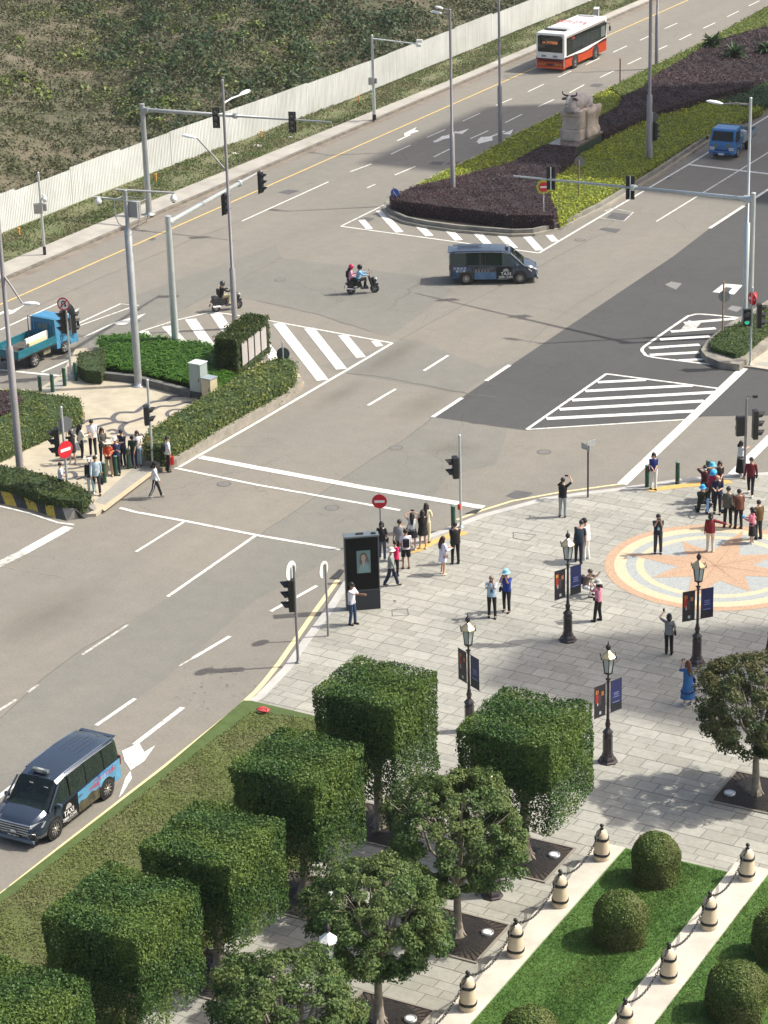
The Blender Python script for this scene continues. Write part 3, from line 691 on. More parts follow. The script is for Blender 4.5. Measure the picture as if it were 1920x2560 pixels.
# hedge planter at the corner: inner and outer courses
raised_kerb('planter_kerb', [(360, 1141), (395, 1152), (428, 1145), (536, 1080), (641, 1021), (700, 986), (735, 960), (742, 944)], -.3, .42, m_gk)
raised_kerb('kerb', [(405, 1170), (440, 1155), (536, 1098), (641, 1038), (712, 995), (752, 966), (759, 955), (752, 942)], .32, .22, m_gk2)
raised_kerb('planter_kerb', [(191, 925), (250, 932), (330, 940), (400, 958), (474, 978)], .3, .50, m_darkk)
raised_kerb('planter_kerb', [(212, 1030), (165, 1054), (80, 1096), (0, 1139), (-60, 1168)], -.3, .46, m_gk)
# black and yellow painted kerb
P = [G(a, b, .45) for a, b in [(-80, 1210), (0, 1227.5), (90, 1246), (140, 1263), (170, 1273), (200, 1270), (232, 1254)]]
P = [P[0]]+smooth_path(P, 5)[1:]
A = [p.xy for p in P]; B = offset(P, .35)
d = 0; mb = MB()
cum = [0]
for i in range(1, len(A)): cum.append(cum[-1]+(A[i]-A[i-1]).length)
def at(t, Q):
    for i in range(1, len(cum)):
        if t <= cum[i]: return Q[i-1].lerp(Q[i], (t-cum[i-1])/(cum[i]-cum[i-1]+1e-9))
    return Q[-1]
t = 0.0; k = 0
while t < cum[-1]:
    s = .62; t2 = min(t+s, cum[-1]); last = t > cum[-1]-2.4
    a0, a1_, b0, b1_ = at(t, A), at(t2, A), at(t, B), at(t2, B)
    o0 = at(max(t-.35, 0), A), at(max(t2-.35, 0), A)
    out = (a0-b0).normalized()*.30
    vs = [(*(at(min(t+.5, cum[-1]), A)+out), -.02), (*(at(min(t2+.5, cum[-1]), A)+out), -.02), (*a1_, .45), (*a0, .45), (*b1_, .45), (*b0, .45)]
    mb.add(vs, [(0, 1, 2, 3), (3, 2, 4, 5)], 2 if last and k % 2 else (k % 2)); t = t2; k += 1
tag(mb.build('striped_kerb', [mat('kerb_black', (.045, .047, .045), .8, var=.4, scale=4), mat('kerb_yellow', (.50, .36, .05), .8, var=.25, scale=6), mat('kerb_grey', (.2, .19, .17), .8)]), kind='structure')

# right-hand island
ri = [(1849, 911), (1800, 905), (1765, 890), (1752, 874), (1768, 850), (1810, 815), (1870, 780), (1940, 738), (2300, 560), (2300, 700), (1980, 820), (1920, 862)]
raised = GP(ri, .36)
mb = MB(); mb.prism(raised, -.02, .36, 0)
tag(mb.build('island_kerb', mat('granite_kerb_mixed', (.12, .12, .11), .85, scale=1.0, col2=(.33, .30, .24))), kind='structure')
mb = MB(); mb.prism(GP([(1853, 914), (1922, 862), (2000, 815), (2300, 700), (2300, 960), (1925, 924), (1880, 917)], .1), -.02, .1)
tag(mb.build('island_pavement', mat('beige_pavement', (.42, .37, .30), .85, var=.12)), kind='structure')
mb = MB(); mb.sheet(GP([(1884, 910), (1920, 915), (2000, 926), (2000, 905), (1900, 905)], .105), .105)
tag(mb.build('ramp_slab', mat('ramp_slab', (.30, .30, .27), .85)), kind='structure')

# central median
med = [(956, 521), (968, 536), (1006, 553), (1060, 564), (1141, 575), (1280, 586), (1338, 584), (1407, 568), (1511, 518), (1650, 434), (1781, 346), (1920, 262), (2300, 20), (2500, -200), (1920, 12), (1743, 112), (1627, 166), (1396, 281), (1280, 336), (1199, 384), (1045, 457), (968, 500)]
MP = [G(a, b, .16) for a, b in med]
mb = MB(); mb.prism(MP, -.02, .16, 0)
tag(mb.build('median_kerb', mat('median_kerb_stone', (.20, .195, .17), .9, scale=.35, col2=(.34, .31, .25))), kind='structure')
inn_ = [G(a, b, .18) for a, b in med[:13]]; inner = offset(inn_, .45)
mb = MB()
for i in range(12): mb.prism([inn_[i].xy+(inner[i]-inn_[i].xy)*.55, inn_[i+1].xy+(inner[i+1]-inn_[i+1].xy)*.55, inner[i+1], inner[i]], .1, .40)
tag(mb.build('median_upper_kerb', mat('median_kerb_dark', (.11, .115, .105), .9, scale=.8, col2=(.26, .245, .21))), kind='structure')
mb = MB(); mb.sheet([p.xy for p in (offset(MP, .5) if 0 else [G(a, b, .17) for a, b in [(985, 521), (1010, 545), (1141, 565), (1280, 576), (1335, 574), (1405, 556), (1509, 508), (1650, 424), (1781, 336), (1920, 252), (2250, 40), (1920, 22), (1743, 120), (1627, 174), (1396, 288), (1199, 392), (1050, 462)]])], .17)
tag(mb.build('planting_soil', m_soil), kind='structure')

# ---------------------------------------------------------------- planting
def hedge(name, label, cat, top, z0, z1, mats, seed, size=.12, dens=90, group=None, rough=.05, side_dens=None, core=True, holes=()):
    """clipped planting: a core and a coat of leaves over the top outline extruded down"""
    rng = np.random.default_rng(seed); poly = [(p[0], p[1]) for p in top]
    a = sum(poly[i][0]*poly[(i+1) % len(poly)][1]-poly[(i+1) % len(poly)][0]*poly[i][1] for i in range(len(poly)))
    if a < 0: poly = poly[::-1]
    A = area(poly); n = int(A*dens)
    p = sample_poly(poly, n, rng); z = z1+rng.normal(0, rough, n)+(.05*np.sin(p[:, 0]*1.7+seed)*np.sin(p[:, 1]*2.1)+.035*np.sin(p[:, 0]*4.1+p[:, 1]*3.3)) * (1 if z1-z0 > .4 else .4)
    pts = [np.column_stack([p, z])]; nr = [np.tile([[0, 0, 1.]], (n, 1))]
    N = len(poly)
    for i in range(N):
        x0, y0 = poly[i]; x1, y1 = poly[(i+1) % N]; l = math.hypot(x1-x0, y1-y0)
        if l < .02: continue
        k = int(l*(z1-z0)*(side_dens or dens)*1.2)+1
        t = rng.uniform(0, 1, k); nx, ny = (y1-y0)/l, -(x1-x0)/l; o = rng.normal(0, rough, k)
        pts.append(np.column_stack([x0+(x1-x0)*t+nx*o, y0+(y1-y0)*t+ny*o, rng.uniform(z0, z1+.02, k)])); nr.append(np.tile([[nx, ny, .25]], (k, 1)))
    pts = np.concatenate(pts); nr = np.concatenate(nr)
    for hx, hy, hr in holes:
        k = (pts[:, 0]-hx)**2+(pts[:, 1]-hy)**2 > hr*hr; pts, nr = pts[k], nr[k]
    v, f = leaves(pts, nr, size, rng)
    ch = [(v, f, 0)]
    me_core = MB()
    o = np_mesh(name, ch, mats)
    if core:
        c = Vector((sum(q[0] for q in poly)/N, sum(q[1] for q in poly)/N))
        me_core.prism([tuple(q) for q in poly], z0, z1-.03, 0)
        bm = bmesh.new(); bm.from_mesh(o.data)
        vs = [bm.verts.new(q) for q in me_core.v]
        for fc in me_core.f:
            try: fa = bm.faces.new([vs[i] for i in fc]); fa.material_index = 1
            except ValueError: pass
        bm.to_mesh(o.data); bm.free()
    return tag(o, label, cat, group)
lf_purple = leafmat('purple_leaves', (.034, .022, .026), (.078, .052, .057), (.095, .048, .050), .15, tl=.1)
lf_yellow = leafmat('yellow_leaves', (.20, .25, .015), (.48, .50, .04), (.26, .32, .04), .28)
lf_lime = leafmat('lime_leaves', (.08, .12, .022), (.20, .24, .05), (.12, .16, .04), .3)
lf_green = leafmat('green_leaves', (.022, .055, .022), (.06, .11, .045), tl=.15)
lf_mid = leafmat('box_leaves', (.022, .050, .012), (.080, .125, .03), (.10, .13, .03), .5)
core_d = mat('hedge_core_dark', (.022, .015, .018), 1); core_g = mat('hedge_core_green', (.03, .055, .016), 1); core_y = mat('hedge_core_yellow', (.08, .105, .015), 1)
hedge('hedge', 'dark purple clipped hedge on the rounded median tip before the ox statue', 'hedge',
      GP([(979, 498), (975, 490), (1041, 463), (1134, 443), (1280, 405), (1357, 363), (1369, 362), (1441, 368), (1434, 390), (1392, 420), (1372, 455), (1369, 482), (1392, 528), (1384, 537), (1280, 536), (1141, 519), (1026, 505)], 1.05), .15, 1.05, [lf_purple, core_d], 1, .10, 260, holes=())
PB = GP([(1573, 232), (1608, 220), (1627, 193), (1697, 154), (1781, 104), (1920, 64), (2200, -90), (2330, 0), (1920, 187), (1859, 216), (1770, 239), (1635, 278), (1511, 328), (1492, 330), (1492, 297), (1550, 262), (1556, 240)], .95)
cyc = [G(1781.5, 139, .2), G(1835.5, 166, .2), G(1918, 154, .2)]
hedge('hedge', 'long dark purple clipped hedge running along the median behind the ox statue', 'hedge', PB, .15, .95, [lf_purple, core_d], 2, .13, 150, holes=())
ped = [(1369.6, 359)]
hedge('hedge', 'yellow-green groundcover strip on the far side of the median, left of the ox statue', 'groundcover',
      GP([(1041, 463), (1045, 459), (1199, 387), (1280, 340), (1396, 283), (1527, 218), (1556, 239), (1550, 262), (1492, 297), (1440, 322), (1396, 347), (1369, 360), (1280, 405), (1134, 443)], .35), .15, .35, [lf_yellow, core_y], 3, .17, 95, rough=.08)
hedge('hedge', 'pale green groundcover strip beside the far carriageway, beyond the purple hedge', 'groundcover',
      GP([(1527, 218), (1627, 167), (1743, 112), (1920, 15), (2200, -130), (2200, -90), (1920, 64), (1781, 104), (1697, 154), (1627, 193), (1608, 220), (1573, 232), (1556, 239)], .5), .15, .5, [lf_lime, core_y], 4, .17, 85, rough=.08)
hedge('hedge', 'dull green groundcover at the right edge between the purple hedge and the near carriageway', 'groundcover',
      GP([(1770, 250), (1859, 216), (1920, 195), (2250, 40), (2300, 60), (1920, 256), (1893, 266), (1820, 262)], .55), .15, .55, [lf_green, core_g], 5, .17, 85)
hedge('hedge', 'bright yellow-green groundcover on the near side of the median', 'groundcover',
      GP([(1441, 392), (1513, 351), (1635, 287), (1770, 252), (1893, 266), (1908, 272), (1781, 326), (1627, 415), (1531, 474), (1399, 556), (1394, 540), (1371, 482), (1374, 455), (1394, 420), (1434, 392)], .5), .15, .5, [lf_yellow, core_y], 6, .16, 110, rough=.08)

def cycad(p, label, r=1.2, seed=0, group='sago palms in the purple hedge'):
    rng = random.Random(seed); t = thing('sago_palm', label, 'palm', (p.x, p.y, .1), 0, group)
    mb = MB(); mb.tube([(0, 0, 0), (0, 0, .5), (0, 0, 1.0)], [.32, .28, .2], 10); mb.build('trunk', mat('palm_trunk', (.06, .045, .03), .9, var=.4, scale=12), t)
    mb = MB()
    for k in range(46):
        a = rng.uniform(0, 6.283); el = rng.uniform(.15, 1.25); L = r*rng.uniform(.8, 1.1); pts = []
        for s in range(7):
            u = s/6; h = 1.0+L*math.sin(el)*u-.75*L*u*u*math.cos(el); d = L*u*math.cos(el*.8)
            pts.append(Vector((math.cos(a)*d, math.sin(a)*d, h)))
        side = Vector((-math.sin(a), math.cos(a), 0))
        for s in range(6):
            w0 = .15*math.sin(math.pi*(s/6*.85+.12)); w1 = .15*math.sin(math.pi*((s+1)/6*.85+.12))
            for sg in (-1, 1):
                mb.add([pts[s], pts[s+1], pts[s+1]+side*sg*w1+Vector((0, 0, .05)), pts[s]+side*sg*w0+Vector((0, 0, .05))], [(0, 1, 2, 3)])
    mb.build('fronds', leafmat('palm_fronds', (.02, .05, .018), (.055, .10, .035)), t)
    return t
cycad(cyc[0], 'leftmost sago palm growing out of the long purple hedge', 1.2, 1)
cycad(cyc[1], 'middle sago palm standing nearest the viewer in the long purple hedge', 1.3, 2)
cycad(cyc[2], 'sago palm cut by the right edge of the photo in the purple hedge', 1.2, 3)

# left island planting
lf_lily = leafmat('lily_leaves', (.03, .09, .012), (.10, .22, .03), tl=.35)
bx = GP([(195, 880), (240, 872), (262, 868), (262, 905), (252, 925), (215, 922), (196, 912)], .9)
hedge('hedge', 'small brownish green clipped bush at the left end of the lily bed', 'bush', bx, .2, .85, [leafmat('bronze_leaves', (.03, .045, .015), (.09, .10, .035)), core_g], 7, .12, 110)
ly = [(250, 855), (330, 845), (430, 862), (545, 876), (560, 940), (600, 965), (560, 985), (474, 965), (400, 947), (330, 930), (262, 922)]
rng = np.random.default_rng(33); pw = [(q.x, q.y) for q in GP(ly, .45)]; n = 900; c = sample_poly(pw, n, rng)
nb = 9; a = rng.uniform(0, 6.283, (n, nb)); el = rng.uniform(.5, 1.2, (n, nb)); L_ = rng.uniform(.4, .7, (n, nb)); V = []
base = np.column_stack([c, np.full(n, .2)])[:, None, :]
dirh = np.stack([np.cos(a), np.sin(a), np.zeros_like(a)], -1); up = np.array([0, 0, 1.0])
p1 = base+dirh*(L_*.45*np.cos(el))[..., None]+up*(L_*.9)[..., None]; p2 = base+dirh*(L_*1.05*np.cos(el*.7))[..., None]+up*(L_*.85)[..., None]
sd_ = np.stack([-np.sin(a), np.cos(a), np.zeros_like(a)], -1)*.035
b0 = np.broadcast_to(base, p1.shape)
V1 = np.stack([b0-sd_, b0+sd_, p1+sd_*1.2, p1-sd_*1.2], 2).reshape(-1, 3); V2 = np.stack([p1-sd_*1.2, p1+sd_*1.2, p2+sd_*.2, p2-sd_*.2], 2).reshape(-1, 3)
o = np_mesh('lily_bed', [(V1, np.arange(len(V1)).reshape(-1, 4), 0), (V2, np.arange(len(V2)).reshape(-1, 4), 0)], [lf_lily])
tag(o, 'bed of strappy bright green lilies behind the dark stone planter kerb', 'plants', kind='stuff')
mb = MB(); mb.prism(pw, .1, .3); tag(mb.build('planting_soil', mat('bed_soil', (.03, .04, .015), 1)), kind='structure')

lf_corner = leafmat('glossy_leaves', (.045, .075, .018), (.14, .185, .048), (.18, .205, .045), .6, rough=.45)
hedge('hedge', 'long clipped leafy hedge along the stone kerb at the corner of the left island', 'hedge',
      GP([(362, 1090), (375, 1075), (470, 1015), (540, 975), (600, 935), (665, 905), (715, 888), (735, 905), (736, 925), (715, 945), (640, 985), (540, 1040), (440, 1100), (400, 1118), (365, 1112)], 1.15), .2, 1.15, [lf_corner, core_g], 9, .15, 150, rough=.09)
raised_soil = MB(); raised_soil.prism(GP([(365, 1138), (395, 1149), (428, 1142), (536, 1076), (641, 1018), (730, 958), (735, 930), (640, 960), (440, 1080)], .35), .1, .34)
tag(raised_soil.build('planting_soil', mat('bed_earth', (.12, .085, .06), 1, var=.3, scale=5)), kind='structure')
hedge('hedge', 'broad clipped hedge at the left edge above the mosaic pavement', 'hedge',
      GP([(-120, 985), (0, 975), (45, 972), (120, 985), (195, 993), (204, 1020), (150, 1045), (60, 1085), (0, 1115), (-120, 1170)], .95), .2, .95, [lf_corner, core_g], 10, .12, 190, rough=.06)
hedge('hedge', 'dark purple clump planted at the far left inside the broad hedge', 'bush',
      GP([(-60, 978), (0, 974), (40, 980), (55, 996), (30, 1018), (0, 1032), (-60, 1030)], 1.12), .6, 1.1, [lf_purple, core_d], 12, .12, 110)
hedge('hedge', 'low clipped hedge above the black and yellow kerb, lower left', 'hedge',
      GP([(-120, 1150), (0, 1163), (60, 1172), (130, 1190), (205, 1218), (228, 1236), (205, 1252), (150, 1248), (60, 1222), (0, 1208), (-120, 1185)], .8), .2, .8, [leafmat('dark_box_leaves', (.018, .035, .010), (.055, .075, .022), (.08, .10, .025), .7), core_g], 13, .13, 180, rough=.07)
hedge('hedge', 'low juniper-like groundcover on the rounded island at the right edge', 'groundcover',
      GP([(1775, 853), (1800, 828), (1860, 800), (1920, 765), (2250, 600), (2250, 690), (1960, 800), (1905, 838), (1862, 876), (1840, 884), (1800, 872), (1778, 866)], .62), .36, .62, [lf_mid, core_g], 14, .12, 190, rough=.07)

# ground cover beside the lawn kerb
hedge('hedge', 'long brownish green clipped groundcover between the road edge and the square trees', 'groundcover',
      [(wx+.75, 30), (wx+.8, 61.2), (W[0].x+1.0, W[0].y-1.1), (-36.9, 66.1), (-35.2, 58), (-35.2, 30)], .14, .42, [leafmat('tawny_leaves', (.10, .135, .034), (.175, .205, .062), (.165, .165, .075), .5, tl=.2), mat('tawny_core', (.10, .12, .038), 1)], 15, .07, 620, rough=.022)

# ---- trees
bark = mat('pale_bark', (.33, .29, .23), .85, scale=4, col2=(.17, .145, .11), bump=.7, bscale=12)
iron = mat('grate_iron', (.028, .026, .026), .6, metal=.3, var=.7, scale=14)
whitegl = mat('uplight_glass', (.62, .66, .64), .25)
steel = mat('brushed_steel', (.45, .46, .46), .35, metal=.7)
def grate(p, label, lights=((-.95, -.55), (.95, .55))):
    t = thing('tree_grate', label, 'grate', (p.x, p.y, PZ), 0, 'iron grates round the plaza trees')
    s = 1.15; mb = MB(); mb.add([(-s, -s, .012), (s, -s, .012), (s, s, .012), (-s, s, .012)], [(0, 1, 2, 3)]); 
    mb.build('soil', mat('grate_soil', (.05, .038, .03), 1, var=.4, scale=10), t)
    mb = MB()
    for k in range(7):
        r = .28+k*.125
        n = 40; vs = [(rr*math.cos(2*math.pi*j/n), rr*math.sin(2*math.pi*j/n), .03) for rr in (r, r+.06) for j in range(n)]
        mb.add(vs, [(j, n+j, n+(j+1) % n, (j+1) % n) for j in range(n)])
    for k in range(48):
        a = 2*math.pi*k/48; L = min(s/abs(math.cos(a)) if abs(math.cos(a)) > 1e-6 else 9, s/abs(math.sin(a)) if abs(math.sin(a)) > 1e-6 else 9)
        d = Vector((math.cos(a), math.sin(a), 0)); q = Vector((-d.y, d.x, 0))*.016
        mb.add([d*.28-q+Vector((0, 0, .034)), d*L-q+Vector((0, 0, .034)), d*L+q+Vector((0, 0, .034)), d*.28+q+Vector((0, 0, .034))], [(0, 1, 2, 3)])
    mb.build('grating', iron, t)
    mb = MB()
    for a, b_, w, h in ((0, -s, 2*s+.08, .07), (0, s, 2*s+.08, .07), (-s, 0, .07, 2*s-.08), (s, 0, .07, 2*s-.08)): mb.box((a, b_, .02), (w, h, .045))
    mb.build('frame', mat('grate_frame', (.22, .2, .17), .7), t)
    for lx, ly_ in lights:
        mb = MB(); mb.lathe([(.19, 0), (.19, .07), (.15, .08), (.13, .06), (0.01, .06)], (lx*.8, ly_*.8, .02), 18); l = mb.build('uplight', steel, t)
        mb = MB(); mb.lathe([(.125, .065), (.01, .068)], (lx*.8, ly_*.8, .02), 16); mb.build('lens', whitegl, l)
    return t
def limbs(mb, z0, z1, spread, rng, n=9, r0=.11):
    for k in range(n):
        a = 6.283*k/n+rng.uniform(-.3, .3); e = rng.uniform(.5, 1.0)*spread; zt = z1-rng.uniform(.2, .8)
        p0 = Vector((0, 0, z0+rng.uniform(-.15, .3))); p3 = Vector((math.cos(a)*e, math.sin(a)*e, zt))
        p1 = p0.lerp(p3, .35)+Vector((math.cos(a)*e*.15, math.sin(a)*e*.15, .05)); p2 = p0.lerp(p3, .7)+Vector((rng.uniform(-.1, .1), rng.uniform(-.1, .1), .1))
        mb.tube([p0, p1, p2, p3], [r0*.6, r0*.42, r0*.28, r0*.1], 6)
        for j in range(3):
            b_ = a+rng.uniform(-.9, .9); q = p1.lerp(p3, rng.uniform(.2, .8)); e2 = rng.uniform(.4, .8)
            mb.tube([q, q+Vector((math.cos(b_)*e2*.5, math.sin(b_)*e2*.5, .2)), q+Vector((math.cos(b_)*e2, math.sin(b_)*e2, .45))], [r0*.22, r0*.15, r0*.05], 5)
def trunk_mesh(t, h, rng, r=.15, lean=(0, 0)):
    mb = MB(); x = rng.uniform(-.05, .05); y = rng.uniform(-.05, .05)
    mb.tube([(0, 0, 0), (0, 0, .08), (x, y, .5), (x*1.5, y, h*.6), (lean[0], lean[1], h)], [r*1.9, r*1.5, r*1.05, r*.9, r*.8], 12)
    for k in range(5):
        a = 6.283*k/5+rng.uniform(-.3, .3); mb.tube([(0, 0, .35), (math.cos(a)*r*1.6, math.sin(a)*r*1.6, .06), (math.cos(a)*r*2.4, math.sin(a)*r*2.4, -.02)], [r*.5, r*.4, r*.15], 6)
    return mb
lf_tree = leafmat('tree_leaves', (.020, .056, .016), (.088, .165, .042), (.13, .195, .04), .55, rough=.5, tl=.25)
lf_tree2 = leafmat('shade_tree_leaves', (.030, .074, .022), (.115, .190, .055), (.14, .18, .055), .7, rough=.5, tl=.25)
def cube_tree(p, s, z0, z1, label, seed, n=36000, sy=None, round_=.12):
    rng = random.Random(seed); R = np.random.default_rng(seed); sy = sy or s
    t = thing('square_tree', label, 'tree', (p[0], p[1], PZ), 0, 'square clipped trees on the plaza')
    mb = trunk_mesh(t, z0+.5, rng); limbs(mb, z0+.1, z1-.3, s*.45, rng, 10); mb.build('trunk', bark, t)
    h = z1-z0; A = [s*sy, s*h, s*h, sy*h, sy*h]; tot = sum(A); P = []; N = []
    for i, a in enumerate(A):
        k = int(n*a/tot); u = R.uniform(-.5, .5, k); v = R.uniform(-.5, .5, k); d = -np.abs(R.normal(0, .07, k))+R.normal(0, .025, k)
        if i == 0: q = np.stack([u*s, v*sy, z1+d], 1); nn = (0, 0, 1)
        elif i < 3: sg = 1 if i == 1 else -1; q = np.stack([u*s, sg*(sy/2+d), z0+(v+.5)*h], 1); nn = (0, sg, .2)
        else: sg = 1 if i == 3 else -1; q = np.stack([sg*(s/2+d), u*sy, z0+(v+.5)*h], 1); nn = (sg, 0, .2)
        P.append(q); N.append(np.tile([nn], (k, 1)))
    k = int(n*.28); q = np.stack([R.uniform(-.46, .46, k)*s, R.uniform(-.46, .46, k)*sy, z0+h*(1-R.uniform(0, 1, k)**1.6*.9)], 1); P.append(q); N.append(R.normal(0, 1, (k, 3)))
    P = np.concatenate(P); N = np.concatenate(N).astype(float)
    # ragged, thinner lower part with gaps, slightly rounded corners
    fr = (P[:, 2]-z0)/h
    gap = (np.sin(P[:, 0]*4+seed)+np.sin(P[:, 1]*5+seed*2)+np.sin(P[:, 2]*6))/3
    keep = (fr > .22) | (R.uniform(0, 1, len(P)) < .72+fr+gap*.4)
    P, N = P[keep], N[keep]
    edge = np.maximum(np.abs(P[:, 0])/(s/2), 0)*np.maximum(np.abs(P[:, 1])/(sy/2), 0)
    P[:, :2] *= (1-round_*np.clip(edge-.75, 0, 1))[:, None]
    bx_ = .03*np.sin(P[:, 2]*2.3+seed)*np.sin(P[:, 1]*1.9+seed*2)+.025*np.sin(P[:, 1]*4.7+P[:, 2]*3.9+seed); by_ = .03*np.sin(P[:, 2]*2.6+seed)*np.sin(P[:, 0]*2.1-seed)+.025*np.sin(P[:, 0]*5.1-P[:, 2]*3.3)
    P[:, 0] += bx_*np.sign(P[:, 0]); P[:, 1] += by_*np.sign(P[:, 1])
    hol = (np.sin(P[:, 0]*5.3+seed*1.7)*np.sin(P[:, 1]*4.9+seed)*np.sin(P[:, 2]*5.7-seed)) > .72
    P[hol, :2] *= .93
    st_ = R.uniform(0, 1, len(P)) < .010; P[st_] += N[st_]*R.uniform(.03, .12, (st_.sum(), 1))
    P[:, 2] += np.where((P[:, 2]-z0)/h > .93, .05*np.sin(P[:, 0]*3.1+seed)+.04*np.sin(P[:, 1]*4.3), 0)
    v, f = leaves(P, N, .086, R)
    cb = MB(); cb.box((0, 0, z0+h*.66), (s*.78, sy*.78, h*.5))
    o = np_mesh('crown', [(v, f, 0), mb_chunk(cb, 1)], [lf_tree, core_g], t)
    return t
def round_tree(p, r, z0, z1, label, seed, n=48000, cat_g='rounded plaza trees', m=None):
    rng = random.Random(seed); R = np.random.default_rng(seed)
    t = thing('round_tree', label, 'tree', (p[0], p[1], PZ), 0, cat_g)
    mb = trunk_mesh(t, z0+.4, rng, .12); limbs(mb, z0+.1, z1-.2, r*.8, rng, 12, .1); mb.build('trunk', bark, t)
    h = z1-z0; P = []; N = []
    # many leafy clumps over a squat, slightly boxy volume
    for k in range(300):
        a = rng.uniform(0, 6.283); u = rng.uniform(-1, 1); rad_ = (1-abs(u)**3.2)**.5*(1+.13*math.cos(4*a))
        f_ = rng.uniform(.70, 1.0)
        c = np.array([math.cos(a)*rad_*r*f_, math.sin(a)*rad_*r*f_, z0+h*(.5+.5*u*.93)])
        if u < -.5 and rng.random() < .25: continue
        m_ = n//300; cr = rng.uniform(.20, .40)
        q = R.normal(0, 1, (m_, 3)); q /= np.linalg.norm(q, axis=1, keepdims=True); q[:, 2] = np.abs(q[:, 2])*.9-.15
        P.append(c+q*cr*R.uniform(.5, 1, (m_, 1))); N.append(q+np.array([math.cos(a)*.3, math.sin(a)*.3, .4]))
    P = np.concatenate(P); N = np.concatenate(N); v, f = leaves(P, N, .098, R)
    np_mesh('crown', [(v, f, 0)], [m or lf_tree2], t)
    return t
tA, tB, tC, tG, tH, tI, tR = (G(*p, PZ) for p in [(950, 2065), (759, 2243), (548, 2442), (1316, 2144), (1145, 2338), (948, 2555), (1891, 1984)])
dAB = (tA-tB); tD = tC-(tB-tC)*1.0; tE = tD-(tB-tC)
cube_tree(tA, 2.95, 1.75, 5.2, 'square clipped tree standing nearest the black advertising kiosk', 1)
cube_tree(tB, 3.0, 1.6, 4.9, 'square clipped tree second from the kiosk, between the groundcover and a rounded tree', 2)
cube_tree((tC.x-.2, tC.y+.4), 3.1, 1.6, 4.5, 'bright-topped square clipped tree third from the kiosk', 3)
cube_tree(tG, 3.25, 1.9, 4.95, 'square clipped tree right of centre, between two lamp posts with banners', 4)
cube_tree((-34.2, 46.4), 3.15, 1.5, 4.7, 'square clipped tree with a deeply shaded front, fourth from the kiosk', 5)
cube_tree((-34.3, 41.3), 3.2, 1.5, 4.6, 'square clipped tree cut off by the bottom left corner', 6)
round_tree(tH, 2.0, 1.65, 5.1, 'rounded leafy tree between the two front rows, whose grate shows right of its trunk', 11)
round_tree(tI, 1.9, 1.75, 4.9, 'rounded leafy tree at bottom centre with a bare white-based trunk', 12)
tJ = tI-(tH-tI)
round_tree(tJ, 1.95, 1.7, 4.8, 'rounded leafy tree at the bottom edge left of the small lantern', 13)
round_tree(tR, 1.95, 1.5, 4.8, 'rounded tree with twiggy branches at the right edge of the plaza', 14, m=leafmat('thin_tree_leaves', (.026, .052, .018), (.095, .135, .044), (.13, .12, .05), .7, rough=.5))
cube_tree((-31.2, 39.7), 2.8, 1.5, 4.3, 'clipped tree top showing at the bottom edge between square and rounded trees', 7)
for p, l in ((tA, 'iron tree grate under the square tree nearest the kiosk'), (tB, 'iron tree grate half hidden under the second square tree'), (tC, 'iron tree grate under the third square tree from the kiosk'),
             (tG, 'iron tree grate with one white uplight under the square tree right of centre'), (tH, 'iron tree grate with two white uplights left of the stone edging'),
             (tI, 'iron tree grate at the bottom edge of the photo'), (tR, 'iron tree grate at the right edge below the twiggy tree')):
    grate(p, l)

# clipped domes on the lawn
lf_dome = leafmat('dome_leaves', (.055, .095, .022), (.145, .20, .05), (.145, .155, .055), .8, rough=.5, tl=.15)
def dome(x, y, r, h, label, seed):
    R = np.random.default_rng(seed); n = 15000
    a = R.uniform(0, 6.283, n); z = R.uniform(0, 1, n); zz = z*h
    top = .55*h
    rad_ = np.where(zz < top, r*(.93+.09*np.sin(zz/top*2.2)), r*np.sqrt(np.clip(1-((zz-top)/(h-top))**2, 0, 1)))
    # extra points over the cap
    u = R.uniform(0, 1, n//2); ph = np.arccos(1-u*.9); a2 = R.uniform(0, 6.283, n//2)
    P = np.concatenate([np.stack([np.cos(a)*rad_, np.sin(a)*rad_, zz], 1), np.stack([np.cos(a2)*r*np.sin(ph), np.sin(a2)*r*np.sin(ph), top+(h-top)*np.cos(ph)], 1)])
    N = np.stack([P[:, 0]/r, P[:, 1]/r, np.clip((P[:, 2]-top)/(h-top), 0, 1)], 1)
    aa_ = np.arctan2(P[:, 1], P[:, 0]); lump = 1+.035*np.sin(aa_*3+seed)+.03*np.sin(aa_*5-seed*2+P[:, 2]*3)+.02*np.sin(P[:, 2]*7+seed); P[:, :2] *= lump[:, None]; P[:, 2] *= 1+.02*np.sin(seed)
    P = P*(1+R.normal(0, .014, (len(P), 1))); v, f = leaves(P, N, .065, R, .8)
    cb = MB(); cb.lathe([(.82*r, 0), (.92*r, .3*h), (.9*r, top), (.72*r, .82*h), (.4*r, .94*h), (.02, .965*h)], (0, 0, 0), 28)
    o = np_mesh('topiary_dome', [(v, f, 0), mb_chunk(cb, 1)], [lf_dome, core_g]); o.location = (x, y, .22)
    return tag(o, label, 'topiary', 'clipped domes on the lawn')
dome(-24.72, 60.95, .72, 1.52, 'clipped dome bush on the middle lawn, nearest the plaza', 1)
dome(-24.3, 57.3, .78, 1.5, 'clipped dome bush second from the plaza on the middle lawn', 2)
dome(-24.1, 50.7, .76, 1.5, 'clipped dome bush cut by the bottom edge on the middle lawn', 3)
dome(-19.8, 58.5, .80, 1.55, 'clipped dome bush cut by the right edge on the right-hand lawn', 4)
dome(-19.85, 55.1, .82, 1.6, 'clipped dome bush second down on the right-hand lawn', 5)
dome(-19.9, 51.7, .78, 1.5, 'clipped dome bush only just showing at the bottom edge of the right-hand lawn', 6)

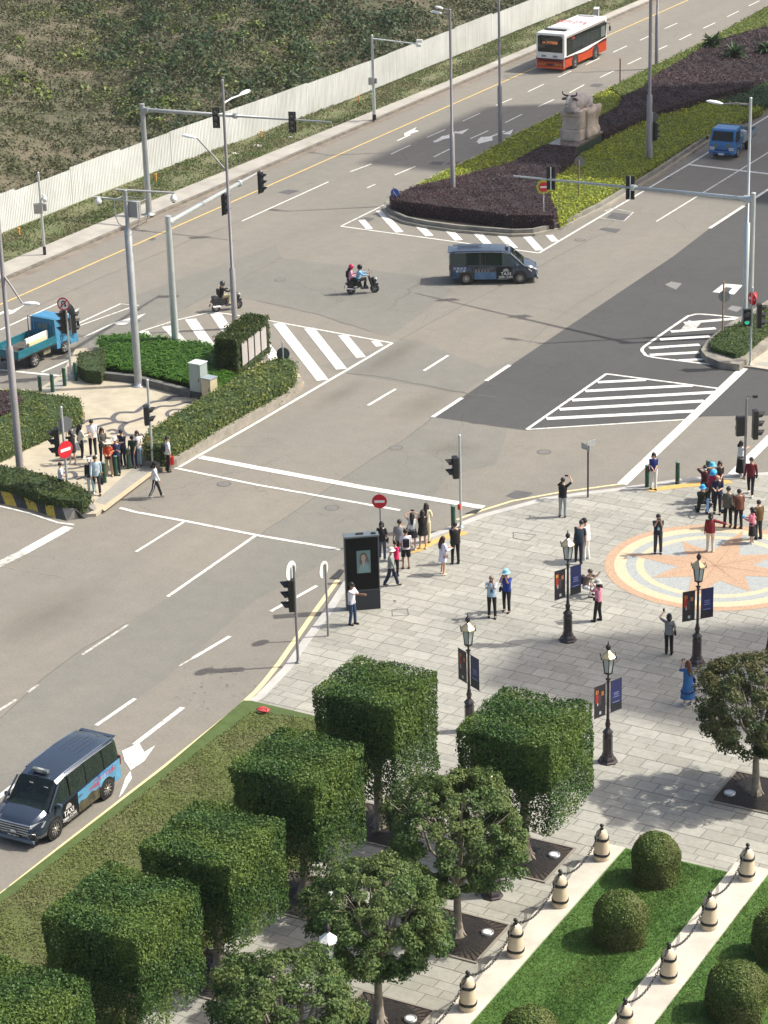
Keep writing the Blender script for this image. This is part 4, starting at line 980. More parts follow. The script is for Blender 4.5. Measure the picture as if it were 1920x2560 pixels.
# palm just outside the frame whose fronds shade the far road
t = thing('tall_palm', 'tall palm tree on the median beyond the sago palms', 'palm', (-66.5, 207, .2))
mb = MB(); mb.tube([(0, 0, 0), (.1, 0, 3), (.15, .1, 6.5)], [.3, .24, .18], 10); mb.build('trunk', mat('palm_trunk2', (.2, .17, .13), .9), t)
mb = MB(); rg = random.Random(4)
for k in range(34):
    a = rg.uniform(0, 6.283); el = rg.uniform(-.1, 1.1); L = 3.0
    pts = [Vector((.15+math.cos(a)*L*u*math.cos(el*.7), .1+math.sin(a)*L*u*math.cos(el*.7), 6.5+L*math.sin(el)*u-1.6*u*u)) for u in [i/7 for i in range(8)]]
    sdv = Vector((-math.sin(a), math.cos(a), 0))
    for s in range(7):
        w0 = .28*math.sin(math.pi*(s/7*.85+.12)); w1 = .28*math.sin(math.pi*((s+1)/7*.85+.12))
        for sg in (-1, 1): mb.add([pts[s], pts[s+1], pts[s+1]+sdv*sg*w1-Vector((0, 0, .08)), pts[s]+sdv*sg*w0-Vector((0, 0, .08))], [(0, 1, 2, 3)])
mb.build('fronds', leafmat('palm_fronds', (.02, .05, .018), (.055, .10, .035)), t)
# ---------------------------------------------------------------- hoarding, poles, signals, signs
m_sheet = mat('white_sheet_metal', (.76, .77, .75), .5, scale=.35, col2=(.62, .63, .60), metal=.0)
def hoarding():
    t = thing('hoarding', 'long white corrugated metal hoarding between the grass verge and the scrub', 'fence', (-90, 130, 0))
    base = [(-90.7, 60), (-90.5, 100), (-90.45, 115.6), (-90.35, 132), (-89.85, 141), (-89.65, 144.5), (-89.35, 154.5), (-89.05, 161), (-89.1, 172), (-89.1, 186), (-89.05, 200), (-89.0, 260), (-89, 330)]
    P = [Vector((*b, 0)) for b in base]; k = 0; rg = random.Random(3)
    mb = MB(); y = 60.0
    def xat(y):
        for i in range(len(base)-1):
            if y <= base[i+1][1]: return base[i][0]+(base[i+1][0]-base[i][0])*(y-base[i][1])/(base[i+1][1]-base[i][1])
        return base[-1][0]
    # panels with trapezoid ribs, stepped tops
    while y < 320:
        L = 6.3*rg.uniform(.8, 1.2); h = 2.42+rg.uniform(-.07, .09); n = int(L/.042)
        prof = []
        for i in range(n+1):
            yy = y+L*i/n; dx = (.0, .0, .045, .045)[i % 4]+rg.uniform(-.004, .004)
            prof.append((xat(yy)+dx+90, yy-130))
        vs = [(a, b, .02) for a, b in prof]+[(a, b, h) for a, b in prof]; m_ = len(prof)
        mb.add(vs, [(i, i+1, m_+i+1, m_+i) for i in range(m_-1)]); y += L
    mb.build('sheeting', m_sheet, t)
    mb = MB(); y = 60
    while y < 320:
        mb.box((xat(y)+90-.1, y-130, 1.2), (.06, .06, 2.35)); y += 2.4
    for z in (.4, 1.3, 2.1):
        for i in range(len(base)-1):
            a, b = base[i], base[i+1]; c = ((a[0]+b[0])/2+90-.06, (a[1]+b[1])/2-130, z)
            mb.box(c, (.05, math.hypot(b[0]-a[0], b[1]-a[1]), .05), math.atan2(-(b[0]-a[0]), b[1]-a[1]))
    mb.build('framework', mat('galvanised', (.38, .40, .40), .5, metal=.5), t)
hoarding()
m_galv = mat('galvanised_pole', (.33, .35, .35), .5, metal=.35, var=.12, scale=2)
m_gpale = mat('pale_galvanised', (.50, .54, .54), .4, metal=.45, var=.08, scale=2)
m_grey = mat('grey_painted_pole', (.25, .24, .245), .5, metal=.2, var=.1, scale=2)
m_lampw = mat('lamp_housing_white', (.75, .77, .77), .3)
m_blk = mat('signal_black', (.012, .013, .014), .45)
m_dgrey = mat('dark_lens', (.10, .105, .11), .15)
m_red = mat('sign_red', (.55, .015, .03), .35)
m_wht = mat('sign_white', (.75, .75, .73), .4)
m_backs = mat('sign_back_grey', (.16, .175, .18), .45, metal=.3)

def pole(t, h, r0, r1, m, step=None, base=True, name='pole', seg=12):
    mb = MB()
    if step: mb.tube([(0, 0, 0), (0, 0, step), (0, 0, step+.05), (0, 0, h)], [r0, r0*.96, r1*1.12, r1], seg)
    else: mb.tube([(0, 0, 0), (0, 0, h)], [r0, r1], seg)
    if base: mb.lathe([(r0*2, 0), (r0*2, .03), (r0*1.2, .05), (r0*1.1, .2)], (0, 0, 0), seg)
    mb.tube([(0, 0, h), (0, 0, h+.03)], [r1*1.1, r1*.7], seg)
    return mb.build(name, m, t)
def toL(t, P):
    v = Vector(P)-Vector(t.location); v.rotate(Matrix.Rotation(-t.rotation_euler.z, 3, 'Z')); return v
def lamp_head(t, tip, dirv, L=.75, w=.17, nm='lamp_head', m=None, up=.08):
    d = Vector(dirv); d.z = 0; d.normalize(); s = Vector((-d.y, d.x, 0)); mb = MB(); prof = [(0, .3), (.15, .7), (.45, 1), (.8, .85), (1, .3)]
    tp = []; n = 10; vs = []
    for u, q in prof:
        for k in range(n):
            a = 2*math.pi*k/n; vs.append(Vector(tip)+d*L*u+s*w*q*math.cos(a)+Vector((0, 0, (.11 if math.sin(a) > 0 else .05)*q*math.sin(a)+up*u)))
    mb.add(vs, [(i*n+k, i*n+(k+1) % n, (i+1)*n+(k+1) % n, (i+1)*n+k) for i in range(len(prof)-1) for k in range(n)], 0, True)
    mb.add(vs, [tuple(range(n-1, -1, -1)), tuple(range((len(prof)-1)*n, len(prof)*n))])
    return mb.build(nm, m or m_lampw, t)
def street_lamp(foot, h, label, arms, r=(.16, .075), m=None, step=2.6, z0=0, group='tall street lamps'):
    P = G(*foot, z0); t = thing('street_lamp', label, 'street lamp', P, 0, group); pole(t, h, r[0], r[1], m or m_grey, step)
    for a in arms:
        z, px, py, mode, val, L = a[:6]
        tip = GV(px, py, 0 if mode == 'X' else 1, val if val is not None else (P.x if mode == 'X' else P.y)) if mode != 'Z' else G(px, py, val)
        tip = toL(t, tip); d = Vector((tip.x, tip.y, 0)).normalized()
        mb = MB(); s = Vector((0, 0, z)); mb.tube([s, s+(tip-s)*.5+Vector((0, 0, .05)), tip], [.05, .045, .04], 8); mb.build('arm', m_lampw if len(a) > 6 else m_grey, t)
        lamp_head(t, tip, d, L, .2 if L > .8 else .15)
        if len(a) > 6:
            mb = MB(); mb.tube([s+Vector((0, 0, .75)), s+(tip-s)*.62], .018, 6); mb.build('tie_rod', m_grey, t)
    return t

def signal(t, c, facing, n=3, name='signal_head', lit=None, scale=1.0, back=True, rim=True):
    """c: local centre, facing: local heading vector; returns the head with visors and lenses"""
    f = Vector(facing); f.z = 0; f.normalize(); s = Vector((f.y, -f.x, 0)); R = Matrix((s, f, Vector((0, 0, 1)))).transposed()
    hh = .36*scale; H = hh*n+.06; c = Vector(c)
    mb = MB(); mb.rbox(c, (.34*scale, .2*scale, H), .03, M=R)
    if back: mb.box(c-f*.09*scale, (.46*scale, .02, H+.12), M=R)
    body = mb.build(name, m_blk, t)
    for i in range(n):
        z = (i-(n-1)/2)*hh; q = c+Vector((0, 0, z))+f*.1*scale
        mb = MB(); m_ = 12; r = .135*scale; L = .26*scale; vs = []
        for j in range(m_+1):
            a = -.35+(math.pi+.7)*j/m_
            p = s*math.cos(a)*r+Vector((0, 0, math.sin(a)*r)); vs += [q+p, q+p*.96+f*L*(.55+.45*max(0, math.sin(a)))]
        mb.add(vs, [(2*j, 2*j+1, 2*j+3, 2*j+2) for j in range(m_)], 0, True)
        mb.build('visor', m_blk, body)
        mb = MB(); mb.disc(q+f*.012, f, .115*scale, .02, 16)
        mm = m_dgrey
        if lit is not None and lit == i: mm = mat('lit_green', (.02, .35, .2), .4, emit=((.05, .8, .4), .35))
        mb.build('lens', mm, body)
    if rim:
        mb = MB(); mb.box(c-f*.115*scale, (.05, .02, H+.1), M=R); mb.build('bracket', m_wht, body)
    return body
def dir_img(deg):
    """heading measured clockwise from straight away from the viewer"""
    a = YAW+math.radians(deg); return Vector((math.sin(a), math.cos(a), 0))
def disc_sign(t, c, facing, r, front, name='sign_plate', back=None, kind=None):
    f = Vector(facing); f.z = 0; f.normalize(); s = Vector((f.y, -f.x, 0)); c = Vector(c)
    mb = MB(); mb.disc(c-f*.012, f, r, .02, 24, 0); mb.disc(c+f*.004, f, r*.985, .012, 24, 1)
    o = mb.build(name, [back or m_backs, front], t)
    if kind == 'no_entry':
        b = MB(); R = Matrix((s, f, Vector((0, 0, 1)))).transposed(); b.box(c+f*.016, (r*1.35, .012, r*.34), M=R); b.build('white_bar', m_wht, o)
    return o
def loc_at(t, px, py):
    """local point of the vertical plane through the pole that is seen at the measurement"""
    P = Vector(t.location); n = Vector((P.x, P.y, 0)).normalized()
    d = _fw + CR*((px-960)/CAMF) - CU*((py-1280)/CAMF); k = P.dot(n)/d.dot(n)
    return toL(t, Vector((d.x*k, d.y*k, CAMH+d.z*k)))

# tall lamps
street_lamp((588, 817), 13.2, 'tall grey street lamp with two arms rising behind the ivy-covered block', [(12.0, 600, 238, 'X', None, .95, 1), (8.4, 492, 345, 'Y', None, .9)], z0=.1, step=3.2)
street_lamp((51.3, 1186), 13.6, 'tall grey street lamp with one low arm at the left edge above the striped kerb', [(9.3, 56, 759, 'Y', None, .9)], z0=.2, step=6.0, r=(.17, .09))
street_lamp((1133, 500), 11.9, 'tall street lamp planted in the front purple hedge of the median', [(11.75, 1108, 22, 'Y', None, .55), (11.6, 1105, 34, 'Y', None, .8)], z0=.2, step=4.2)
street_lamp((1250.7, 361), 13.5, 'tall street lamp on the far kerb side of the yellow groundcover', [(13.2, 1200, -110, 'Y', None, .8)], z0=.2, step=4.0)
street_lamp((1622, 407), 13.5, 'thick street lamp right of the ox statue, in the near groundcover', [(13.2, 1560, -90, 'Y', None, .8)], z0=.2, step=4.5, r=(.19, .1))
street_lamp((1641.5, 166), 13.5, 'slimmer street lamp beside the far carriageway, behind the thick one', [(13.2, 1690, -320, 'Y', None, .8)], z0=.2, step=4.0)
street_lamp((1861, 816), 11.95, 'pale galvanised street lamp on the right-hand island with one long arm', [(11.6, 1808, 260, 'Y', None, .9)], m=m_gpale, z0=.35, step=5.5, r=(.17, .07))

# gantries over the road
def gantry(foot, h, end, zend, label, heads, m, r=(.2, .15), z0=.15, ar=(.13, .05), joint=.5):
    P = G(*foot, z0); t = thing('signal_gantry', label, 'traffic light', P, 0, 'overhead signal gantries'); pole(t, h, r[0], r[1], m, None)
    e = toL(t, G(*end, zend)); s = Vector((0, 0, h-.35)); d = (e-s)
    mb = MB(); mb.tube([s, s+d*joint, s+d*joint, e], [ar[0], ar[0]*.8, ar[0]*.62, ar[1]], 12); mb.tube([s+d*(joint-.008), s+d*(joint+.008)], ar[0]*1.35, 12); mb.tube([s+d*.0, s+d*.035], ar[0]*1.5, 8)
    mb.build('mast_arm', m, t)
    mb = MB()
    for px, py, fdeg, bk in heads: pass
    for px, py, fdeg, lit in heads:
        # point of the arm nearest to the measured column
        best = min((abs(PJ(Vector(t.location)+s+d*u)[0]-px), u) for u in [i/200 for i in range(201)])[1]
        q = s+d*best; f = dir_img(fdeg); c = q-Vector((0, 0, 0))+f*.16
        py0 = PJ(Vector(t.location)+q)[1]; c.z += (py0-py)/36.0
        signal(t, c, f, 3, lit=lit)
    return t
gantry((373, 536), 6.95, (828.6, 305.7), 6.9, 'galvanised signal gantry on the far pavement with two heads facing the viewer', [(540, 293, 195, None), (731, 304, 195, None)], m_galv, z0=.15)
gantry((440, 872), 7.05, (652, 428), 6.75, 'pale galvanised signal gantry in the lily bed with its arm reaching up-right', [(553, 503, 110, None), (645, 451, 110, None)], m_gpale, z0=.2, joint=.75)
gantry((1874, 828), 7.3, (1284, 440), 6.35, 'galvanised signal gantry on the right-hand island with two heads turned away', [(1378, 447, 10, None), (1576, 470, 10, None)], m_gpale, z0=.3, r=(.15, .12), joint=.48)

# camera masts
def cam_dome(t, c, n='camera_dome'):
    mb = MB(); c = Vector(c); mb.tube([c+Vector((0, 0, .22)), c+Vector((0, 0, .05))], [.07, .16], 12); mb.ball(c, (.17, .17, .17)); o = mb.build(n, m_wht, t)
    mb = MB(); mb.ball(c-Vector((0, 0, .08)), (.11, .11, .13)); mb.build('camera_eye', m_blk, o); return o
P = G(346.4, 964, IZ); t = thing('camera_mast', 'grey surveillance mast with two cross arms and a caged box beside the lily bed', 'camera mast', P)
pole(t, 9.9, .19, .09, m_galv, 8.0)
for z, pts in ((9.75, ((289, 474), (436, 482))), (9.2, ((231, 492), (339, 503)))):
    mb = MB(); a, b = loc_at(t, *pts[0]), loc_at(t, *pts[1]); mb.tube([a, b], .055, 8); mb.build('cross_arm', m_galv, t)
cam_dome(t, loc_at(t, 434, 497)); cam_dome(t, loc_at(t, 246, 503))
mb = MB(); c = loc_at(t, 336, 522); c2 = c+Vector((-.1, .1, 0)); mb.rbox(c, (.55, .35, .8), .03); mb.build('equipment_box', mat('box_grey', (.28, .29, .29), .5), t)
mb = MB()
for dx, dy in ((-.75, -.35), (.65, -.35), (-.75, .4), (.65, .4)):
    q = Vector((dx, dy, 0)); a = c+q+Vector((-.15, 0, .45)); mb.tube([a, a-Vector((0, 0, .8)), a-Vector((dx*.2, 0, 1.15)), Vector((0, 0, c.z-1.1))], .02, 6)
for z in (.45, -.35):
    qs = [c+Vector((-.15+dx, dy, z)) for dx, dy in ((-.75, -.35), (.65, -.35), (.65, .4), (-.75, .4), (-.75, -.35))]; mb.tube(qs, .02, 6)
mb.build('cage', m_galv, t)
P = G(112, 636.5, .15); t = thing('camera_mast', 'slim pale camera pole with a dark base near the left end of the hoarding', 'camera mast', P); pole(t, 4.95, .09, .065, m_gpale, None, False)
mb = MB(); mb.tube([(0, 0, 0), (0, 0, .5)], .095, 12); mb.build('base_sleeve', m_blk, t)
mb = MB(); mb.rbox(loc_at(t, 96, 521), (.5, .25, .6), .02, rz=.5); mb.build('equipment_box', mat('box_pale', (.36, .35, .31), .5), t)
mb = MB(); mb.rbox(loc_at(t, 108, 519)+Vector((0, .1, 0)), (.3, .2, .42), .02, rz=.5); mb.build('small_box', mat('box_grey', (.28, .29, .29), .5), t)
cam_dome(t, loc_at(t, 111, 497)); mb = MB(); mb.tube([Vector((0, 0, loc_at(t, 100, 488).z)), loc_at(t, 110, 490)], .02, 6); mb.build('bracket', m_galv, t)
P = G(936, 300, .15); t = thing('camera_mast', 'slim galvanised camera pole with one long arm in front of the hoarding', 'camera mast', P); pole(t, 6.1, .13, .09, m_gpale, None, False)
mb = MB(); mb.tube([(0, 0, 0), (0, 0, .42)], .14, 12); mb.build('base_sleeve', m_blk, t)
a = Vector((0, 0, 5.85)); e = loc_at(t, 1044, 110); mb = MB(); mb.tube([a, e], [.06, .04], 8); mb.build('arm', m_gpale, t)
mb = MB(); mb.rbox(e+Vector((.15, 0, .22)), (.45, .2, .2), .03, rz=.4); mb.rbox(e+Vector((.1, 0, -.12)), (.35, .16, .16), .03, rz=.4); mb.build('camera', m_wht, t)
mb = MB(); mb.rbox(loc_at(t, 926, 203), (.28, .25, .5), .02, rz=.4); mb.build('equipment_box', mat('box_pale', (.36, .35, .31), .5), t)
mb = MB(); mb.rbox(loc_at(t, 939, 202), (.2, .2, .38), .02, rz=.4); mb.build('small_box', m_grey, t)

# signal posts and signs
def post(foot, z0, h, label, name='traffic_light', cat='traffic light', r=.055, m=None, group=None):
    t = thing(name, label, cat, G(*foot, z0), 0, group); pole(t, h, r, r, m or m_gpale, None, r > .05); return t
t = post((178, 940), IZ, 3.95, 'grey signal post on the left island carrying a no U-turn sign')
signal(t, loc_at(t, 157, 805), dir_img(250), 3); signal(t, loc_at(t, 177, 808)+dir_img(20)*.25, dir_img(65), 3)
c = loc_at(t, 161, 759)+Vector((0, -.08, 0)); o = disc_sign(t, c, dir_img(195), .34, m_wht); f = dir_img(195); s = Vector((f.y, -f.x, 0))
mb = MB(); n = 28; mb.add([c+f*.014+(s*math.cos(6.2832*k/n)+Vector((0, 0, math.sin(6.2832*k/n))))*r for r in (.27, .34) for k in range(n)], [(k, (k+1) % n, n+(k+1) % n, n+k) for k in range(n)])
mb.tube([c+f*.02+s*(-.2)+Vector((0, 0, .2)), c+f*.02+s*.2+Vector((0, 0, -.2))], .03, 4)
mb.build('red_ring', m_red, o)
mb = MB(); arc = [c+f*.016+s*(.09*math.cos(a))+Vector((0, 0, .05+.1*math.sin(a))) for a in [math.pi*k/8 for k in range(9)]]
mb.tube([arc[0]-Vector((0, 0, .2))]+arc+[arc[-1]-Vector((0, 0, .12))], .028, 4); q = arc[-1]-Vector((0, 0, .2)); mb.add([q-s*.08+Vector((0, 0, .1)), q+s*.08+Vector((0, 0, .1)), q], [(0, 1, 2), (2, 1, 0)])
mb.build('u_turn_arrow', m_blk, o)
disc_sign(t, loc_at(t, 173, 775)+Vector((0, .12, 0)), dir_img(40), .3, m_backs)
t = post((170, 1233), .3, 4.0, 'signal post with a red no-entry sign behind the striped kerb')
signal(t, loc_at(t, 142, 1105)+Vector((0, 0, 0)), dir_img(262), 3, scale=1.1)
disc_sign(t, loc_at(t, 158.5, 1063)+Vector((.0, .1, 0)), dir_img(150), .36, m_backs, 'round_sign')
disc_sign(t, loc_at(t, 166, 1121)+Vector((.05, -.15, 0)), dir_img(135), .40, m_red, 'no_entry_sign', kind='no_entry')
t = post((382.7, 1168), IZ, 4.15, 'signal post with two-lens pedestrian head by the corner crossing')
signal(t, loc_at(t, 366, 1038), dir_img(80), 2, scale=1.15, back=False, rim=False)
mb = MB(); mb.rbox((-.1, -.02, 1.35), (.12, .14, .22), .02); mb.build('push_button', mat('button_box', (.45, .22, .05), .5), t)
t = post((1152.6, 1318), PZ, 4.1, 'signal post with a two-lens head on the plaza kerb beside the green bollard')
signal(t, loc_at(t, 1138, 1168), dir_img(262), 2, scale=1.2, back=False, rim=False)
mb = MB(); mb.rbox((-.02, -.09, .95), (.12, .12, .24), .02); mb.build('push_button', mat('button_red', (.4, .05, .03), .5), t)
t = post((745.4, 1657), PZ, 3.9, 'signal post with three lenses under a white round sign at the plaza edge', m=m_grey)
signal(t, loc_at(t, 728, 1487), dir_img(265), 3, scale=1.12, back=False, rim=False)
disc_sign(t, loc_at(t, 730, 1427)+dir_img(-70)*.06, dir_img(-62), .37, m_red, 'round_sign', back=mat('sign_back_white', (.62, .66, .63), .35))
t = post((820.6, 1590), PZ, 2.95, 'plain post with a white-backed round sign left of the kiosk', 'road_sign', 'road sign', .045, m_grey)
disc_sign(t, loc_at(t, 812, 1424)+dir_img(-70)*.06, dir_img(-62), .33, m_red, 'round_sign', back=_mats['sign_back_white'])
t = post((953, 1358), PZ, 2.2, 'red no-entry sign on a thin post behind the people by the kiosk', 'road_sign', 'road sign', .035, m_grey)
disc_sign(t, loc_at(t, 948.6, 1252)+dir_img(180)*.07, dir_img(182), .31, m_red, 'no_entry_sign', kind='no_entry')
t = post((1469.8, 1243), PZ, 2.5, 'dark post with two crossed grey street-name plates at the plaza edge', 'street_name_sign', 'road sign', .04, mat('dark_post', (.05, .035, .045), .5))
for k, (dg, off) in enumerate(((55, (1464, 1117)), (135, (1478, 1109)))):
    mb = MB(); c = loc_at(t, *off); f = dir_img(dg); s = Vector((f.y, -f.x, 0)); mb.rbox(c, (.55, .03, .27), .01, M=Matrix((s, f, Vector((0, 0, 1)))).transposed())
    mb.build('name_plate', mat('plate_grey', (.35, .37, .37), .4, metal=.3), t)
t = post((1861, 1196), PZ, 3.7, 'signal mast with two heads and a small camera, right side of the plaza', m=m_grey)
signal(t, loc_at(t, 1852, 1066)+dir_img(0)*.05, dir_img(-10), 2, scale=1.15, rim=False, back=False); signal(t, loc_at(t, 1888, 1061), dir_img(85), 3, scale=1.15, rim=False, back=False)
mb = MB(); a = Vector((0, 0, 3.65)); e = loc_at(t, 1885, 991); mb.tube([a, a+Vector((0, 0, .15)), e], .02, 6); mb.build('camera_arm', m_grey, t)
mb = MB(); mb.rbox(e+Vector((.05, 0, 0)), (.22, .1, .12), .02, rz=.6); mb.build('camera', m_blk, t)
t = post((1875.5, 912), .11, 4.0, 'signal post with a lit green pedestrian light on the right-hand island')
signal(t, loc_at(t, 1867, 793)+dir_img(180)*.05, dir_img(185), 2, scale=1.1, lit=0, rim=False, back=False); signal(t, loc_at(t, 1898, 789), dir_img(88), 3, scale=1.1, rim=False, back=False)
disc_sign(t, loc_at(t, 1880, 746)+dir_img(180)*.05, dir_img(240), .33, m_red, 'no_entry_sign', kind='no_entry'); disc_sign(t, loc_at(t, 1886, 745)+dir_img(180)*.05, dir_img(120), .33, m_red, 'limit_sign')
t = post((1806, 846), .36, 3.0, 'brown post with a pale round sign on the right-hand island', 'road_sign', 'road sign', .045, mat('rusty_post', (.30, .20, .12), .7, var=.3, scale=8))
disc_sign(t, loc_at(t, 1811, 741)+dir_img(0)*.05, dir_img(0), .30, m_red, 'round_sign', back=mat('sign_back_pale', (.20, .25, .25), .4))
t = post((984, 498), .9, .75, 'small blue keep-left sign at the tip of the median hedge', 'road_sign', 'road sign', .03, m_grey)
o = disc_sign(t, loc_at(t, 988, 484)+dir_img(180)*.05, dir_img(215), .34, mat('sign_blue', (.02, .09, .42), .35), 'keep_left_sign')
f = dir_img(215); s = Vector((f.y, -f.x, 0)); c = loc_at(t, 988, 484)+dir_img(180)*.05+f*.02
mb = MB(); mb.tube([c+s*.12+Vector((0, 0, .16)), c-s*.10-Vector((0, 0, .12))], .03, 4); mb.add([c-s*.2-Vector((0, 0, .2)), c-s*.2+Vector((0, 0, .02)), c+s*.02-Vector((0, 0, .2))], [(0, 1, 2), (2, 1, 0)]); mb.build('white_arrow', m_wht, o)
t = post((1359, 562), .2, 2.5, 'no-entry sign on a yellow-green backing in the front purple hedge', 'road_sign', 'road sign', .04, m_gpale)
c = loc_at(t, 1359, 467)+dir_img(180)*.06; o = disc_sign(t, c, dir_img(180), .30, m_red, 'no_entry_sign', kind='no_entry'); f = dir_img(180)
mb = MB(); mb.disc(c-f*.04, f, .46, .015, 8); mb.build('backing_plate', mat('fluoro_plate', (.38, .42, .03), .5), t)
t = post((1447, 500), .3, 2.5, 'grey round sign seen from behind on a rusty post in the yellow groundcover', 'road_sign', 'road sign', .04, _mats['rusty_post'])
disc_sign(t, loc_at(t, 1449, 404)+dir_img(0)*.06, dir_img(0), .32, m_red, 'round_sign', back=m_backs)
t = post((1629, 405), .2, 3.3, 'signal post with a round sign back beside the thick median street lamp')
signal(t, loc_at(t, 1638.5, 328), dir_img(75), 3, rim=False); disc_sign(t, loc_at(t, 1634, 293)+dir_img(0)*.06, dir_img(20), .33, m_red, 'round_sign')
t = post((709.5, 938), .3, 1.75, 'dark round sign seen from behind in the hedge tip beside the ivy block', 'road_sign', 'road sign', .035, m_gpale)
disc_sign(t, loc_at(t, 707.5, 885)+dir_img(0)*.05, dir_img(0), .33, m_wht, 'round_sign', back=mat('sign_back_dark', (.07, .08, .085), .5))
t = thing('marker_post', 'reddish brown marker post at the far side of the median', 'post', G(1550, 211, .2)); mb = MB(); mb.tube([(0, 0, 0), (0, 0, 1.95)], .05, 8); mb.build('shaft', mat('rust_red', (.14, .04, .035), .7), t); mb = MB(); mb.tube([(0, 0, 0), (0, 0, .2)], .09, 8); mb.build('foot', m_grey, t)
m_opost = mat('orange_plastic', (.62, .27, .03), .6)
for k, (p, l) in enumerate((((48.6, 590), 'small orange marker post nearest the left edge of the verge'), ((390, 453), 'small orange marker post below the far signal gantry arm'), ((653.5, 345), 'small orange marker post by the hoarding left of the signal head'), ((896.5, 255), 'small orange marker post beside the armed camera pole'))):
    mb = MB(); q = G(*p, .11); mb.rbox((0, 0, .22), (.10, .10, .44), .02); mb.rbox((0, 0, .47), (.15, .15, .07), .02); o = mb.build('marker_post', m_opost); o.location = q; tag(o, l, 'post', 'orange marker posts on the verge')

# bollards
def bollard(p, label, h=.92, r=.095, grp='green bollards'):
    t = thing('bollard', label, 'bollard', p, 0, grp); mb = MB(); mb.lathe([(r, 0), (r, h-.12), (r*.92, h-.11), (r*.92, h-.09), (r, h-.08), (r, h)], seg=16); mb.build('shaft', mat('bollard_green', (.012, .055, .032), .35, var=.2, scale=5), t)
    mb = MB(); mb.lathe([(r*1.02, h), (r*1.02, h+.02), (r*.8, h+.035), (.01, h+.04)], seg=16); mb.build('cap', mat('bollard_cap', (.13, .20, .17), .3), t); return t
for p, z, h, l in [((261.8, 1206), IZ, .92, 'dark green bollard nearest the low hedge on the left island'), ((290.7, 1189), IZ, .92, 'dark green bollard in front of the man in navy with crossed arms'), ((322.5, 1171.5), IZ, .92, 'dark green bollard between the man in navy and the boy in green'),
                   ((101, 978), IZ, .78, 'leftmost dark green bollard above the broad hedge'), ((132, 980), IZ, .92, 'second dark green bollard from the left above the broad hedge'), ((162, 964), IZ, .92, 'third dark green bollard from the left, left of the U-turn sign post'), ((190, 951), IZ, .92, 'dark green bollard beside the lily planter corner'),
                   ((1133.5, 1322), PZ, 1.02, 'dark green bollard beside the two-lens signal post'), ((1617.6, 1217), PZ, .98, 'dark green bollard behind the woman in blue top and white trousers'), ((1693.5, 1209), PZ, .98, 'dark green bollard standing alone on the plaza kerb'), ((1769, 1205), PZ, .98, 'dark green bollard behind the woman with raised arms')]:
    bollard(G(*p, z), l, h)

# white stone bollards with chains
m_bst = mat('cream_stone', (.66, .55, .40), .6, scale=3, col2=(.58, .47, .33)); m_bband = mat('black_iron_band', (.012, .012, .013), .35)
def stone_bollard(x, y, label):
    t = thing('stone_bollard', label, 'bollard', (x, y, .27), 0, 'stone bollards joined by chains')
    mb = MB(); mb.lathe([(.255, 0), (.265, .06), (.25, .12), (.232, .4), (.215, .66), (.20, .80), (.165, .93), (.10, 1.01), (.04, 1.04), (.01, 1.045)], seg=24); mb.build('body', m_bst, t)
    for z, r in ((.15, .262), (.68, .232)):
        mb = MB(); mb.lathe([(r-.02, z), (r, z+.01), (r, z+.085), (r-.02, z+.095)], seg=24); mb.build('band', m_bband, t)
    mb = MB(); mb.lathe([(.06, 1.02), (.07, 1.05), (.03, 1.08), (.04, 1.11), (.065, 1.15), (.06, 1.19), (.03, 1.215), (.01, 1.22)], seg=14); mb.build('finial', m_bband, t); return t
def chain(x, y0, y1, label):
    t = MB(); L = abs(y1-y0)-.1; n = 34; zt, sag = 1.36, .50
    for k in range(n):
        u = (k+.5)/n; y = y0+(y1-y0)*u; z = zt-sag*4*u*(1-u); dz = -sag*4*(1-2*u)/L
        d = Vector((0, math.copysign(1, y1-y0), dz)).normalized(); s = Vector((1, 0, 0)) if k % 2 else Vector((0, -d.z, d.y)) if d.y > 0 else Vector((0, d.z, -d.y))
        rr = .062; path = []
        for j in range(9):
            a = 2*math.pi*j/8; path.append(Vector((x, y, z))+d*math.cos(a)*rr+s*math.sin(a)*rr*.55)
        t.tube(path, .0125, 5, caps=False)
    o = t.build('chain', m_bband); tag(o, label, 'chain', 'chains between the stone bollards')
rows = [(-26.68, [61.35, 58.25, 55.15, 52.05, 48.95], 'left edging'), (-22.2, [62.15, 59.0, 55.85, 52.7, 49.5], 'right edging')]
ORD = ['farthest', 'second', 'third', 'fourth', 'last']
for x, ys, nm in rows:
    for i, y in enumerate(ys):
        stone_bollard(x, y, '%s cream stone bollard from the plaza on the %s of the lawn' % (ORD[i], nm) if i else 'cream stone bollard at the plaza end of the %s of the lawn' % nm)
        if i < 4: chain(x, y, ys[i+1], 'black iron chain sagging between the %s and %s stone bollards of the %s' % (['end', 'second', 'third', 'fourth'][i], ['second', 'third', 'fourth', 'last'][i], nm))

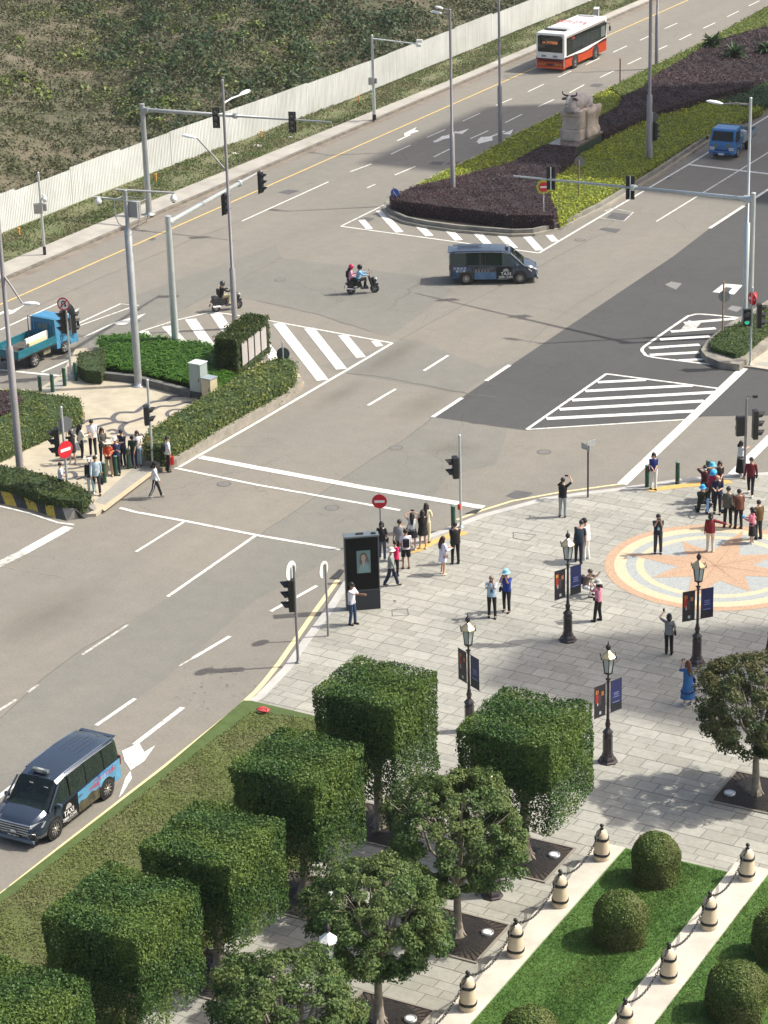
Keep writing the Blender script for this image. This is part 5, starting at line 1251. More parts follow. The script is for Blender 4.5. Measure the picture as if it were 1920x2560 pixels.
# plaza lamps
m_iron = mat('lamp_iron', (.055, .048, .05), .35, metal=.55, var=.2, scale=6); m_brass = mat('lamp_brass_roof', (.50, .42, .26), .28, metal=.5)
m_lglass = mat('lamp_glass', (.48, .53, .50), .2)
m_banner1 = mat('banner_night_black', (.018, .016, .022), .5); m_banner2 = mat('banner_blue', (.016, .022, .095), .5)
def plaza_lamp(x, y, label, ban=None, ang=0.0, white=False):
    t = thing('plaza_lamp', label, 'lamp post', (x, y, PZ), 0, 'lantern posts on the plaza')
    mb = MB(); prof = [(.34, 0), (.34, .05), (.30, .08), (.27, .16), (.20, .24), (.195, .30), (.17, .34), (.165, .9), (.18, .93), (.165, .97), (.15, 1.05), (.19, 1.10), (.17, 1.14), (.10, 1.22), (.075, 1.25)]
    mb.lathe(prof, seg=8, smooth=False, rot=.39); mb.build('base', m_iron, t)
    mb = MB(); mb.lathe([(.06, 1.24), (.085, 1.34), (.10, 1.42), (.06, 1.52), (.075, 1.56), (.05, 1.6), (.048, 2.0), (.042, 2.95), (.06, 3.0), (.04, 3.05)], seg=12); mb.build('shaft', m_iron, t)
    mb = MB(); mb.lathe([(.04, 3.03), (.10, 3.08), (.03, 3.13), (.035, 3.22), (.09, 3.28), (.15, 3.3), (.15, 3.33)], seg=12); L = mb.build('lantern', m_iron, t)
    mb = MB(); mb.lathe([(.135, 3.335), (.205, 3.83)], seg=6, smooth=False); mb.build('glass', m_lglass, L)
    mb = MB()
    for k in range(6):
        a = 6.2832*k/6; d = Vector((math.cos(a), math.sin(a), 0)); mb.tube([d*.14+Vector((0, 0, 3.33)), d*.212+Vector((0, 0, 3.84))], .016, 5)
        q = d*.27; mb.tube([q+Vector((0, 0, 3.86)), q*1.12+Vector((0, 0, 3.98))], [.03, .01], 5)
    mb.lathe([(.155, 3.315), (.155, 3.35), (.14, 3.35)], seg=6, smooth=False); mb.build('frame', m_iron, L)
    mb = MB(); mb.lathe([(.21, 3.82), (.285, 3.87), (.27, 3.91), (.17, 4.0), (.07, 4.1), (.045, 4.12)], seg=6, smooth=False); mb.build('roof', m_wht if white else m_brass, L)
    mb = MB(); mb.lathe([(.04, 4.1), (.05, 4.15), (.085, 4.2), (.095, 4.26), (.06, 4.32), (.025, 4.36), (.012, 4.46)], seg=10); mb.build('crown', m_iron, L)
    if ban:
        f = Vector((math.sin(ang), -math.cos(ang), 0)); s = Vector((math.cos(ang), math.sin(ang), 0)); R = Matrix((s, f, Vector((0, 0, 1)))).transposed()
        for sg, mm, nm in ((-1, m_banner1, 'banner'), (1, m_banner2, 'banner')):
            c = s*sg*.37+Vector((0, 0, 2.37)); zt, zb = 2.95, 1.79
            mb = MB(); mb.tube([Vector((0, 0, zt)), s*sg*.62+Vector((0, 0, zt))], .014, 6); mb.build('banner_rod', m_blk, t); mb = MB(); mb.tube([Vector((0, 0, zb)), s*sg*.62+Vector((0, 0, zb))], .014, 6); mb.build('banner_rod', m_blk, t)
            mb = MB(); mb.box(c, (.5, .008, 1.14), M=R)
            for side in (1, -1):
                dd = f*side*.006
                def patch(u, v, w, h, mi, mb=mb, dd=dd, c=c): mb.add([c+dd+s*(u-w/2)+Vector((0, 0, v-h/2)), c+dd+s*(u+w/2)+Vector((0, 0, v-h/2)), c+dd+s*(u+w/2)+Vector((0, 0, v+h/2)), c+dd+s*(u-w/2)+Vector((0, 0, v+h/2))], [(0, 1, 2, 3)], mi+1)
                if sg < 0:
                    patch(-.13, .20, .12, .5, 0); patch(-.12, .36, .12, .12, 1); patch(.12, .26, .10, .16, 2); patch(0, .05, .12, .36, 3); patch(-.10, -.06, .05, .16, 4); patch(.02, -.43, .09, .11, 4)
                    if side < 0: mb.build(nm, [mm, mat('bn_red', (.35, .03, .02), .6), mat('bn_amber', (.75, .40, .08), .6), mat('bn_rust', (.40, .14, .06), .6), mat('bn_dark', (.06, .045, .05), .6), mat('bn_pale', (.4, .45, .45), .6)], t)  # print colours of the black banner, one patch very dark brown
                else:
                    for k, (w, v) in enumerate(((.24, .10), (.2, .03), (.26, -.05), (.3, -.24))): patch(0, v, w, .035, 0)
                    patch(0, -.42, .5, .30, 1)
                    if side < 0: mb.build(nm, [mm, mat('bn_blue_text', (.16, .2, .42), .6), mat('bn_black', (.012, .013, .02), .6)], t)
    return t
bang = math.radians(-12)
plaza_lamp(-34.48, 76.0, 'black lantern post with banners in front of the two people bending together', 1, math.radians(62))
plaza_lamp(-29.36, 76.1, 'black lantern post with banners standing on the near rim of the compass rose', 1, math.radians(48))
plaza_lamp(-29.22, 67.65, 'black lantern post with banners nearest the viewer, right of the square tree', 1, math.radians(66))
plaza_lamp(-34.45, 67.7, 'black lantern post whose two banners spread wide above the square tree', 1, math.radians(-28))
plaza_lamp(-28.86, 58.05, 'lantern post mostly hidden behind a rounded tree, only its base showing')
cc = G(822, 2400, 3.4)
plaza_lamp(cc.x, cc.y, 'lantern with a pale grey roof rising between the rounded trees at bottom', white=True)

# advertising kiosk
m_kfr = mat('kiosk_frame', (.06, .07, .078), .5, metal=.2); m_kgl = mat('kiosk_glass', (.004, .006, .006), .45, spec=.15); m_kbase = mat('kiosk_base', (.035, .040, .046), .6, spec=.3)
a = G(893, 1529, PZ); b = G(953, 1522, PZ)
kc0 = G(867, 1528, PZ); kc1 = G(952, 1521, PZ)
d = (kc1-kc0); kw = d.length; ka = math.atan2(d.y, d.x); mid = (kc0+kc1)/2
t = thing('advertising_kiosk', 'tall black advertising kiosk with a portrait screen on the plaza', 'kiosk', (mid.x, mid.y, PZ), ka)
KH = 3.05; mb = MB(); mb.rbox((0, .16, KH/2), (kw, .34, KH), .02); mb.build('body', m_kfr, t)
mb = MB(); mb.box((0, -.016, KH*.635), (kw*.93, .012, KH*.70)); g = mb.build('glass_front', m_kgl, t)
mb = MB(); mb.box((0, -.016, KH*.135), (kw*.985, .012, KH*.255)); mb.build('base_panel', m_kbase, t)
mb = MB(); mb.rbox((0, .16, KH+.03), (kw*1.03, .42, .07), .015); mb.build('cap', mat('kiosk_cap', (.15, .18, .20), .35, metal=.3), t)
mb = MB(); mb.rbox((-.05, .16, KH+.09), (.3, .12, .05), .02); mb.rbox((kw*.36, .1, KH+.09), (.18, .12, .05), .02); mb.build('cap_vents', m_blk, t)
sw, sh, sz = kw*.40, .93, KH*.665; sx = kw*.04
mb = MB(); mb.box((sx, -.026, sz), (sw, .008, sh)); sc = mb.build('screen', mat('screen_teal', (.05, .09, .095), .3, emit=((.10, .17, .17), .25)), t)
def scr(parts, nm, m_):
    mb = MB()
    for poly, dy in parts: mb.add([(sx+x*sw/2, -.031-dy, sz+y*sh/2) for x, y in poly], [tuple(range(len(poly)))])
    mb.build(nm, m_, sc)
el = lambda cx, cy, rx, ry, n=18: [(cx+rx*math.cos(6.2832*k/n), cy+ry*math.sin(6.2832*k/n)) for k in range(n)]
scr([(el(0, .42, .56, .44), 0), ([(-.55, .45), (-.62, 0), (-.5, -.3), (-.3, -.35), (-.2, .1), (.3, .2), (.55, -.05), (.85, -.1), (.7, .2), (.55, .5)], .0005)], 'portrait_hair', mat('screen_hair', (.03, .025, .022), .4, emit=((.05, .045, .04), .4)))
scr([([(-.75, -.98), (-.7, -.5), (-.4, -.2), (0, -.15), (.4, -.15), (.75, -.45), (.85, -.98)], .001)], 'portrait_clothes', mat('screen_clothes', (.08, .13, .14), .4, emit=((.13, .22, .22), .25)))
scr([(el(-.02, .34, .33, .30), .0015), ([(-.2, .1), (.15, .1), (.1, -.3), (-.05, -.6), (-.15, -.3)], .0017)], 'portrait_face', mat('screen_face', (.13, .09, .075), .4, emit=((.22, .17, .14), .5)))
scr([(el(-.14, .40, .07, .035, 8), .002), (el(.11, .40, .07, .035, 8), .002), (el(0, .17, .09, .03, 8), .002)], 'portrait_features', mat('screen_features', (.03, .02, .02), .4))

# cabinets by the lily bed
def cabinet(p0, p1, z0, h, dep, label, m_, mtop, base=None, door=True):
    a = G(*p0, z0); b = G(*p1, z0); d = b-a; w = d.length; t = thing('utility_cabinet', label, 'cabinet', ((a.x+b.x)/2, (a.y+b.y)/2, z0), math.atan2(d.y, d.x))
    hb = base or 0
    mb = MB(); mb.rbox((0, dep/2, hb+(h-hb)/2), (w, dep, h-hb), .02); mb.build('housing', m_, t)
    mb = MB(); mb.rbox((0, dep/2, h+.02), (w+.06, dep+.06, .05), .012); mb.build('lid', mtop, t)
    if base: mb = MB(); mb.box((0, dep/2, hb/2), (w*.98, dep*.98, hb)); mb.build('plinth', mat('plinth_dark', (.06, .065, .065), .8, var=.3, scale=6), t)
    mb = MB(); mb.box((0, -.006, hb+(h-hb)*.5), (w*.86, .012, (h-hb)*.88)); dr = mb.build('door', m_, t)
    mb = MB(); mb.box((w*.34, -.02, h*.55), (.03, .02, .14)); mb.build('handle', m_blk, dr)
    return t
cabinet((476, 994), (504, 999), IZ, 1.75, .62, 'tall pale green-grey utility cabinet on a dark plinth by the lily bed', mat('cab_green', (.30, .36, .34), .45, var=.06), mat('cab_lid', (.55, .58, .57), .4), .35)
cabinet((505, 1002), (528, 1007), IZ, 1.15, .55, 'short cream utility cabinet with a grey lid beside the tall one', mat('cab_cream', (.52, .46, .31), .5, var=.08), mat('cab_lid_blue', (.24, .29, .32), .4))
cabinet((1484, 53), (1496, 53), .15, 1.0, 1.0, 'pale utility cabinet on the far pavement beyond the bus', mat('cab_far', (.34, .37, .37), .5), mat('cab_lid', (.55, .58, .57), .4))

# ivy-covered block with display cases
a = G(539.5, 936, .4); b = G(594.7, 941, .4); c = G(668, 915, .4)
u = (b-a); v = (c-b); lu, lv = u.length, v.length
v = v-u*(v.dot(u)/u.dot(u)); lv = max(v.length, 4.2); un, vn = u.normalized(), v.normalized()
bh = 2.0; R = np.random.default_rng(77); P = []; N = []
def ivy(n, o, e1, e2, nn, sk=None):
    s_ = R.uniform(0, 1, n); t_ = R.uniform(0, 1, n)
    if sk is not None: k = sk(s_, t_); s_, t_ = s_[k], t_[k]
    q = np.array(o)[None]+s_[:, None]*np.array(e1)[None]+t_[:, None]*np.array(e2)[None]+R.normal(0, .045, (len(s_), 3)); P.append(q); N.append(np.tile([list(nn)], (len(s_), 1)))
H_ = Vector((0, 0, bh)); o = Vector((0, 0, 0)); U = un*lu; V_ = vn*lv
ivy(1500, o, U, H_, -vn); ivy(2600, o+H_, U, V_, (0, 0, 1)); ivy(1900, o+U, V_, H_, un, lambda s, t: (s < .10) | (s > .93) | (t > .80) | (t < .12)); ivy(900, o, V_, H_, -un); ivy(900, o+V_, U, H_, vn)
k_ = R.uniform(0, 1, (500, 2)); P.append(np.array([list(H_+U*a+V_*(.3+.6*b)+Vector((0, 0, R.uniform(.0, .22)))) for a, b in k_])); N.append(R.normal(0, 1, (500, 3)))
P = np.concatenate(P); N = np.concatenate(N).astype(float)
t = thing('ivy_block', 'big box-shaped structure smothered in ivy with mesh display panels, left island', 'planter', (a.x, a.y, .3))
vv, ff = leaves(P, N, .12, R); np_mesh('ivy', [(vv, ff, 0)], [leafmat('ivy_leaves', (.014, .035, .010), (.055, .085, .022), (.10, .12, .03), 1.0)], t)
mb = MB(); z = Vector((0, 0, 1)); rr = Matrix((un, vn, z)).transposed()
mb.box(U/2+V_/2+H_/2, (lu-.08, lv-.08, bh-.06), M=rr); mb.build('core', core_g, t)
for k in range(4):
    c0 = .14+.195*k; cc_ = U+V_*(c0+.085)+Vector((0, 0, 1.02)); mb = MB(); mb.box(cc_+un*.0, (.05, lv*.165, 1.15), M=rr); pn = mb.build('display_panel', mat('mesh_panel', (.36, .34, .33), .6, var=.35, scale=26), t)
for k in range(5):
    cc_ = U+V_*(.13+.195*k)+Vector((0, 0, 1.0)); mb = MB(); mb.box(cc_+un*.01, (.07, .07, 1.3), M=rr); mb.build('panel_post', m_blk, t)

# stone ox on its plinth
m_stone2 = mat('ox_marble', (.60, .51, .42), .75, scale=1.6, col2=(.40, .325, .265), bump=.8, bscale=5)
m_oxd = mat('ox_grey_marble', (.50, .46, .43), .7, scale=2.2, col2=(.34, .29, .265), bump=.5, bscale=6)
c0, c1, c2 = G(1369.6, 360, 1.15), G(1441, 366, 1.15), G(1511, 328, 1.15)
e1 = (c1-c0); e2 = c2-c1; e1n = e1.normalized(); e2 = e2-e1n*e2.dot(e1n); an = math.atan2(e1.y, e1.x); w1, w2 = e1.length, e2.length
ctr = c0+e1/2+e2/2
t = thing('ox_statue', 'pale carved stone ox on a rough rock, set on a dark slab on the median', 'statue', (ctr.x, ctr.y, .15), an)
mb = MB(); mb.rbox((0, 0, .93), (w1, w2, .14), .02); mb.build('slab', mat('granite_slab', (.13, .105, .095), .25, var=.2, scale=3), t)
mb = MB(); mb.rbox((.12, 0, .42), (w1-.35, w2-.3, .86), .04); mb.build('plinth', mat('plinth_green', (.022, .045, .045), .35), t)
q = lambda px, py, z: toL(t, G(px, py, z))
b0, b1, b2 = q(1401, 350, 1.16), q(1453, 350, 1.16), q(1489, 327, 1.16)
bw = (b1-b0).length; bd = max((b2-b1).y, 2.6); bx0 = b0.x; by0 = min(b0.y, b1.y)
def rock(name, x0, x1, y0, y1, z0, z1, seed, bulge=.12, m_=m_stone2, cuts=6):
    bm = bmesh.new(); bmesh.ops.create_cube(bm, size=1); bmesh.ops.subdivide_edges(bm, edges=bm.edges[:], cuts=cuts, use_grid_fill=True)
    rg = random.Random(seed); ph = [rg.uniform(0, 6) for _ in range(6)]
    for v in bm.verts:
        x, y, z = v.co; P = Vector(((x0+x1)/2+x*(x1-x0), (y0+y1)/2+y*(y1-y0), (z0+z1)/2+z*(z1-z0)))
        n_ = Vector((x if abs(x) > .49 else 0, y if abs(y) > .49 else 0, z if abs(z) > .49 and z > 0 else 0))
        d_ = math.sin(P.x*3.1+ph[0])*math.sin(P.z*3.7+ph[1])+math.sin(P.y*4.3+ph[2]+P.z)*.8+rg.uniform(-.5, .5)
        v.co = P+n_*bulge*d_
    mb = MB(); bm.verts.index_update(); mb.add([v.co.copy() for v in bm.verts], [[v.index for v in f.verts] for f in bm.faces], 0, True); bm.free()
    return mb.build(name, m_, t)
rock('rock', bx0, bx0+bw, by0, by0+bd, .98, 1.72, 1, .06); rock('rock', bx0+.03, bx0+bw-.02, by0+.03, by0+bd, 1.70, 2.68, 2, .08); rock('rock', bx0-.02, bx0+bw+.03, by0-.02, by0+bd*.98, 2.66, 2.98, 3, .06)
rock('rock', bx0+bw*.55, bx0+bw+.22, by0+bd*.35, by0+bd+.15, .98, 2.85, 4, .16, cuts=8)
# ox body: one lofted surface lying along the rock, head turned to the viewer
oxc = Vector((bx0+bw*.50, by0, .34)); mb = MB(); secs = [(.25, .26, 2.95, .30), (.45, .42, 2.98, .42), (.8, .52, 3.03, .50), (1.2, .55, 3.05, .53), (1.7, .58, 3.02, .52), (2.15, .56, 3.02, .50), (2.5, .46, 2.97, .44), (2.72, .2, 2.9, .28)]
n = 16; vs = []
for y_, rx, zc, rz in secs:
    for k in range(n):
        a_ = 6.2832*k/n; hump = .10*max(0, math.sin(a_))*math.exp(-((y_-.75)/.35)**2); vs.append(oxc+Vector((rx*math.cos(a_), y_, zc-.02+(rz+hump)*math.sin(a_))))
mb.add(vs, [(i*n+k, i*n+(k+1) % n, (i+1)*n+(k+1) % n, (i+1)*n+k) for i in range(len(secs)-1) for k in range(n)]+[tuple(range(n-1, -1, -1)), tuple(range((len(secs)-1)*n, len(secs)*n))], 0, True)
hc = oxc+Vector((-.10, .18, 3.48))
# chest, neck and head
def loft(rings, seg=14):
    vs = []
    for c_, rx, rz, tilt in rings:
        for k in range(seg):
            a_ = 6.2832*k/seg; vs.append(Vector(c_)+Vector((rx*math.cos(a_), rz*math.sin(a_)*math.cos(tilt), rz*math.sin(a_)*math.sin(tilt))))
    mb.add(vs, [(i*seg+k, i*seg+(k+1) % seg, (i+1)*seg+(k+1) % seg, (i+1)*seg+k) for i in range(len(rings)-1) for k in range(seg)]+[tuple(range(seg-1, -1, -1)), tuple(range((len(rings)-1)*seg, len(rings)*seg))], 0, True)
loft([(oxc+Vector((-.05, .75, 3.05)), .42, .42, 1.4), (oxc+Vector((-.07, .5, 3.2)), .38, .40, 1.2), (oxc+Vector((-.09, .35, 3.35)), .30, .32, 1.1), (hc+Vector((0, .1, .02)), .24, .25, 1.0)])
loft([(oxc+Vector((0, .12, 2.55)), .40, .25, .2), (oxc+Vector((-.02, .12, 2.85)), .42, .34, .2), (oxc+Vector((-.05, .2, 3.15)), .34, .3, .2), (oxc+Vector((-.08, .28, 3.35)), .25, .26, .2)])
loft([(hc+Vector((0, .12, .10)), .17, .14, 1.2), (hc+Vector((0, 0, .06)), .22, .20, 1.0), (hc+Vector((0, -.18, -.08)), .19, .17, .9), (hc+Vector((0, -.36, -.28)), .13, .12, .8), (hc+Vector((0, -.46, -.40)), .145, .11, .8), (hc+Vector((0, -.52, -.46)), .10, .07, .8)])
for sx_ in (-1, 1):   # folded forelegs and haunches
    mb.tube([oxc+Vector((sx_*.34, .5, 2.75)), oxc+Vector((sx_*.42, .1, 2.62)), oxc+Vector((sx_*.30, -.05, 2.66)), oxc+Vector((sx_*.22, .25, 2.6))], [.2, .15, .12, .10], 8)
    mb.tube([oxc+Vector((sx_*.42, 2.3, 3.05)), oxc+Vector((sx_*.60, 1.9, 2.8)), oxc+Vector((sx_*.50, 1.5, 2.64))], [.30, .26, .12], 10)
mb.build('ox', m_oxd, t)
mb = MB()
for sx_ in (-1, 1): mb.tube([hc+Vector((sx_*.12, .06, .16)), hc+Vector((sx_*.30, .04, .18)), hc+Vector((sx_*.47, .02, .24)), hc+Vector((sx_*.52, 0, .38)), hc+Vector((sx_*.48, 0, .48))], [.075, .07, .055, .04, .015], 8)
mb.build('horns', mat('horn_dark', (.065, .045, .045), .5), t)
for sx_ in (-1, 1):
    mb = MB(); R_ = Matrix.Rotation(sx_*.25, 3, 'Y'); mb.ball(hc+Vector((sx_*.40, .04, -.04)), (.21, .05, .10), 10, 6, M=R_); mb.build('ear', mat('ear_dark', (.11, .09, .09), .6), t)
mb = MB(); loft([(hc+Vector((0, -.09, .13)), .10, .03, 1.0), (hc+Vector((0, -.24, .02)), .09, .035, .9), (hc+Vector((0, -.38, -.15)), .07, .03, .8), (hc+Vector((0, -.50, -.32)), .09, .03, .7)], 10); mb.build('blaze', mat('pale_marble', (.62, .58, .48), .6), t)

# litter
for k, (p, z, s_, m_, l) in enumerate([((658, 1777), .45, (.26, .17, .08), mat('red_plastic', (.42, .05, .05), .4), 'crumpled red plastic bag on the groundcover by the plaza corner'),
        ((645, 364.5), .12, (.5, .25, .03), m_wht, 'pale flattened scrap on the verge below the signal head'), ((588, 384), .12, (.22, .14, .04), m_wht, 'small white scrap on the verge left of the pale flattened one'), ((726, 343.5), .12, (.16, .12, .04), m_wht, 'tiny yellowish scrap on the verge under the right signal head')]):
    mb = MB(); mb.ball((0, 0, s_[2]*.4), s_, 9, 5)
    rg = random.Random(k); mb.v = [(x*(1+rg.uniform(-.3, .3)), y*(1+rg.uniform(-.3, .3)), max(z_+rg.uniform(-.02, .03), 0)) for x, y, z_ in mb.v]
    for i in range(len(mb.sm)): mb.sm[i] = False
    o = mb.build('plastic_bag' if k == 0 else 'litter', m_); o.location = G(*p, z); tag(o, l, 'litter')

# towers outside the frame whose shadows cross the plaza and the far road
def tower(A, B, h, w, label):
    """box block whose near-left and far-left roof corners throw their shadows on A and B"""
    a, b = G(*A), G(*B); L = h/math.tan(SUN_EL); dd = Vector((math.sin(SUN_AZ), math.cos(SUN_AZ), 0))*L; d = (b-a).y
    t = thing('building', label, 'building', (a.x+dd.x+w/2, a.y+dd.y+d/2, 0))
    m1 = mat('tower_stone', (.45, .38, .28), .8, var=.15, scale=.6); m2 = mat('tower_window', (.03, .04, .05), .1)
    mb = MB(); mb.box((0, 0, h/2-.25), (w, d, h-.5)); mb.build('wall', m1, t)
    mb = MB(); mb.box((0, 0, h-.25), (w+.3, d+.3, .5)); mb.build('roof', mat('tower_roof', (.12, .13, .14), .6), t)
    nx, ny, nz = max(1, int(w/3)), max(1, int(d/3)), int(h/3.4)
    for f in range(2, nz, 2):
        z = f*3.4-1
        for sx in (-1, 1):
            mb = MB(); mb.box((sx*(w/2+.02), 0, z), (.05, d*.86, 1.5)); mb.build('window_band', m2, t); mb = MB(); mb.box((0, sx*(d/2+.02), z), (w*.92, .05, 1.5)); mb.build('window_band', m2, t)
tower((1190, 1716), (1284, 1598), 58, 14, 'slender stone-clad tower outside the frame shading the plaza')
tower((905, 408), (1205, 266), 62, 34, 'broad stone-clad block outside the frame shading the far road')
# ---------------------------------------------------------------- people
def skinfig(J, E, RAD, root):
    """grow one continuous body surface over the joint skeleton"""
    me = bpy.data.meshes.new('fig'); me.from_pydata([tuple(j) for j in J], E, []); o = bpy.data.objects.new('fig', me); COL.objects.link(o)
    o.modifiers.new('skin', 'SKIN'); sub = o.modifiers.new('sub', 'SUBSURF'); sub.levels = 1; sub.render_levels = 1
    for i, r in enumerate(RAD): me.skin_vertices[0].data[i].radius = r if isinstance(r, tuple) else (r, r); me.skin_vertices[0].data[i].use_root = (i == root)
    dg = bpy.context.evaluated_depsgraph_get(); dg.update(); ev = o.evaluated_get(dg); m2 = bpy.data.meshes.new_from_object(ev)
    v = [x.co.copy() for x in m2.vertices]; f = [tuple(p.vertices) for p in m2.polygons]
    bpy.data.objects.remove(o); bpy.data.meshes.remove(me); bpy.data.meshes.remove(m2)
    return v, f
def ik(S, T, a, b, pole):
    d = T-S; L = min(d.length, (a+b)*.999); n = d.normalized(); T2 = S+n*L
    x = (a*a-b*b+L*L)/(2*L); h = math.sqrt(max(a*a-x*x, 0)); p = Vector(pole); p = p-n*p.dot(n)
    p = p.normalized() if p.length > 1e-6 else Vector((0, 1, 0))
    return S+n*x+p*h, T2
def hexc(h): return lin((int(h[0:2], 16), int(h[2:4], 16), int(h[4:6], 16)))
def cloth(h):
    return mat('cloth_'+h, tuple(max(.008, c*.92) for c in hexc(h)), .85, var=.12, scale=7)
SKINS = {'l': mat('skin_light', (.52, .32, .22), .55), 'm': mat('skin_medium', (.42, .24, .155), .55), 'd': mat('skin_brown', (.20, .10, .06), .55)}
POSES = {
 'stand': dict(), 'walk': dict(fl=(-.10, .26), fr=(.10, -.28), hl=(-.24, -.18, .88), hr=(.24, .22, .92), lift=.06),
 'photo': dict(hl=(-.07, .30, 1.50), hr=(.09, .30, 1.50), phone=1), 'photoup': dict(hl=(-.11, .20, 1.66), hr=(.11, .20, 1.66), phone=1, out=1),
 'phone_l': dict(hl=(-.24, .30, 1.62), hr=(.22, .05, 1.0), phone=2), 'phone_r': dict(hr=(.24, .28, 1.66), hl=(-.06, .26, 1.58), phone=1),
 'behind': dict(hl=(-.12, .0, 1.60), hr=(.12, .0, 1.60), out=1), 'cross': dict(hl=(.13, .20, 1.14), hr=(-.13, .22, 1.18)),
 'point': dict(hr=(.66, .02, 1.25)), 'front': dict(hl=(-.05, .24, 1.0), hr=(.05, .25, 1.0)), 'hold': dict(hl=(-.10, .30, 1.15), hr=(.12, .32, 1.15)),
 'reach': dict(hr=(-.05, .45, 1.30), hl=(-.10, .42, 1.25)), 'lean': dict(hl=(-.16, .34, .92), hr=(.18, .30, .88), lean=10),
 'bend': dict(lean=26, hl=(-.12, .42, .95), hr=(.26, .15, .72), fl=(-.14, .1), fr=(.14, -.12)), 'backhands': dict(hl=(-.05, -.18, .95), hr=(.05, -.18, .95)),
 'squat': dict(dz=-.52, lean=18, fl=(-.14, .12), fr=(.14, .12), hl=(-.07, .42, 1.0), hr=(.09, .42, 1.02), kneeout=1, phone=1, py=-.12),
 'kneel': dict(dz=-.47, lean=10, fl=(-.14, .20), fr=(.12, -.38), hl=(-.10, .28, 1.05), hr=(.12, .28, 1.05), kneeout=1, py=-.05),
 'ride': dict(dz=-.21, lean=8, hl=(-.27, .50, 1.02), hr=(.27, .50, 1.02), fl=(-.13, .36), fr=(.13, .36), fz=.26, sit=1),
 'pillion': dict(dz=-.13, lean=5, hl=(-.15, .30, 1.05), hr=(.15, .30, 1.05), fl=(-.24, .22), fr=(.24, .22), fz=.30, sit=1),
 'drive': dict(dz=-.25, lean=-5, hl=(-.18, .42, 1.0), hr=(.18, .42, 1.0), fl=(-.12, .5), fr=(.12, .5), fz=.15, sit=1),
}
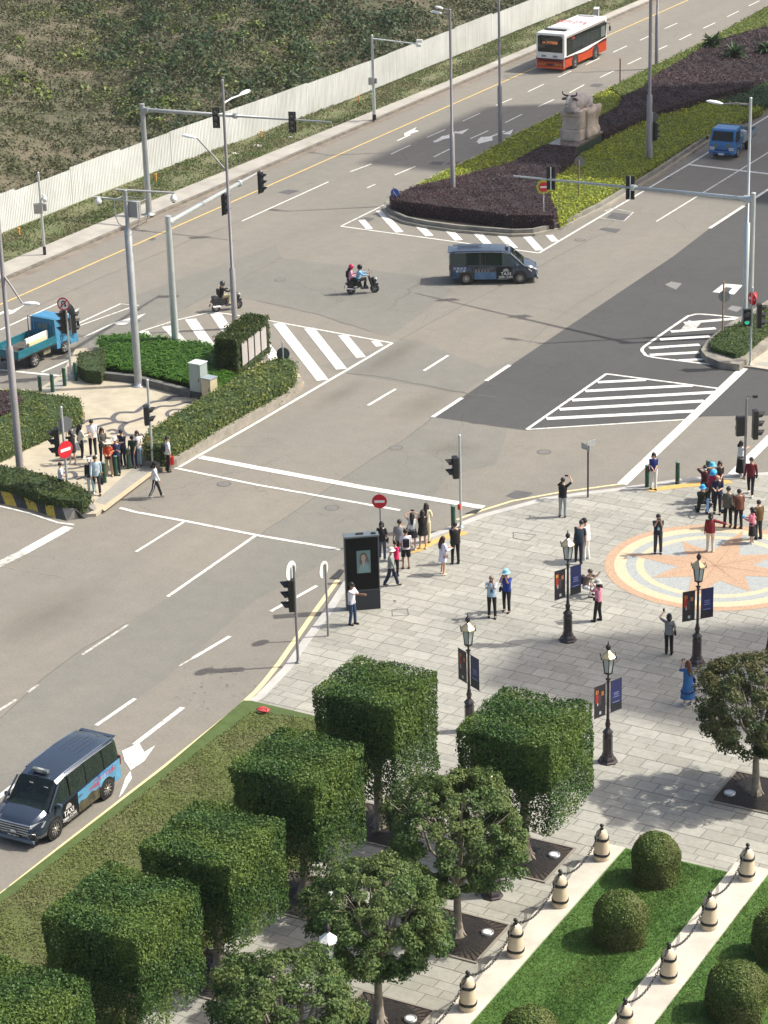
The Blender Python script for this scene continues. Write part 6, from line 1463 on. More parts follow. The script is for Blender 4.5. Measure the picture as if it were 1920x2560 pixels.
def person(px, py, z0, H, face, label, top, bottom, hair='short:1a1414', shoes='202020', pose='stand', skin='l', hat=None, extras=(), group=None, female=False, headp=0, at_=None, group_='people in the scene'):
    """top: 'colour:short|long|vest'; bottom: 'trousers|shorts|skirt|dress:colour:hem'"""
    s = H/1.70; t = thing('person', label, 'person', at_ if at_ is not None else G(px, py, z0), math.radians(29-face)); ps = POSES[pose]
    V = Vector; dz = ps.get('dz', 0); lean = math.radians(ps.get('lean', 2)); py_ = ps.get('py', 0)
    pel = V((0, py_, .93+dz)); fz = ps.get('fz', 0)
    fl = V((ps.get('fl', (-.10, .03))[0], ps.get('fl', (-.10, .03))[1], .075+fz)); fr = V((ps.get('fr', (.11, -.04))[0], ps.get('fr', (.11, -.04))[1], .075+fz))
    if ps.get('lift'): fr.z += .05
    if pose == 'kneel': fr.z = .10
    hipL, hipR = pel+V((-.09, 0, -.03)), pel+V((.09, 0, -.03))
    kp = V((0, 1, .15))
    kL, aL = ik(hipL, fl, .43, .40, kp+V((-.6 if ps.get('kneeout') else -.05, 0, .3))); kR, aR = ik(hipR, fr, .43, .40, (kp+V((.6 if ps.get('kneeout') else .05, 0, .3))) if pose != 'kneel' else V((.2, 1, -.5)))
    def up(h, x=0, y=0):
        a = lean*min(1, h/.5); return pel+V((x, y+h*math.sin(a), h*math.cos(a)))
    waist, chest, ctop, nb = up(.15), up(.33), up(.44), up(.51)
    sw = .155 if female else .18
    shL, shR = up(.455, -sw), up(.455, sw)
    hd = math.radians(headp)+lean*.5; neck = up(.56); hdv = V((0, math.sin(hd), math.cos(hd)))
    jaw = neck+hdv*.045+V((0, .018, 0)); hm = neck+hdv*.12+V((0, .012, 0)); cr = neck+hdv*.185
    off = V((0, ps.get('py', 0)*.5, dz))
    jr = random.Random(label); ja = lambda: V((jr.uniform(-.03, .03), jr.uniform(-.05, .10), jr.uniform(-.03, .06)))
    if 'fl' not in ps: fl += V((jr.uniform(-.05, .02), jr.uniform(-.07, .09), 0)); kL, aL = ik(hipL, fl, .43, .40, kp)
    hl = (V(ps['hl']) if 'hl' in ps else V((-.23, .04, .86))+ja())+(off if abs(dz) > .3 and pose in ('x',) else V((0, 0, 0)))
    hr = V(ps['hr']) if 'hr' in ps else V((.23, .04, .86))+ja()
    outp = V((1, -.2, .1)) if ps.get('out') else V((.35, -.8, -.6))
    eL, wL = ik(shL, hl, .27, .24, V((-outp.x, outp.y, outp.z))); eR, wR = ik(shR, hr, .27, .24, outp)
    def hand(e, w):
        d = (w-e).normalized(); return w+d*.075
    pL, pR = hand(eL, wL), hand(eR, wR)
    J = [pel, waist, chest, ctop, nb, neck, jaw, hm, cr, shL, eL, wL, pL, shR, eR, wR, pR, hipL, kL, aL, aL+V((0, .13, -.045)), hipR, kR, aR, aR+V((0, .13, -.045))]
    E_ = [(0, 1), (1, 2), (2, 3), (3, 4), (4, 5), (5, 6), (6, 7), (7, 8), (3, 9), (9, 10), (10, 11), (11, 12), (3, 13), (13, 14), (14, 15), (15, 16), (0, 17), (17, 18), (18, 19), (19, 20), (0, 21), (21, 22), (22, 23), (23, 24)]
    RD = [.115, .10, .115, .095, .055, .05, .066, .092, .062, .055, .038, .028, (.036, .018), .055, .038, .028, (.036, .018), .085, .052, .038, .035, .085, .052, .038, .035]
    v, f = skinfig(J, E_, RD, 0)
    mb = MB(); mb.add(v, f, 0, True)
    for e, w, p, sg in ((eL, wL, pL, 1), (eR, wR, pR, -1)):      # fingers and thumb
        d = (w-e).normalized(); sd_ = d.cross(V((0, 0, 1))); sd_ = sd_.normalized() if sd_.length > .1 else V((1, 0, 0)); n_ = sd_.cross(d)
        for k, L in enumerate((.066, .076, .072, .056)):
            b = p+sd_*(-.027+.018*k)+d*.012; mb.tube([b-d*.03, b+d*L*.45-n_*.006, b+d*L*.8-n_*.022, b+d*L-n_*.042], [.0095, .009, .008, .006], 5)
        th = p-d*.045+sd_*sg*.032; mb.tube([th, th+sd_*sg*.022+d*.026-n_*.008, th+sd_*sg*.026+d*.055-n_*.022], [.011, .010, .007], 5)
    for sg in (-1, 1): mb.ball(hm+V((sg*.088, -.005, -.012)), (.012, .02, .03), 6, 5)
    fwd = V((0, math.cos(hd), -math.sin(hd)))
    mb.ball(hm+fwd*.094-hdv*.012, (.014, .02, .024), 6, 5)
    for q in range(len(mb.v)): mb.v[q] = tuple(c*s for c in mb.v[q])
    body = mb.build('body', SKINS[skin], t)
    def fin(mb, name, m_, par=None):
        mb.v = [tuple(c*s for c in q) for q in mb.v]; return mb.build(name, m_, par or t)
    for sg in (-1, 1): mb = MB(); mb.ball(hm+fwd*.083+V((sg*.033, 0, 0))+hdv*.014, (.015, .012, .008), 6, 4); fin(mb, 'eye', mat('face_dark', (.05, .02, .018), .5), body)
    mb = MB(); mb.ball(hm+fwd*.083-hdv*.048, (.024, .010, .006), 6, 4); fin(mb, 'mouth', mat('lips', (.25, .08, .07), .5), body)
    # clothing
    def ringloft(mb, rings, n=14, cap=True):
        vs = []
        for c, rx, ry, tl in rings:
            for k in range(n):
                a = 6.2832*k/n; vs.append(V(c)+V((rx*math.cos(a), ry*math.sin(a)*math.cos(tl), -ry*math.sin(a)*math.sin(tl))))
        mb.add(vs, [(i*n+k, i*n+(k+1) % n, (i+1)*n+(k+1) % n, (i+1)*n+k) for i in range(len(rings)-1) for k in range(n)], 0, True)
        mb.add(vs, [tuple(range(n-1, -1, -1)), tuple(range((len(rings)-1)*n, len(rings)*n))])
    tc, tk = top.split(':')[:2]; W = 1.02 if female else 1.11; loose = 1.12 if 'loose' in top else 1.0
    bk = bottom.split(':'); long_ = 'hip' in top
    mb = MB()
    ringloft(mb, [(up(-.10 if long_ else -.05), .175*W*loose, .135*loose, 0), (up(.06), .155*W*loose, .125*loose, lean*.3), (up(.20), .158*W*loose, .125*loose, lean*.6), (up(.34), .172*W, .128, lean), (up(.44), .165*W, .105, lean), (up(.495), .10, .075, lean), (up(.52), .066, .062, lean)])
    sl = {'short': .85, 'vest': .12, 'long': 2.0, 'elbow': 1.0}.get(tk, .85)
    for sh, e, w in ((shL, eL, wL), (shR, eR, wR)):
        c_ = up(.42)
        if sl <= 1: mb.tube([sh.lerp(c_, .5), sh, sh.lerp(e, sl*.5), sh.lerp(e, sl)], [.070, .066, .058, .052], 9)
        else: mb.tube([sh.lerp(c_, .5), sh, sh.lerp(e, .5), e, e.lerp(w, .5), w], [.075, .072, .062, .054, .048, .040], 9)
    topo = fin(mb, 'top' if bk[0] != 'dress' else 'dress_top', cloth(tc))
    mb = MB(); bm_ = cloth(bk[1])
    if bk[0] in ('trousers', 'shorts'):
        ringloft(mb, [(pel+V((0, 0, -.09)), .165*W, .12, 0), (pel+V((0, 0, -.02)), .168*W, .125, 0), (up(.10), .150*W, .118, lean*.3)])
        u = .98 if bk[0] == 'trousers' else 0
        wd = float(bk[2]) if len(bk) > 2 else 1.0
        for h_, k_, a_ in ((hipL, kL, aL), (hipR, kR, aR)):
            if u: mb.tube([h_+V((0, 0, .03)), h_.lerp(k_, .35), k_, k_.lerp(a_, .5), a_+V((0, 0, .01))], [.098, .088, .066*wd, .060*wd, .056*wd], 10)
            else: mb.tube([h_+V((0, 0, .03)), h_.lerp(k_, .35), h_.lerp(k_, .85)], [.10, .10, .098], 10)
        fin(mb, bk[0], bm_)
        if 'stripe' in bottom:
            mb = MB()
            for h_, k_, a_ in ((hipR, kR, aR), (hipL, kL, aL)):
                o_ = V((.075 if h_ is hipR else -.075, 0, 0)); mb = MB(); mb.tube([h_+o_*1.25, h_.lerp(k_, .5)+o_*1.1, k_+o_*.86, k_.lerp(a_, .5)+o_*.78, a_+o_*.75], .014, 5); fin(mb, 'side_stripe', cloth('e8e8e8'))
    else:
        hem = float(bk[2]); full = float(bk[3]) if len(bk) > 3 else 1.25
        z0_ = pel+V((0, 0, .10)); c2 = V((0, (aL.y+aR.y)/2*.6, hem))
        ringloft(mb, [(c2, .165*full, .15*full, 0), (c2.lerp(z0_, .5), .165*(1+full)/2, .135*(1+full)/2, 0), (pel, .17, .13, 0), (z0_, .155, .12, 0)], 18)
        so = fin(mb, 'skirt', bm_)
        if 'trim' in bottom:
            mb = MB(); c3 = c2+V((0, 0, .24)); ringloft(mb, [(c3, .165*full*.985, .15*full*.985, 0), (c3+V((0, 0, .025)), .165*full*.975, .15*full*.975, 0)], 18); fin(mb, 'trim', cloth('10204a'), so)
    for a_ in (aL, aR):
        mb = MB(); mb.tube([a_+V((0, -.055, -.035)), a_+V((0, 0, -.03)), a_+V((0, .09, -.042)), a_+V((0, .16, -.05))], [.035, .045, .043, .026], 9, flat=1.0); mb.v = [(x, y, max(z, a_.z-.075)) for x, y, z in mb.v]
        fin(mb, 'shoe', cloth(shoes))
    # hair, hats
    if hair:
        hk, hc = hair.split(':'); hmt = mat('hair_'+hc, tuple(max(.006, q) for q in hexc(hc)), .5); mb = MB(); bkv = -fwd
        if hk != 'bald': mb.ball(hm+hdv*.028+bkv*.018, (.098, .105, .098), 12, 8, M=Matrix.Rotation(-hd, 3, 'X'))
        if hk in ('bob', 'long'):
            L = .17 if hk == 'bob' else .42
            b0_ = hm+hdv*.02+bkv*.05
            pts = [b0_, b0_+bkv*.045-V((0, 0, .10)), V((b0_.x, min(b0_.y-.06, up(.42).y-.14), b0_.z-L*.6)), V((b0_.x, min(b0_.y-.05, up(.3).y-.15), b0_.z-L))]
            mb.tube(pts, [.09, .092, .085 if hk == 'long' else .08, .045], 10, flat=1.0)
            for sg in (-1, 1): mb.tube([hm+V((sg*.075, .02, .03)), hm+V((sg*.088, .0, -.08)), hm+V((sg*.085, -.02, -.08-L*.35))], [.03, .03, .014], 6)
        if hk != 'bald': fin(mb, 'hair', hmt)
    if hat:
        hk, hc = hat.split(':'); mb = MB(); Rm = Matrix.Rotation(-hd, 3, 'X'); c = hm+hdv*.07; hmt = cloth(hc)
        def lat(prof):
            n = 18; vs = []
            for r, z in prof:
                for k in range(n): a = 6.2832*k/n; vs.append(c+Rm @ V((r*math.cos(a), r*math.sin(a)*1.08, z)))
            mb.add(vs, [(i*n+k, i*n+(k+1) % n, (i+1)*n+(k+1) % n, (i+1)*n+k) for i in range(len(prof)-1) for k in range(n)]+[tuple(range((len(prof)-1)*n, len(prof)*n))], 0, True)
        if hk == 'bucket': lat([(.165, -.045), (.112, .0), (.104, .06), (.09, .085), (.01, .09)])
        elif hk == 'sun': lat([(.21, -.03), (.14, .0), (.108, .02), (.10, .07), (.07, .095), (.01, .10)])
        elif hk == 'cap': lat([(.106, -.02), (.108, .02), (.09, .07), (.04, .095), (.01, .097)]); mb.ball(c+fwd*.13-hdv*.02, (.075, .075, .012), 10, 4, M=Rm)
        elif hk == 'helmet': lat([(.10, -.16), (.128, -.10), (.14, -.02), (.13, .05), (.09, .10), (.01, .115)])
        fin(mb, 'helmet' if hk == 'helmet' else 'hat', hmt if hk != 'helmet' else mat('helmet_'+hc, hexc(hc), .2))
        if hk == 'helmet': mb = MB(); mb.ball(hm+fwd*.045+hdv*.0, (.105, .09, .07), 10, 6, M=Rm); fin(mb, 'visor', mat('visor_dark', (.02, .02, .025), .1))
    # things held or carried
    def hold(nm, mbx, m_, lab, cat):
        mbx.v = [tuple(c*s for c in q) for q in mbx.v]; R_ = Matrix.Rotation(t.rotation_euler.z, 3, 'Z')
        mbx.v = [tuple(R_ @ V(q)) for q in mbx.v]; o = mbx.build(nm, m_); o.location = t.location; tag(o, lab, cat); return o
    if ps.get('phone') and 'nophone' not in extras:
        mid = (pL+pR)/2 if ps['phone'] == 1 else pL; mb = MB(); mb.rbox(mid+V((0, .03, .05)), (.15 if ps['phone'] == 1 else .075, .012, .075 if ps['phone'] == 1 else .15), .004); hold('phone', mb, m_blk, 'phone held up by '+PH(label), 'phone')
    for e in extras:
        q = e.split(':')
        if q[0] == 'backpack': mb = MB(); mb.rbox(up(.26, 0, -.20), (.27, .15, .38), .05); hold('backpack', mb, cloth(q[1]), q[2], 'backpack')
        if q[0] == 'bag':      # hip bag with strap; q: colour, side, label
            sd = float(q[2]); mb = MB(); c = pel+V((sd*.24, .02, -.02)); mb.rbox(c, (.08, .22, .18), .03); mb.tube([c+V((0, 0, .09)), up(.30, sd*.17, .03), up(.46, -sd*.10, .02)], .010, 5); mb.tube([c+V((0, -.06, .09)), up(.30, sd*.15, -.13), up(.46, -sd*.08, -.08)], .010, 5); hold('shoulder_bag', mb, cloth(q[1]), q[3], 'bag')
        if q[0] == 'carry':    # bag hanging from a hand: colour, hand(-1/1), size, label
            p = pL if float(q[2]) < 0 else pR; sz = float(q[3]); mb = MB(); c = p+V((0, 0, -.16-sz*.5)); mb.rbox(c, (.12, sz*.8, sz), .03); mb.tube([c+V((0, -sz*.25, sz*.5)), p+V((0, 0, -.03)), c+V((0, sz*.25, sz*.5))], .01, 5); hold('handbag', mb, cloth(q[1]), q[4], 'bag')
        if q[0] == 'fanny': mb = MB(); mb.rbox(up(.0, 0, .16), (.20, .09, .13), .03); mb.tube([up(.0, -.17, .02), up(.0, -.1, .15), up(.0, .1, .15), up(.0, .17, .02)], .012, 5); hold('waist_bag', mb, cloth(q[1]), q[2], 'bag')
        if q[0] == 'tag': mb = MB(); mb.rbox(up(.20, 0, .145), (.09, .01, .12), .004); mb.tube([up(.26, 0, .14), up(.46, -.08, .08)], .006, 4); mb.tube([up(.26, 0, .14), up(.46, .08, .08)], .006, 4); fin(mb, 'lanyard', cloth(q[1]))
        if q[0] == 'item': mb = MB(); mb.rbox((pL+pR)/2+V((0, .04, .02)), (.16, .10, .12), .02); hold(q[2], mb, cloth(q[1]), q[3], q[4])
        if q[0] == 'mask': mb = MB(); mb.ball(hm+fwd*.06-hdv*.04, (.06, .05, .05), 8, 6); fin(mb, 'mask', cloth(q[1]))
        if q[0] == 'towel': mb = MB(); mb.rbox(V((-.14, .34, .42)), (.12, .03, .62), .01); fin(mb, 'towel', cloth(q[1]))
        if q[0] == 'glasses': mb = MB(); mb.rbox(hm+fwd*.092+hdv*.014, (.12, .02, .03), .008); fin(mb, 'sunglasses', m_blk)
    return t
def PH(l):
    w = l.split(); k = 9
    return ' '.join(w[:k])
P_ = person; BK = '16161a'; Z1 = .14
# left island
P_(183.6, 1161, Z1, 1.62, -35, 'woman in short black dress and white sneakers behind the no-entry sign', BK+':short', 'dress:16161a:.62:1.15', 'bob:120c0c', 'dcdcdc', 'photo', female=True, headp=20)
P_(205, 1147, Z1, 1.66, 60, 'long-haired woman in a cream jacket and black trousers facing the man in white', 'd6d2c4:long:hip', 'trousers:1a1618', 'long:160e0e', 'd8d8d8', 'hold', female=True, extras=('bag:6a4434:-1:brown shoulder bag on the woman in the cream jacket',))
P_(234, 1140, Z1, 1.80, 172, 'tall man in white T-shirt and black trousers looking down at his hands', 'e6e6ea:short:loose', 'trousers:1a1a1e', 'short:141010', 'dedede', 'front', headp=30)
P_(259, 1157, Z1, 1.68, 150, 'woman with very long black hair in a dark grey jacket behind the orange shirt', '55564f:long:hip', 'trousers:161618', 'long:0e0a0a', '303030', 'hold', female=True)
P_(309, 1165, Z1, 1.74, 205, 'man in a dark blue T-shirt standing behind the man with crossed arms', '23283a:short', 'trousers:1c2438', 'short:140f0f', '202020', 'reach', headp=10)
P_(274, 1189, Z1, 1.64, 172, 'person in a bright orange top, beige trousers and wide cream hat', 'c4481c:long', 'trousers:b09878:1.1', 'bob:201510', 'c8b8a0', 'hold', hat='sun:e0d4b8', female=True, extras=('fanny:201a1a:small black bag worn in front over the orange top',))
P_(293.6, 1186, Z1, 1.74, 182, 'man in a navy T-shirt and white cap with his arms crossed', '232f55:short', 'trousers:14141c', 'short:201818', '1c1c1c', 'cross', hat='cap:e4e4e4', skin='m')
P_(337, 1168, Z1, 1.56, 195, 'boy in a dark green T-shirt leaning over a green bollard', '1c3a30:short', 'trousers:1c2444', 'short:100c0c', '301c1c', 'lean', headp=25, skin='m')
P_(347, 1163, Z1, 1.64, 165, 'woman in a printed white T-shirt and pale blue jeans beside the hedge', 'e2e0de:short', 'trousers:8fb0b8', 'bob:0e0a0a', '3a2020', 'hold', female=True)
P_(155, 1238, Z1, 1.52, 95, 'girl in a white T-shirt standing behind the low hedge, left of the sign post', 'dedee2:short', 'trousers:1c1c20', 'short:2a1414', '303030', 'front', female=True)
P_(229, 1233, Z1, 1.60, 175, 'person in a black jacket and pale jeans half hidden by the man in denim', '1c221e:long:hip', 'trousers:a8c0c8', 'short:d8d4cc', 'e0e0e0', 'stand', hat='cap:dcdcd8')
P_(243.4, 1234, Z1, 1.76, 168, 'young man in a pale denim jacket and dark trousers walking with a black bag', 'a8bcc8:long:hip', 'trousers:2a2c30', 'short:141010', '2a1c20', 'walk', extras=('carry:18181c:-1:.34:large black bag carried by the man in the denim jacket', 'tag:ececec'))
P_(421.9, 1179, .0, 1.68, 75, 'person in a white T-shirt with a black backpack at the hedge corner', 'dfe2e6:short', 'trousers:1c1416', 'short:120e0e', '181414', 'stand', skin='m', extras=('backpack:202024:black backpack worn over a white T-shirt at the hedge corner', 'carry:c01820:-1:.42:bright red carrier bag hanging beside the hedge corner'))
P_(390, 1245, 0, 1.64, 88, 'woman in a white sweater and striped black track trousers crossing the road', 'dcdedc:long', 'trousers:141418:1:stripe', 'bob:141010', '8a8890', 'walk', hat='cap:141418', female=True, skin='m')
# kiosk group
P_(917, 1447, PZ, 1.66, 0, 'dark-haired person almost wholly hidden behind the kiosk', '222226:short', 'trousers:202024', 'short:0e0a0a')
P_(956, 1400, PZ, 1.66, 10, 'woman in a black T-shirt and grey-blue jeans just right of the kiosk top', '1c1c22:short', 'trousers:4a5668', 'bob:100c0c', 'c8c8c8', 'stand', female=True, extras=('bag:2a2a2e:1:black bag of the woman just right of the kiosk top',))
P_(1001, 1401, PZ, 1.76, 2, 'man in a plain grey T-shirt and black trousers seen from behind', '8a8c8c:short', 'trousers:16161a', 'short:1a1414', 'c0c0c0')
P_(1032, 1375, PZ, 1.62, 5, 'woman in a white top and flared black shorts raising both arms', 'd8dadc:vest', 'skirt:141416:.62:1.35', 'long:0e0a0a', 'e4dcc8', 'photoup', female=True, extras=('bag:1a1a1c:-1:small black bag on the woman raising both arms',))
P_(1058, 1372, PZ, 1.68, 0, 'woman in a loose short black coat dress with bare legs', '121214:elbow:loose', 'dress:121214:.66:1.4', 'long:0c0808', 'dcd6c4', 'front', female=True, extras=('carry:8a8878:-1:.30:grey-green bag carried by the woman in the black coat dress',))
P_(1067, 1356, PZ, 1.72, 20, 'long-haired person in a cream outfit behind the woman in the black coat dress', 'd4ccac:long', 'trousers:cfc8a8', 'long:241414', '1c1212', 'hold', female=True)
P_(1016, 1421, PZ, 1.68, -5, 'person in a white T-shirt and black shorts with a black backpack', 'd8d8e0:short', 'shorts:141416', 'short:141010', '6a3030', 'stand', extras=('backpack:1c1c24:black backpack hanging off the shoulder above black shorts',), skin='m')
P_(989, 1441, PZ, 1.52, 25, 'person in a hot pink hooded top and black trousers with hands behind the back', 'd21c5c:long:loose', 'trousers:141418', 'short:141010', '302424', 'backhands', female=True)
P_(979, 1465, PZ, 1.60, 105, 'walker in a white bucket hat, light grey jacket and navy trousers', '8e9490:long:loose', 'trousers:1c2a44:1.25', 'short:202020', '181820', 'walk', hat='bucket:dcd8cc')
P_(881, 1561, PZ, 1.74, 120, 'man in a white polo shirt and blue jeans gesturing in front of the kiosk', 'dcdce4:short', 'trousers:2c4460', 'short:140e0e', '16161e', 'reach', skin='d', extras=('glasses',))
P_(1108, 1436, PZ, 1.62, 65, 'woman in a long white shirt with bare legs and a small grey bag', 'dcdcf0:long:hip:loose', 'dress:dcdcf0:.62:1.15', 'long:2a1414', 'dcd0bc', 'hold', female=True, extras=('bag:8a7c78:1:small grey shoulder bag on the woman in the long white shirt',))
P_(1139, 1409, PZ, 1.78, -8, 'tall man all in black standing beside the woman in the long white shirt', '141416:short:loose', 'trousers:121214', 'short:120e0e', '101012', 'front')
# middle of the plaza
P_(1230, 1543, PZ, 1.72, 185, 'grey-haired man in a pale blue shirt photographing, left of the pair', 'a8c4d8:short', 'trousers:16161a', 'short:8a7468', '141416', 'photo', skin='m', extras=('tag:5a6a78',))
P_(1267, 1528, PZ, 1.70, 200, 'person in a royal blue shirt and pale blue bucket hat, right of the pair', '1c3c8c:short', 'trousers:1c1a20', 'short:302420', '301818', 'photo', hat='bucket:8cc8e0', skin='m', extras=('bag:1c1c28:1:dark bag on the person in the royal blue shirt',))
P_(1407, 1292, PZ, 1.74, 20, 'man in a black T-shirt and light grey trousers photographing the road', '141416:short', 'trousers:9aa0a0', 'short:141010', '202022', 'phone_r')
P_(1446, 1408, PZ, 1.80, 25, 'broad man in a dark teal T-shirt and navy trousers bending forward', '142c38:short:loose', 'trousers:161c2c', 'short:1c1c24', '181a1e', 'bend', headp=20, skin='m')
P_(1466, 1399, PZ, 1.74, -60, 'person dressed all in white with a black cap beside the bending man', 'e4e4e0:long:loose', 'trousers:dcdcd8:1.2', 'short:141010', 'e0e0e0', 'front', hat='cap:16120f', headp=25)
P_(1471, 1489, PZ, 1.64, 120, 'crouching person in a brown-grey top and white trousers taking a photo', '6a5c54:short', 'trousers:dcdcdc', 'short:3a2c2c', '201c24', 'squat', extras=('backpack:302a34:dark backpack of the crouching photographer',))
P_(1496, 1553, PZ, 1.66, -55, 'person in a striped pink top, black trousers and pale sun hat taking a photo', 'd08498:short', 'trousers:0f0f10:1.1', 'bob:2a1c1c', '121212', 'photo', hat='bucket:b0b0a8', female=True, extras=('fanny:3c1428:wine-red waist bag of the person in the striped pink top',))
P_(1644.5, 1384, PZ, 1.72, 180, 'man in a dark navy T-shirt and grey trousers photographing from the compass rose', '16222c:short', 'trousers:34343c:1.1', 'short:140e0e', '121214', 'photo', skin='m', extras=('tag:9cd0e0',))
P_(1775, 1380, PZ, 1.68, 5, 'woman in a dark red jacket and cream trousers holding one arm out', '7a1420:long:loose', 'trousers:d8ccb4', 'bob:140c0c', 'dcd8cc', 'point', female=True)
P_(1671.6, 1636, PZ, 1.62, 5, 'woman in a grey T-shirt and black trousers holding up a phone', '868888:short', 'trousers:111114:1.1', 'bob:0c0a0a', '141416', 'phone_l', female=True, extras=('bag:16161a:1:black shoulder bag on the woman in the grey T-shirt',))
P_(1719, 1762, PZ, 1.70, -25, 'woman in a long blue patterned dress and white shoes photographing', '2c64a0:elbow:loose', 'dress:2c64a0:.30:1.7:trim', 'long:5a3420', 'e0e0e0', 'photo', female=True, extras=('bag:16264a:1:navy tote bag on the woman in the long blue dress',))
P_(1924, 1686, PZ, 1.70, -90, 'person in black just entering at the right edge above the twiggy tree', '121214:long', 'trousers:121214', 'short:0c0a0a', '141414')
# right-hand group
P_(1633, 1222, PZ, 1.66, 178, 'woman in a royal blue top and white trousers before a green bollard', '1c2c74:short', 'trousers:dcdad0', 'bob:1c1212', '2a1818', 'front', female=True, extras=('glasses', 'bag:5a2020:1:dark red handbag on the woman in royal blue and white'))
P_(1761, 1256, PZ, 1.68, 185, 'woman in dark red and brown with both hands behind her head', '4a1820:short', 'trousers:1c1618', 'short:100c0c', '181818', 'behind', female=True, extras=('mask:e8e8e8', 'fanny:2a2220:dark waist bag of the woman with hands behind her head'))
P_(1778, 1250, PZ, 1.66, 150, 'person in a pale blue bucket hat at the back of the right-hand group', '70707a:short', 'trousers:202028', 'short:201818', '202020', 'hold', hat='bucket:58b4e0')
P_(1787, 1264, PZ, 1.66, -140, 'person in a magenta jacket and bright blue bucket hat bending over', 'b02050:long:loose', 'trousers:1a1a20', 'bob:201818', '202020', 'lean', hat='bucket:40a8dc', headp=30, female=True, extras=('carry:1a1a1e:-1:.26:black bag held by the person in the magenta jacket',))
P_(1797, 1244, PZ, 1.66, 180, 'woman with sunglasses and a dark flowered blouse at the back of the group', '2a2024:short', 'trousers:1c1418', 'bob:140c0c', '202020', 'front', female=True, extras=('glasses',))
P_(1754, 1279, PZ, 1.64, 165, 'kneeling person in dark green with a light blue bucket hat', '1c261e:long', 'trousers:262a22:1.1', 'short:1a1412', '1c2030', 'kneel', hat='bucket:38a0dc', extras=('towel:8cb4e8', 'mask:c8a488'))
P_(1793, 1283, PZ, 1.76, 190, 'bald man dressed all in navy looking at his hands', '16203c:short:loose', 'trousers:12182c:1.1', 'bald:000000', '101014', 'hold', skin='l', headp=20, extras=('tag:a0a4b0',))
P_(1819, 1318, PZ, 1.78, 8, 'man in an olive-grey T-shirt and black trousers seen from behind', '55544c:short:loose', 'trousers:121216:1.1', 'short:141010', '121214', 'stand', extras=('carry:2c3440:-1:.16:small dark pouch in the hand of the man in olive-grey',))
P_(1846, 1322, PZ, 1.74, -12, 'person in a shiny brown shirt and black trousers with a black bag', '6a4030:short', 'trousers:121216', 'short:120c0c', '1c1c20', 'stand', skin='m', extras=('bag:141416:-1:black shoulder bag on the person in the shiny brown shirt',))
P_(1879, 1358, PZ, 1.56, -60, 'woman in a pink sweater and black skirt with a round white bag', 'd0788c:long', 'skirt:141418:.40:1.2', 'bob:100c0c', 'dcdcdc', 'hold', female=True, extras=('bag:e6e2d8:1:round white bag on the woman in the pink sweater', 'item:3c9cd0:folded_hat:bright blue folded hat in the hands of the woman in pink:hat'))
P_(1895, 1348, PZ, 1.70, -25, 'person in a brown jacket and dark grey trousers behind the woman in pink', '5a4420:long:loose', 'trousers:34363a:1.2', 'short:140e0e', '161618')
P_(1850, 1190, PZ, 1.62, 60, 'woman in a white top and long black skirt beside the signal mast', 'd2d6da:short', 'skirt:101018:.20:1.5', 'bob:1a1010', 'dcdcdc', 'reach', female=True)
P_(1876, 1238, PZ, 1.72, -165, 'man in a dark red sweater and black trousers walking with a black bag', '681422:long', 'trousers:141820', 'short:181010', 'c8c8c8', 'walk', skin='m', extras=('bag:141416:-1:black bag on the man in the dark red sweater',))
# ---------------------------------------------------------------- vehicles
m_tyre = mat('tyre', (.014, .014, .015), .85); m_rim = mat('alloy_rim', (.42, .43, .44), .25, metal=.8); m_glass = mat('vehicle_glass', (.016, .026, .024), .03, spec=1.0)
m_chrome = mat('chrome', (.55, .56, .57), .12, metal=1.0); m_hl = mat('headlamp', (.55, .57, .58), .1); m_tail = mat('tail_lamp', (.35, .03, .03), .25)
def wheel(t, x, y, r, w, side, spokes=10, name='wheel', rim=None):
    wl = bpy.data.objects.new(name, None); wl.location = (x, y, r); link(wl, t); wl.empty_display_size = .2
    mb = MB(); n = 28; prof = [(r*.66, -w/2), (r*.94, -w/2), (r, -w/2+.03), (r, w/2-.03), (r*.94, w/2), (r*.66, w/2)]; vs = [(z, q*math.cos(6.2832*k/n), q*math.sin(6.2832*k/n)) for q, z in prof for k in range(n)]
    mb.add(vs, [(i*n+k, (i+1)*n+k, (i+1)*n+(k+1) % n, i*n+(k+1) % n) for i in range(len(prof)-1) for k in range(n)], 0, True); mb.build('tyre', m_tyre, wl)
    mb = MB(); s = side; mb.disc((s*(w/2-.05), 0, 0), (1, 0, 0), r*.67, .04, 24, 1); mb.disc((s*(w/2-.015), 0, 0), (1, 0, 0), r*.15, .05, 12, 0)
    for k in range(spokes):
        a = 6.2832*k/spokes; d = Vector((0, math.cos(a), math.sin(a))); mb.box(Vector((s*(w/2-.02), 0, 0))+d*r*.38, (.03, r*.10, r*.52), M=Matrix((Vector((1, 0, 0)), Vector((0, -d.z, d.y)), d)).transposed())
    mb.tube([(s*(w/2-.03), r*.64*math.cos(a), r*.64*math.sin(a)) for a in [6.2832*k/24 for k in range(25)]], r*.045, 5, caps=False)
    mb.build('rim', [rim or m_rim, mat('rim_dark', (.03, .03, .032), .5)], wl); return wl
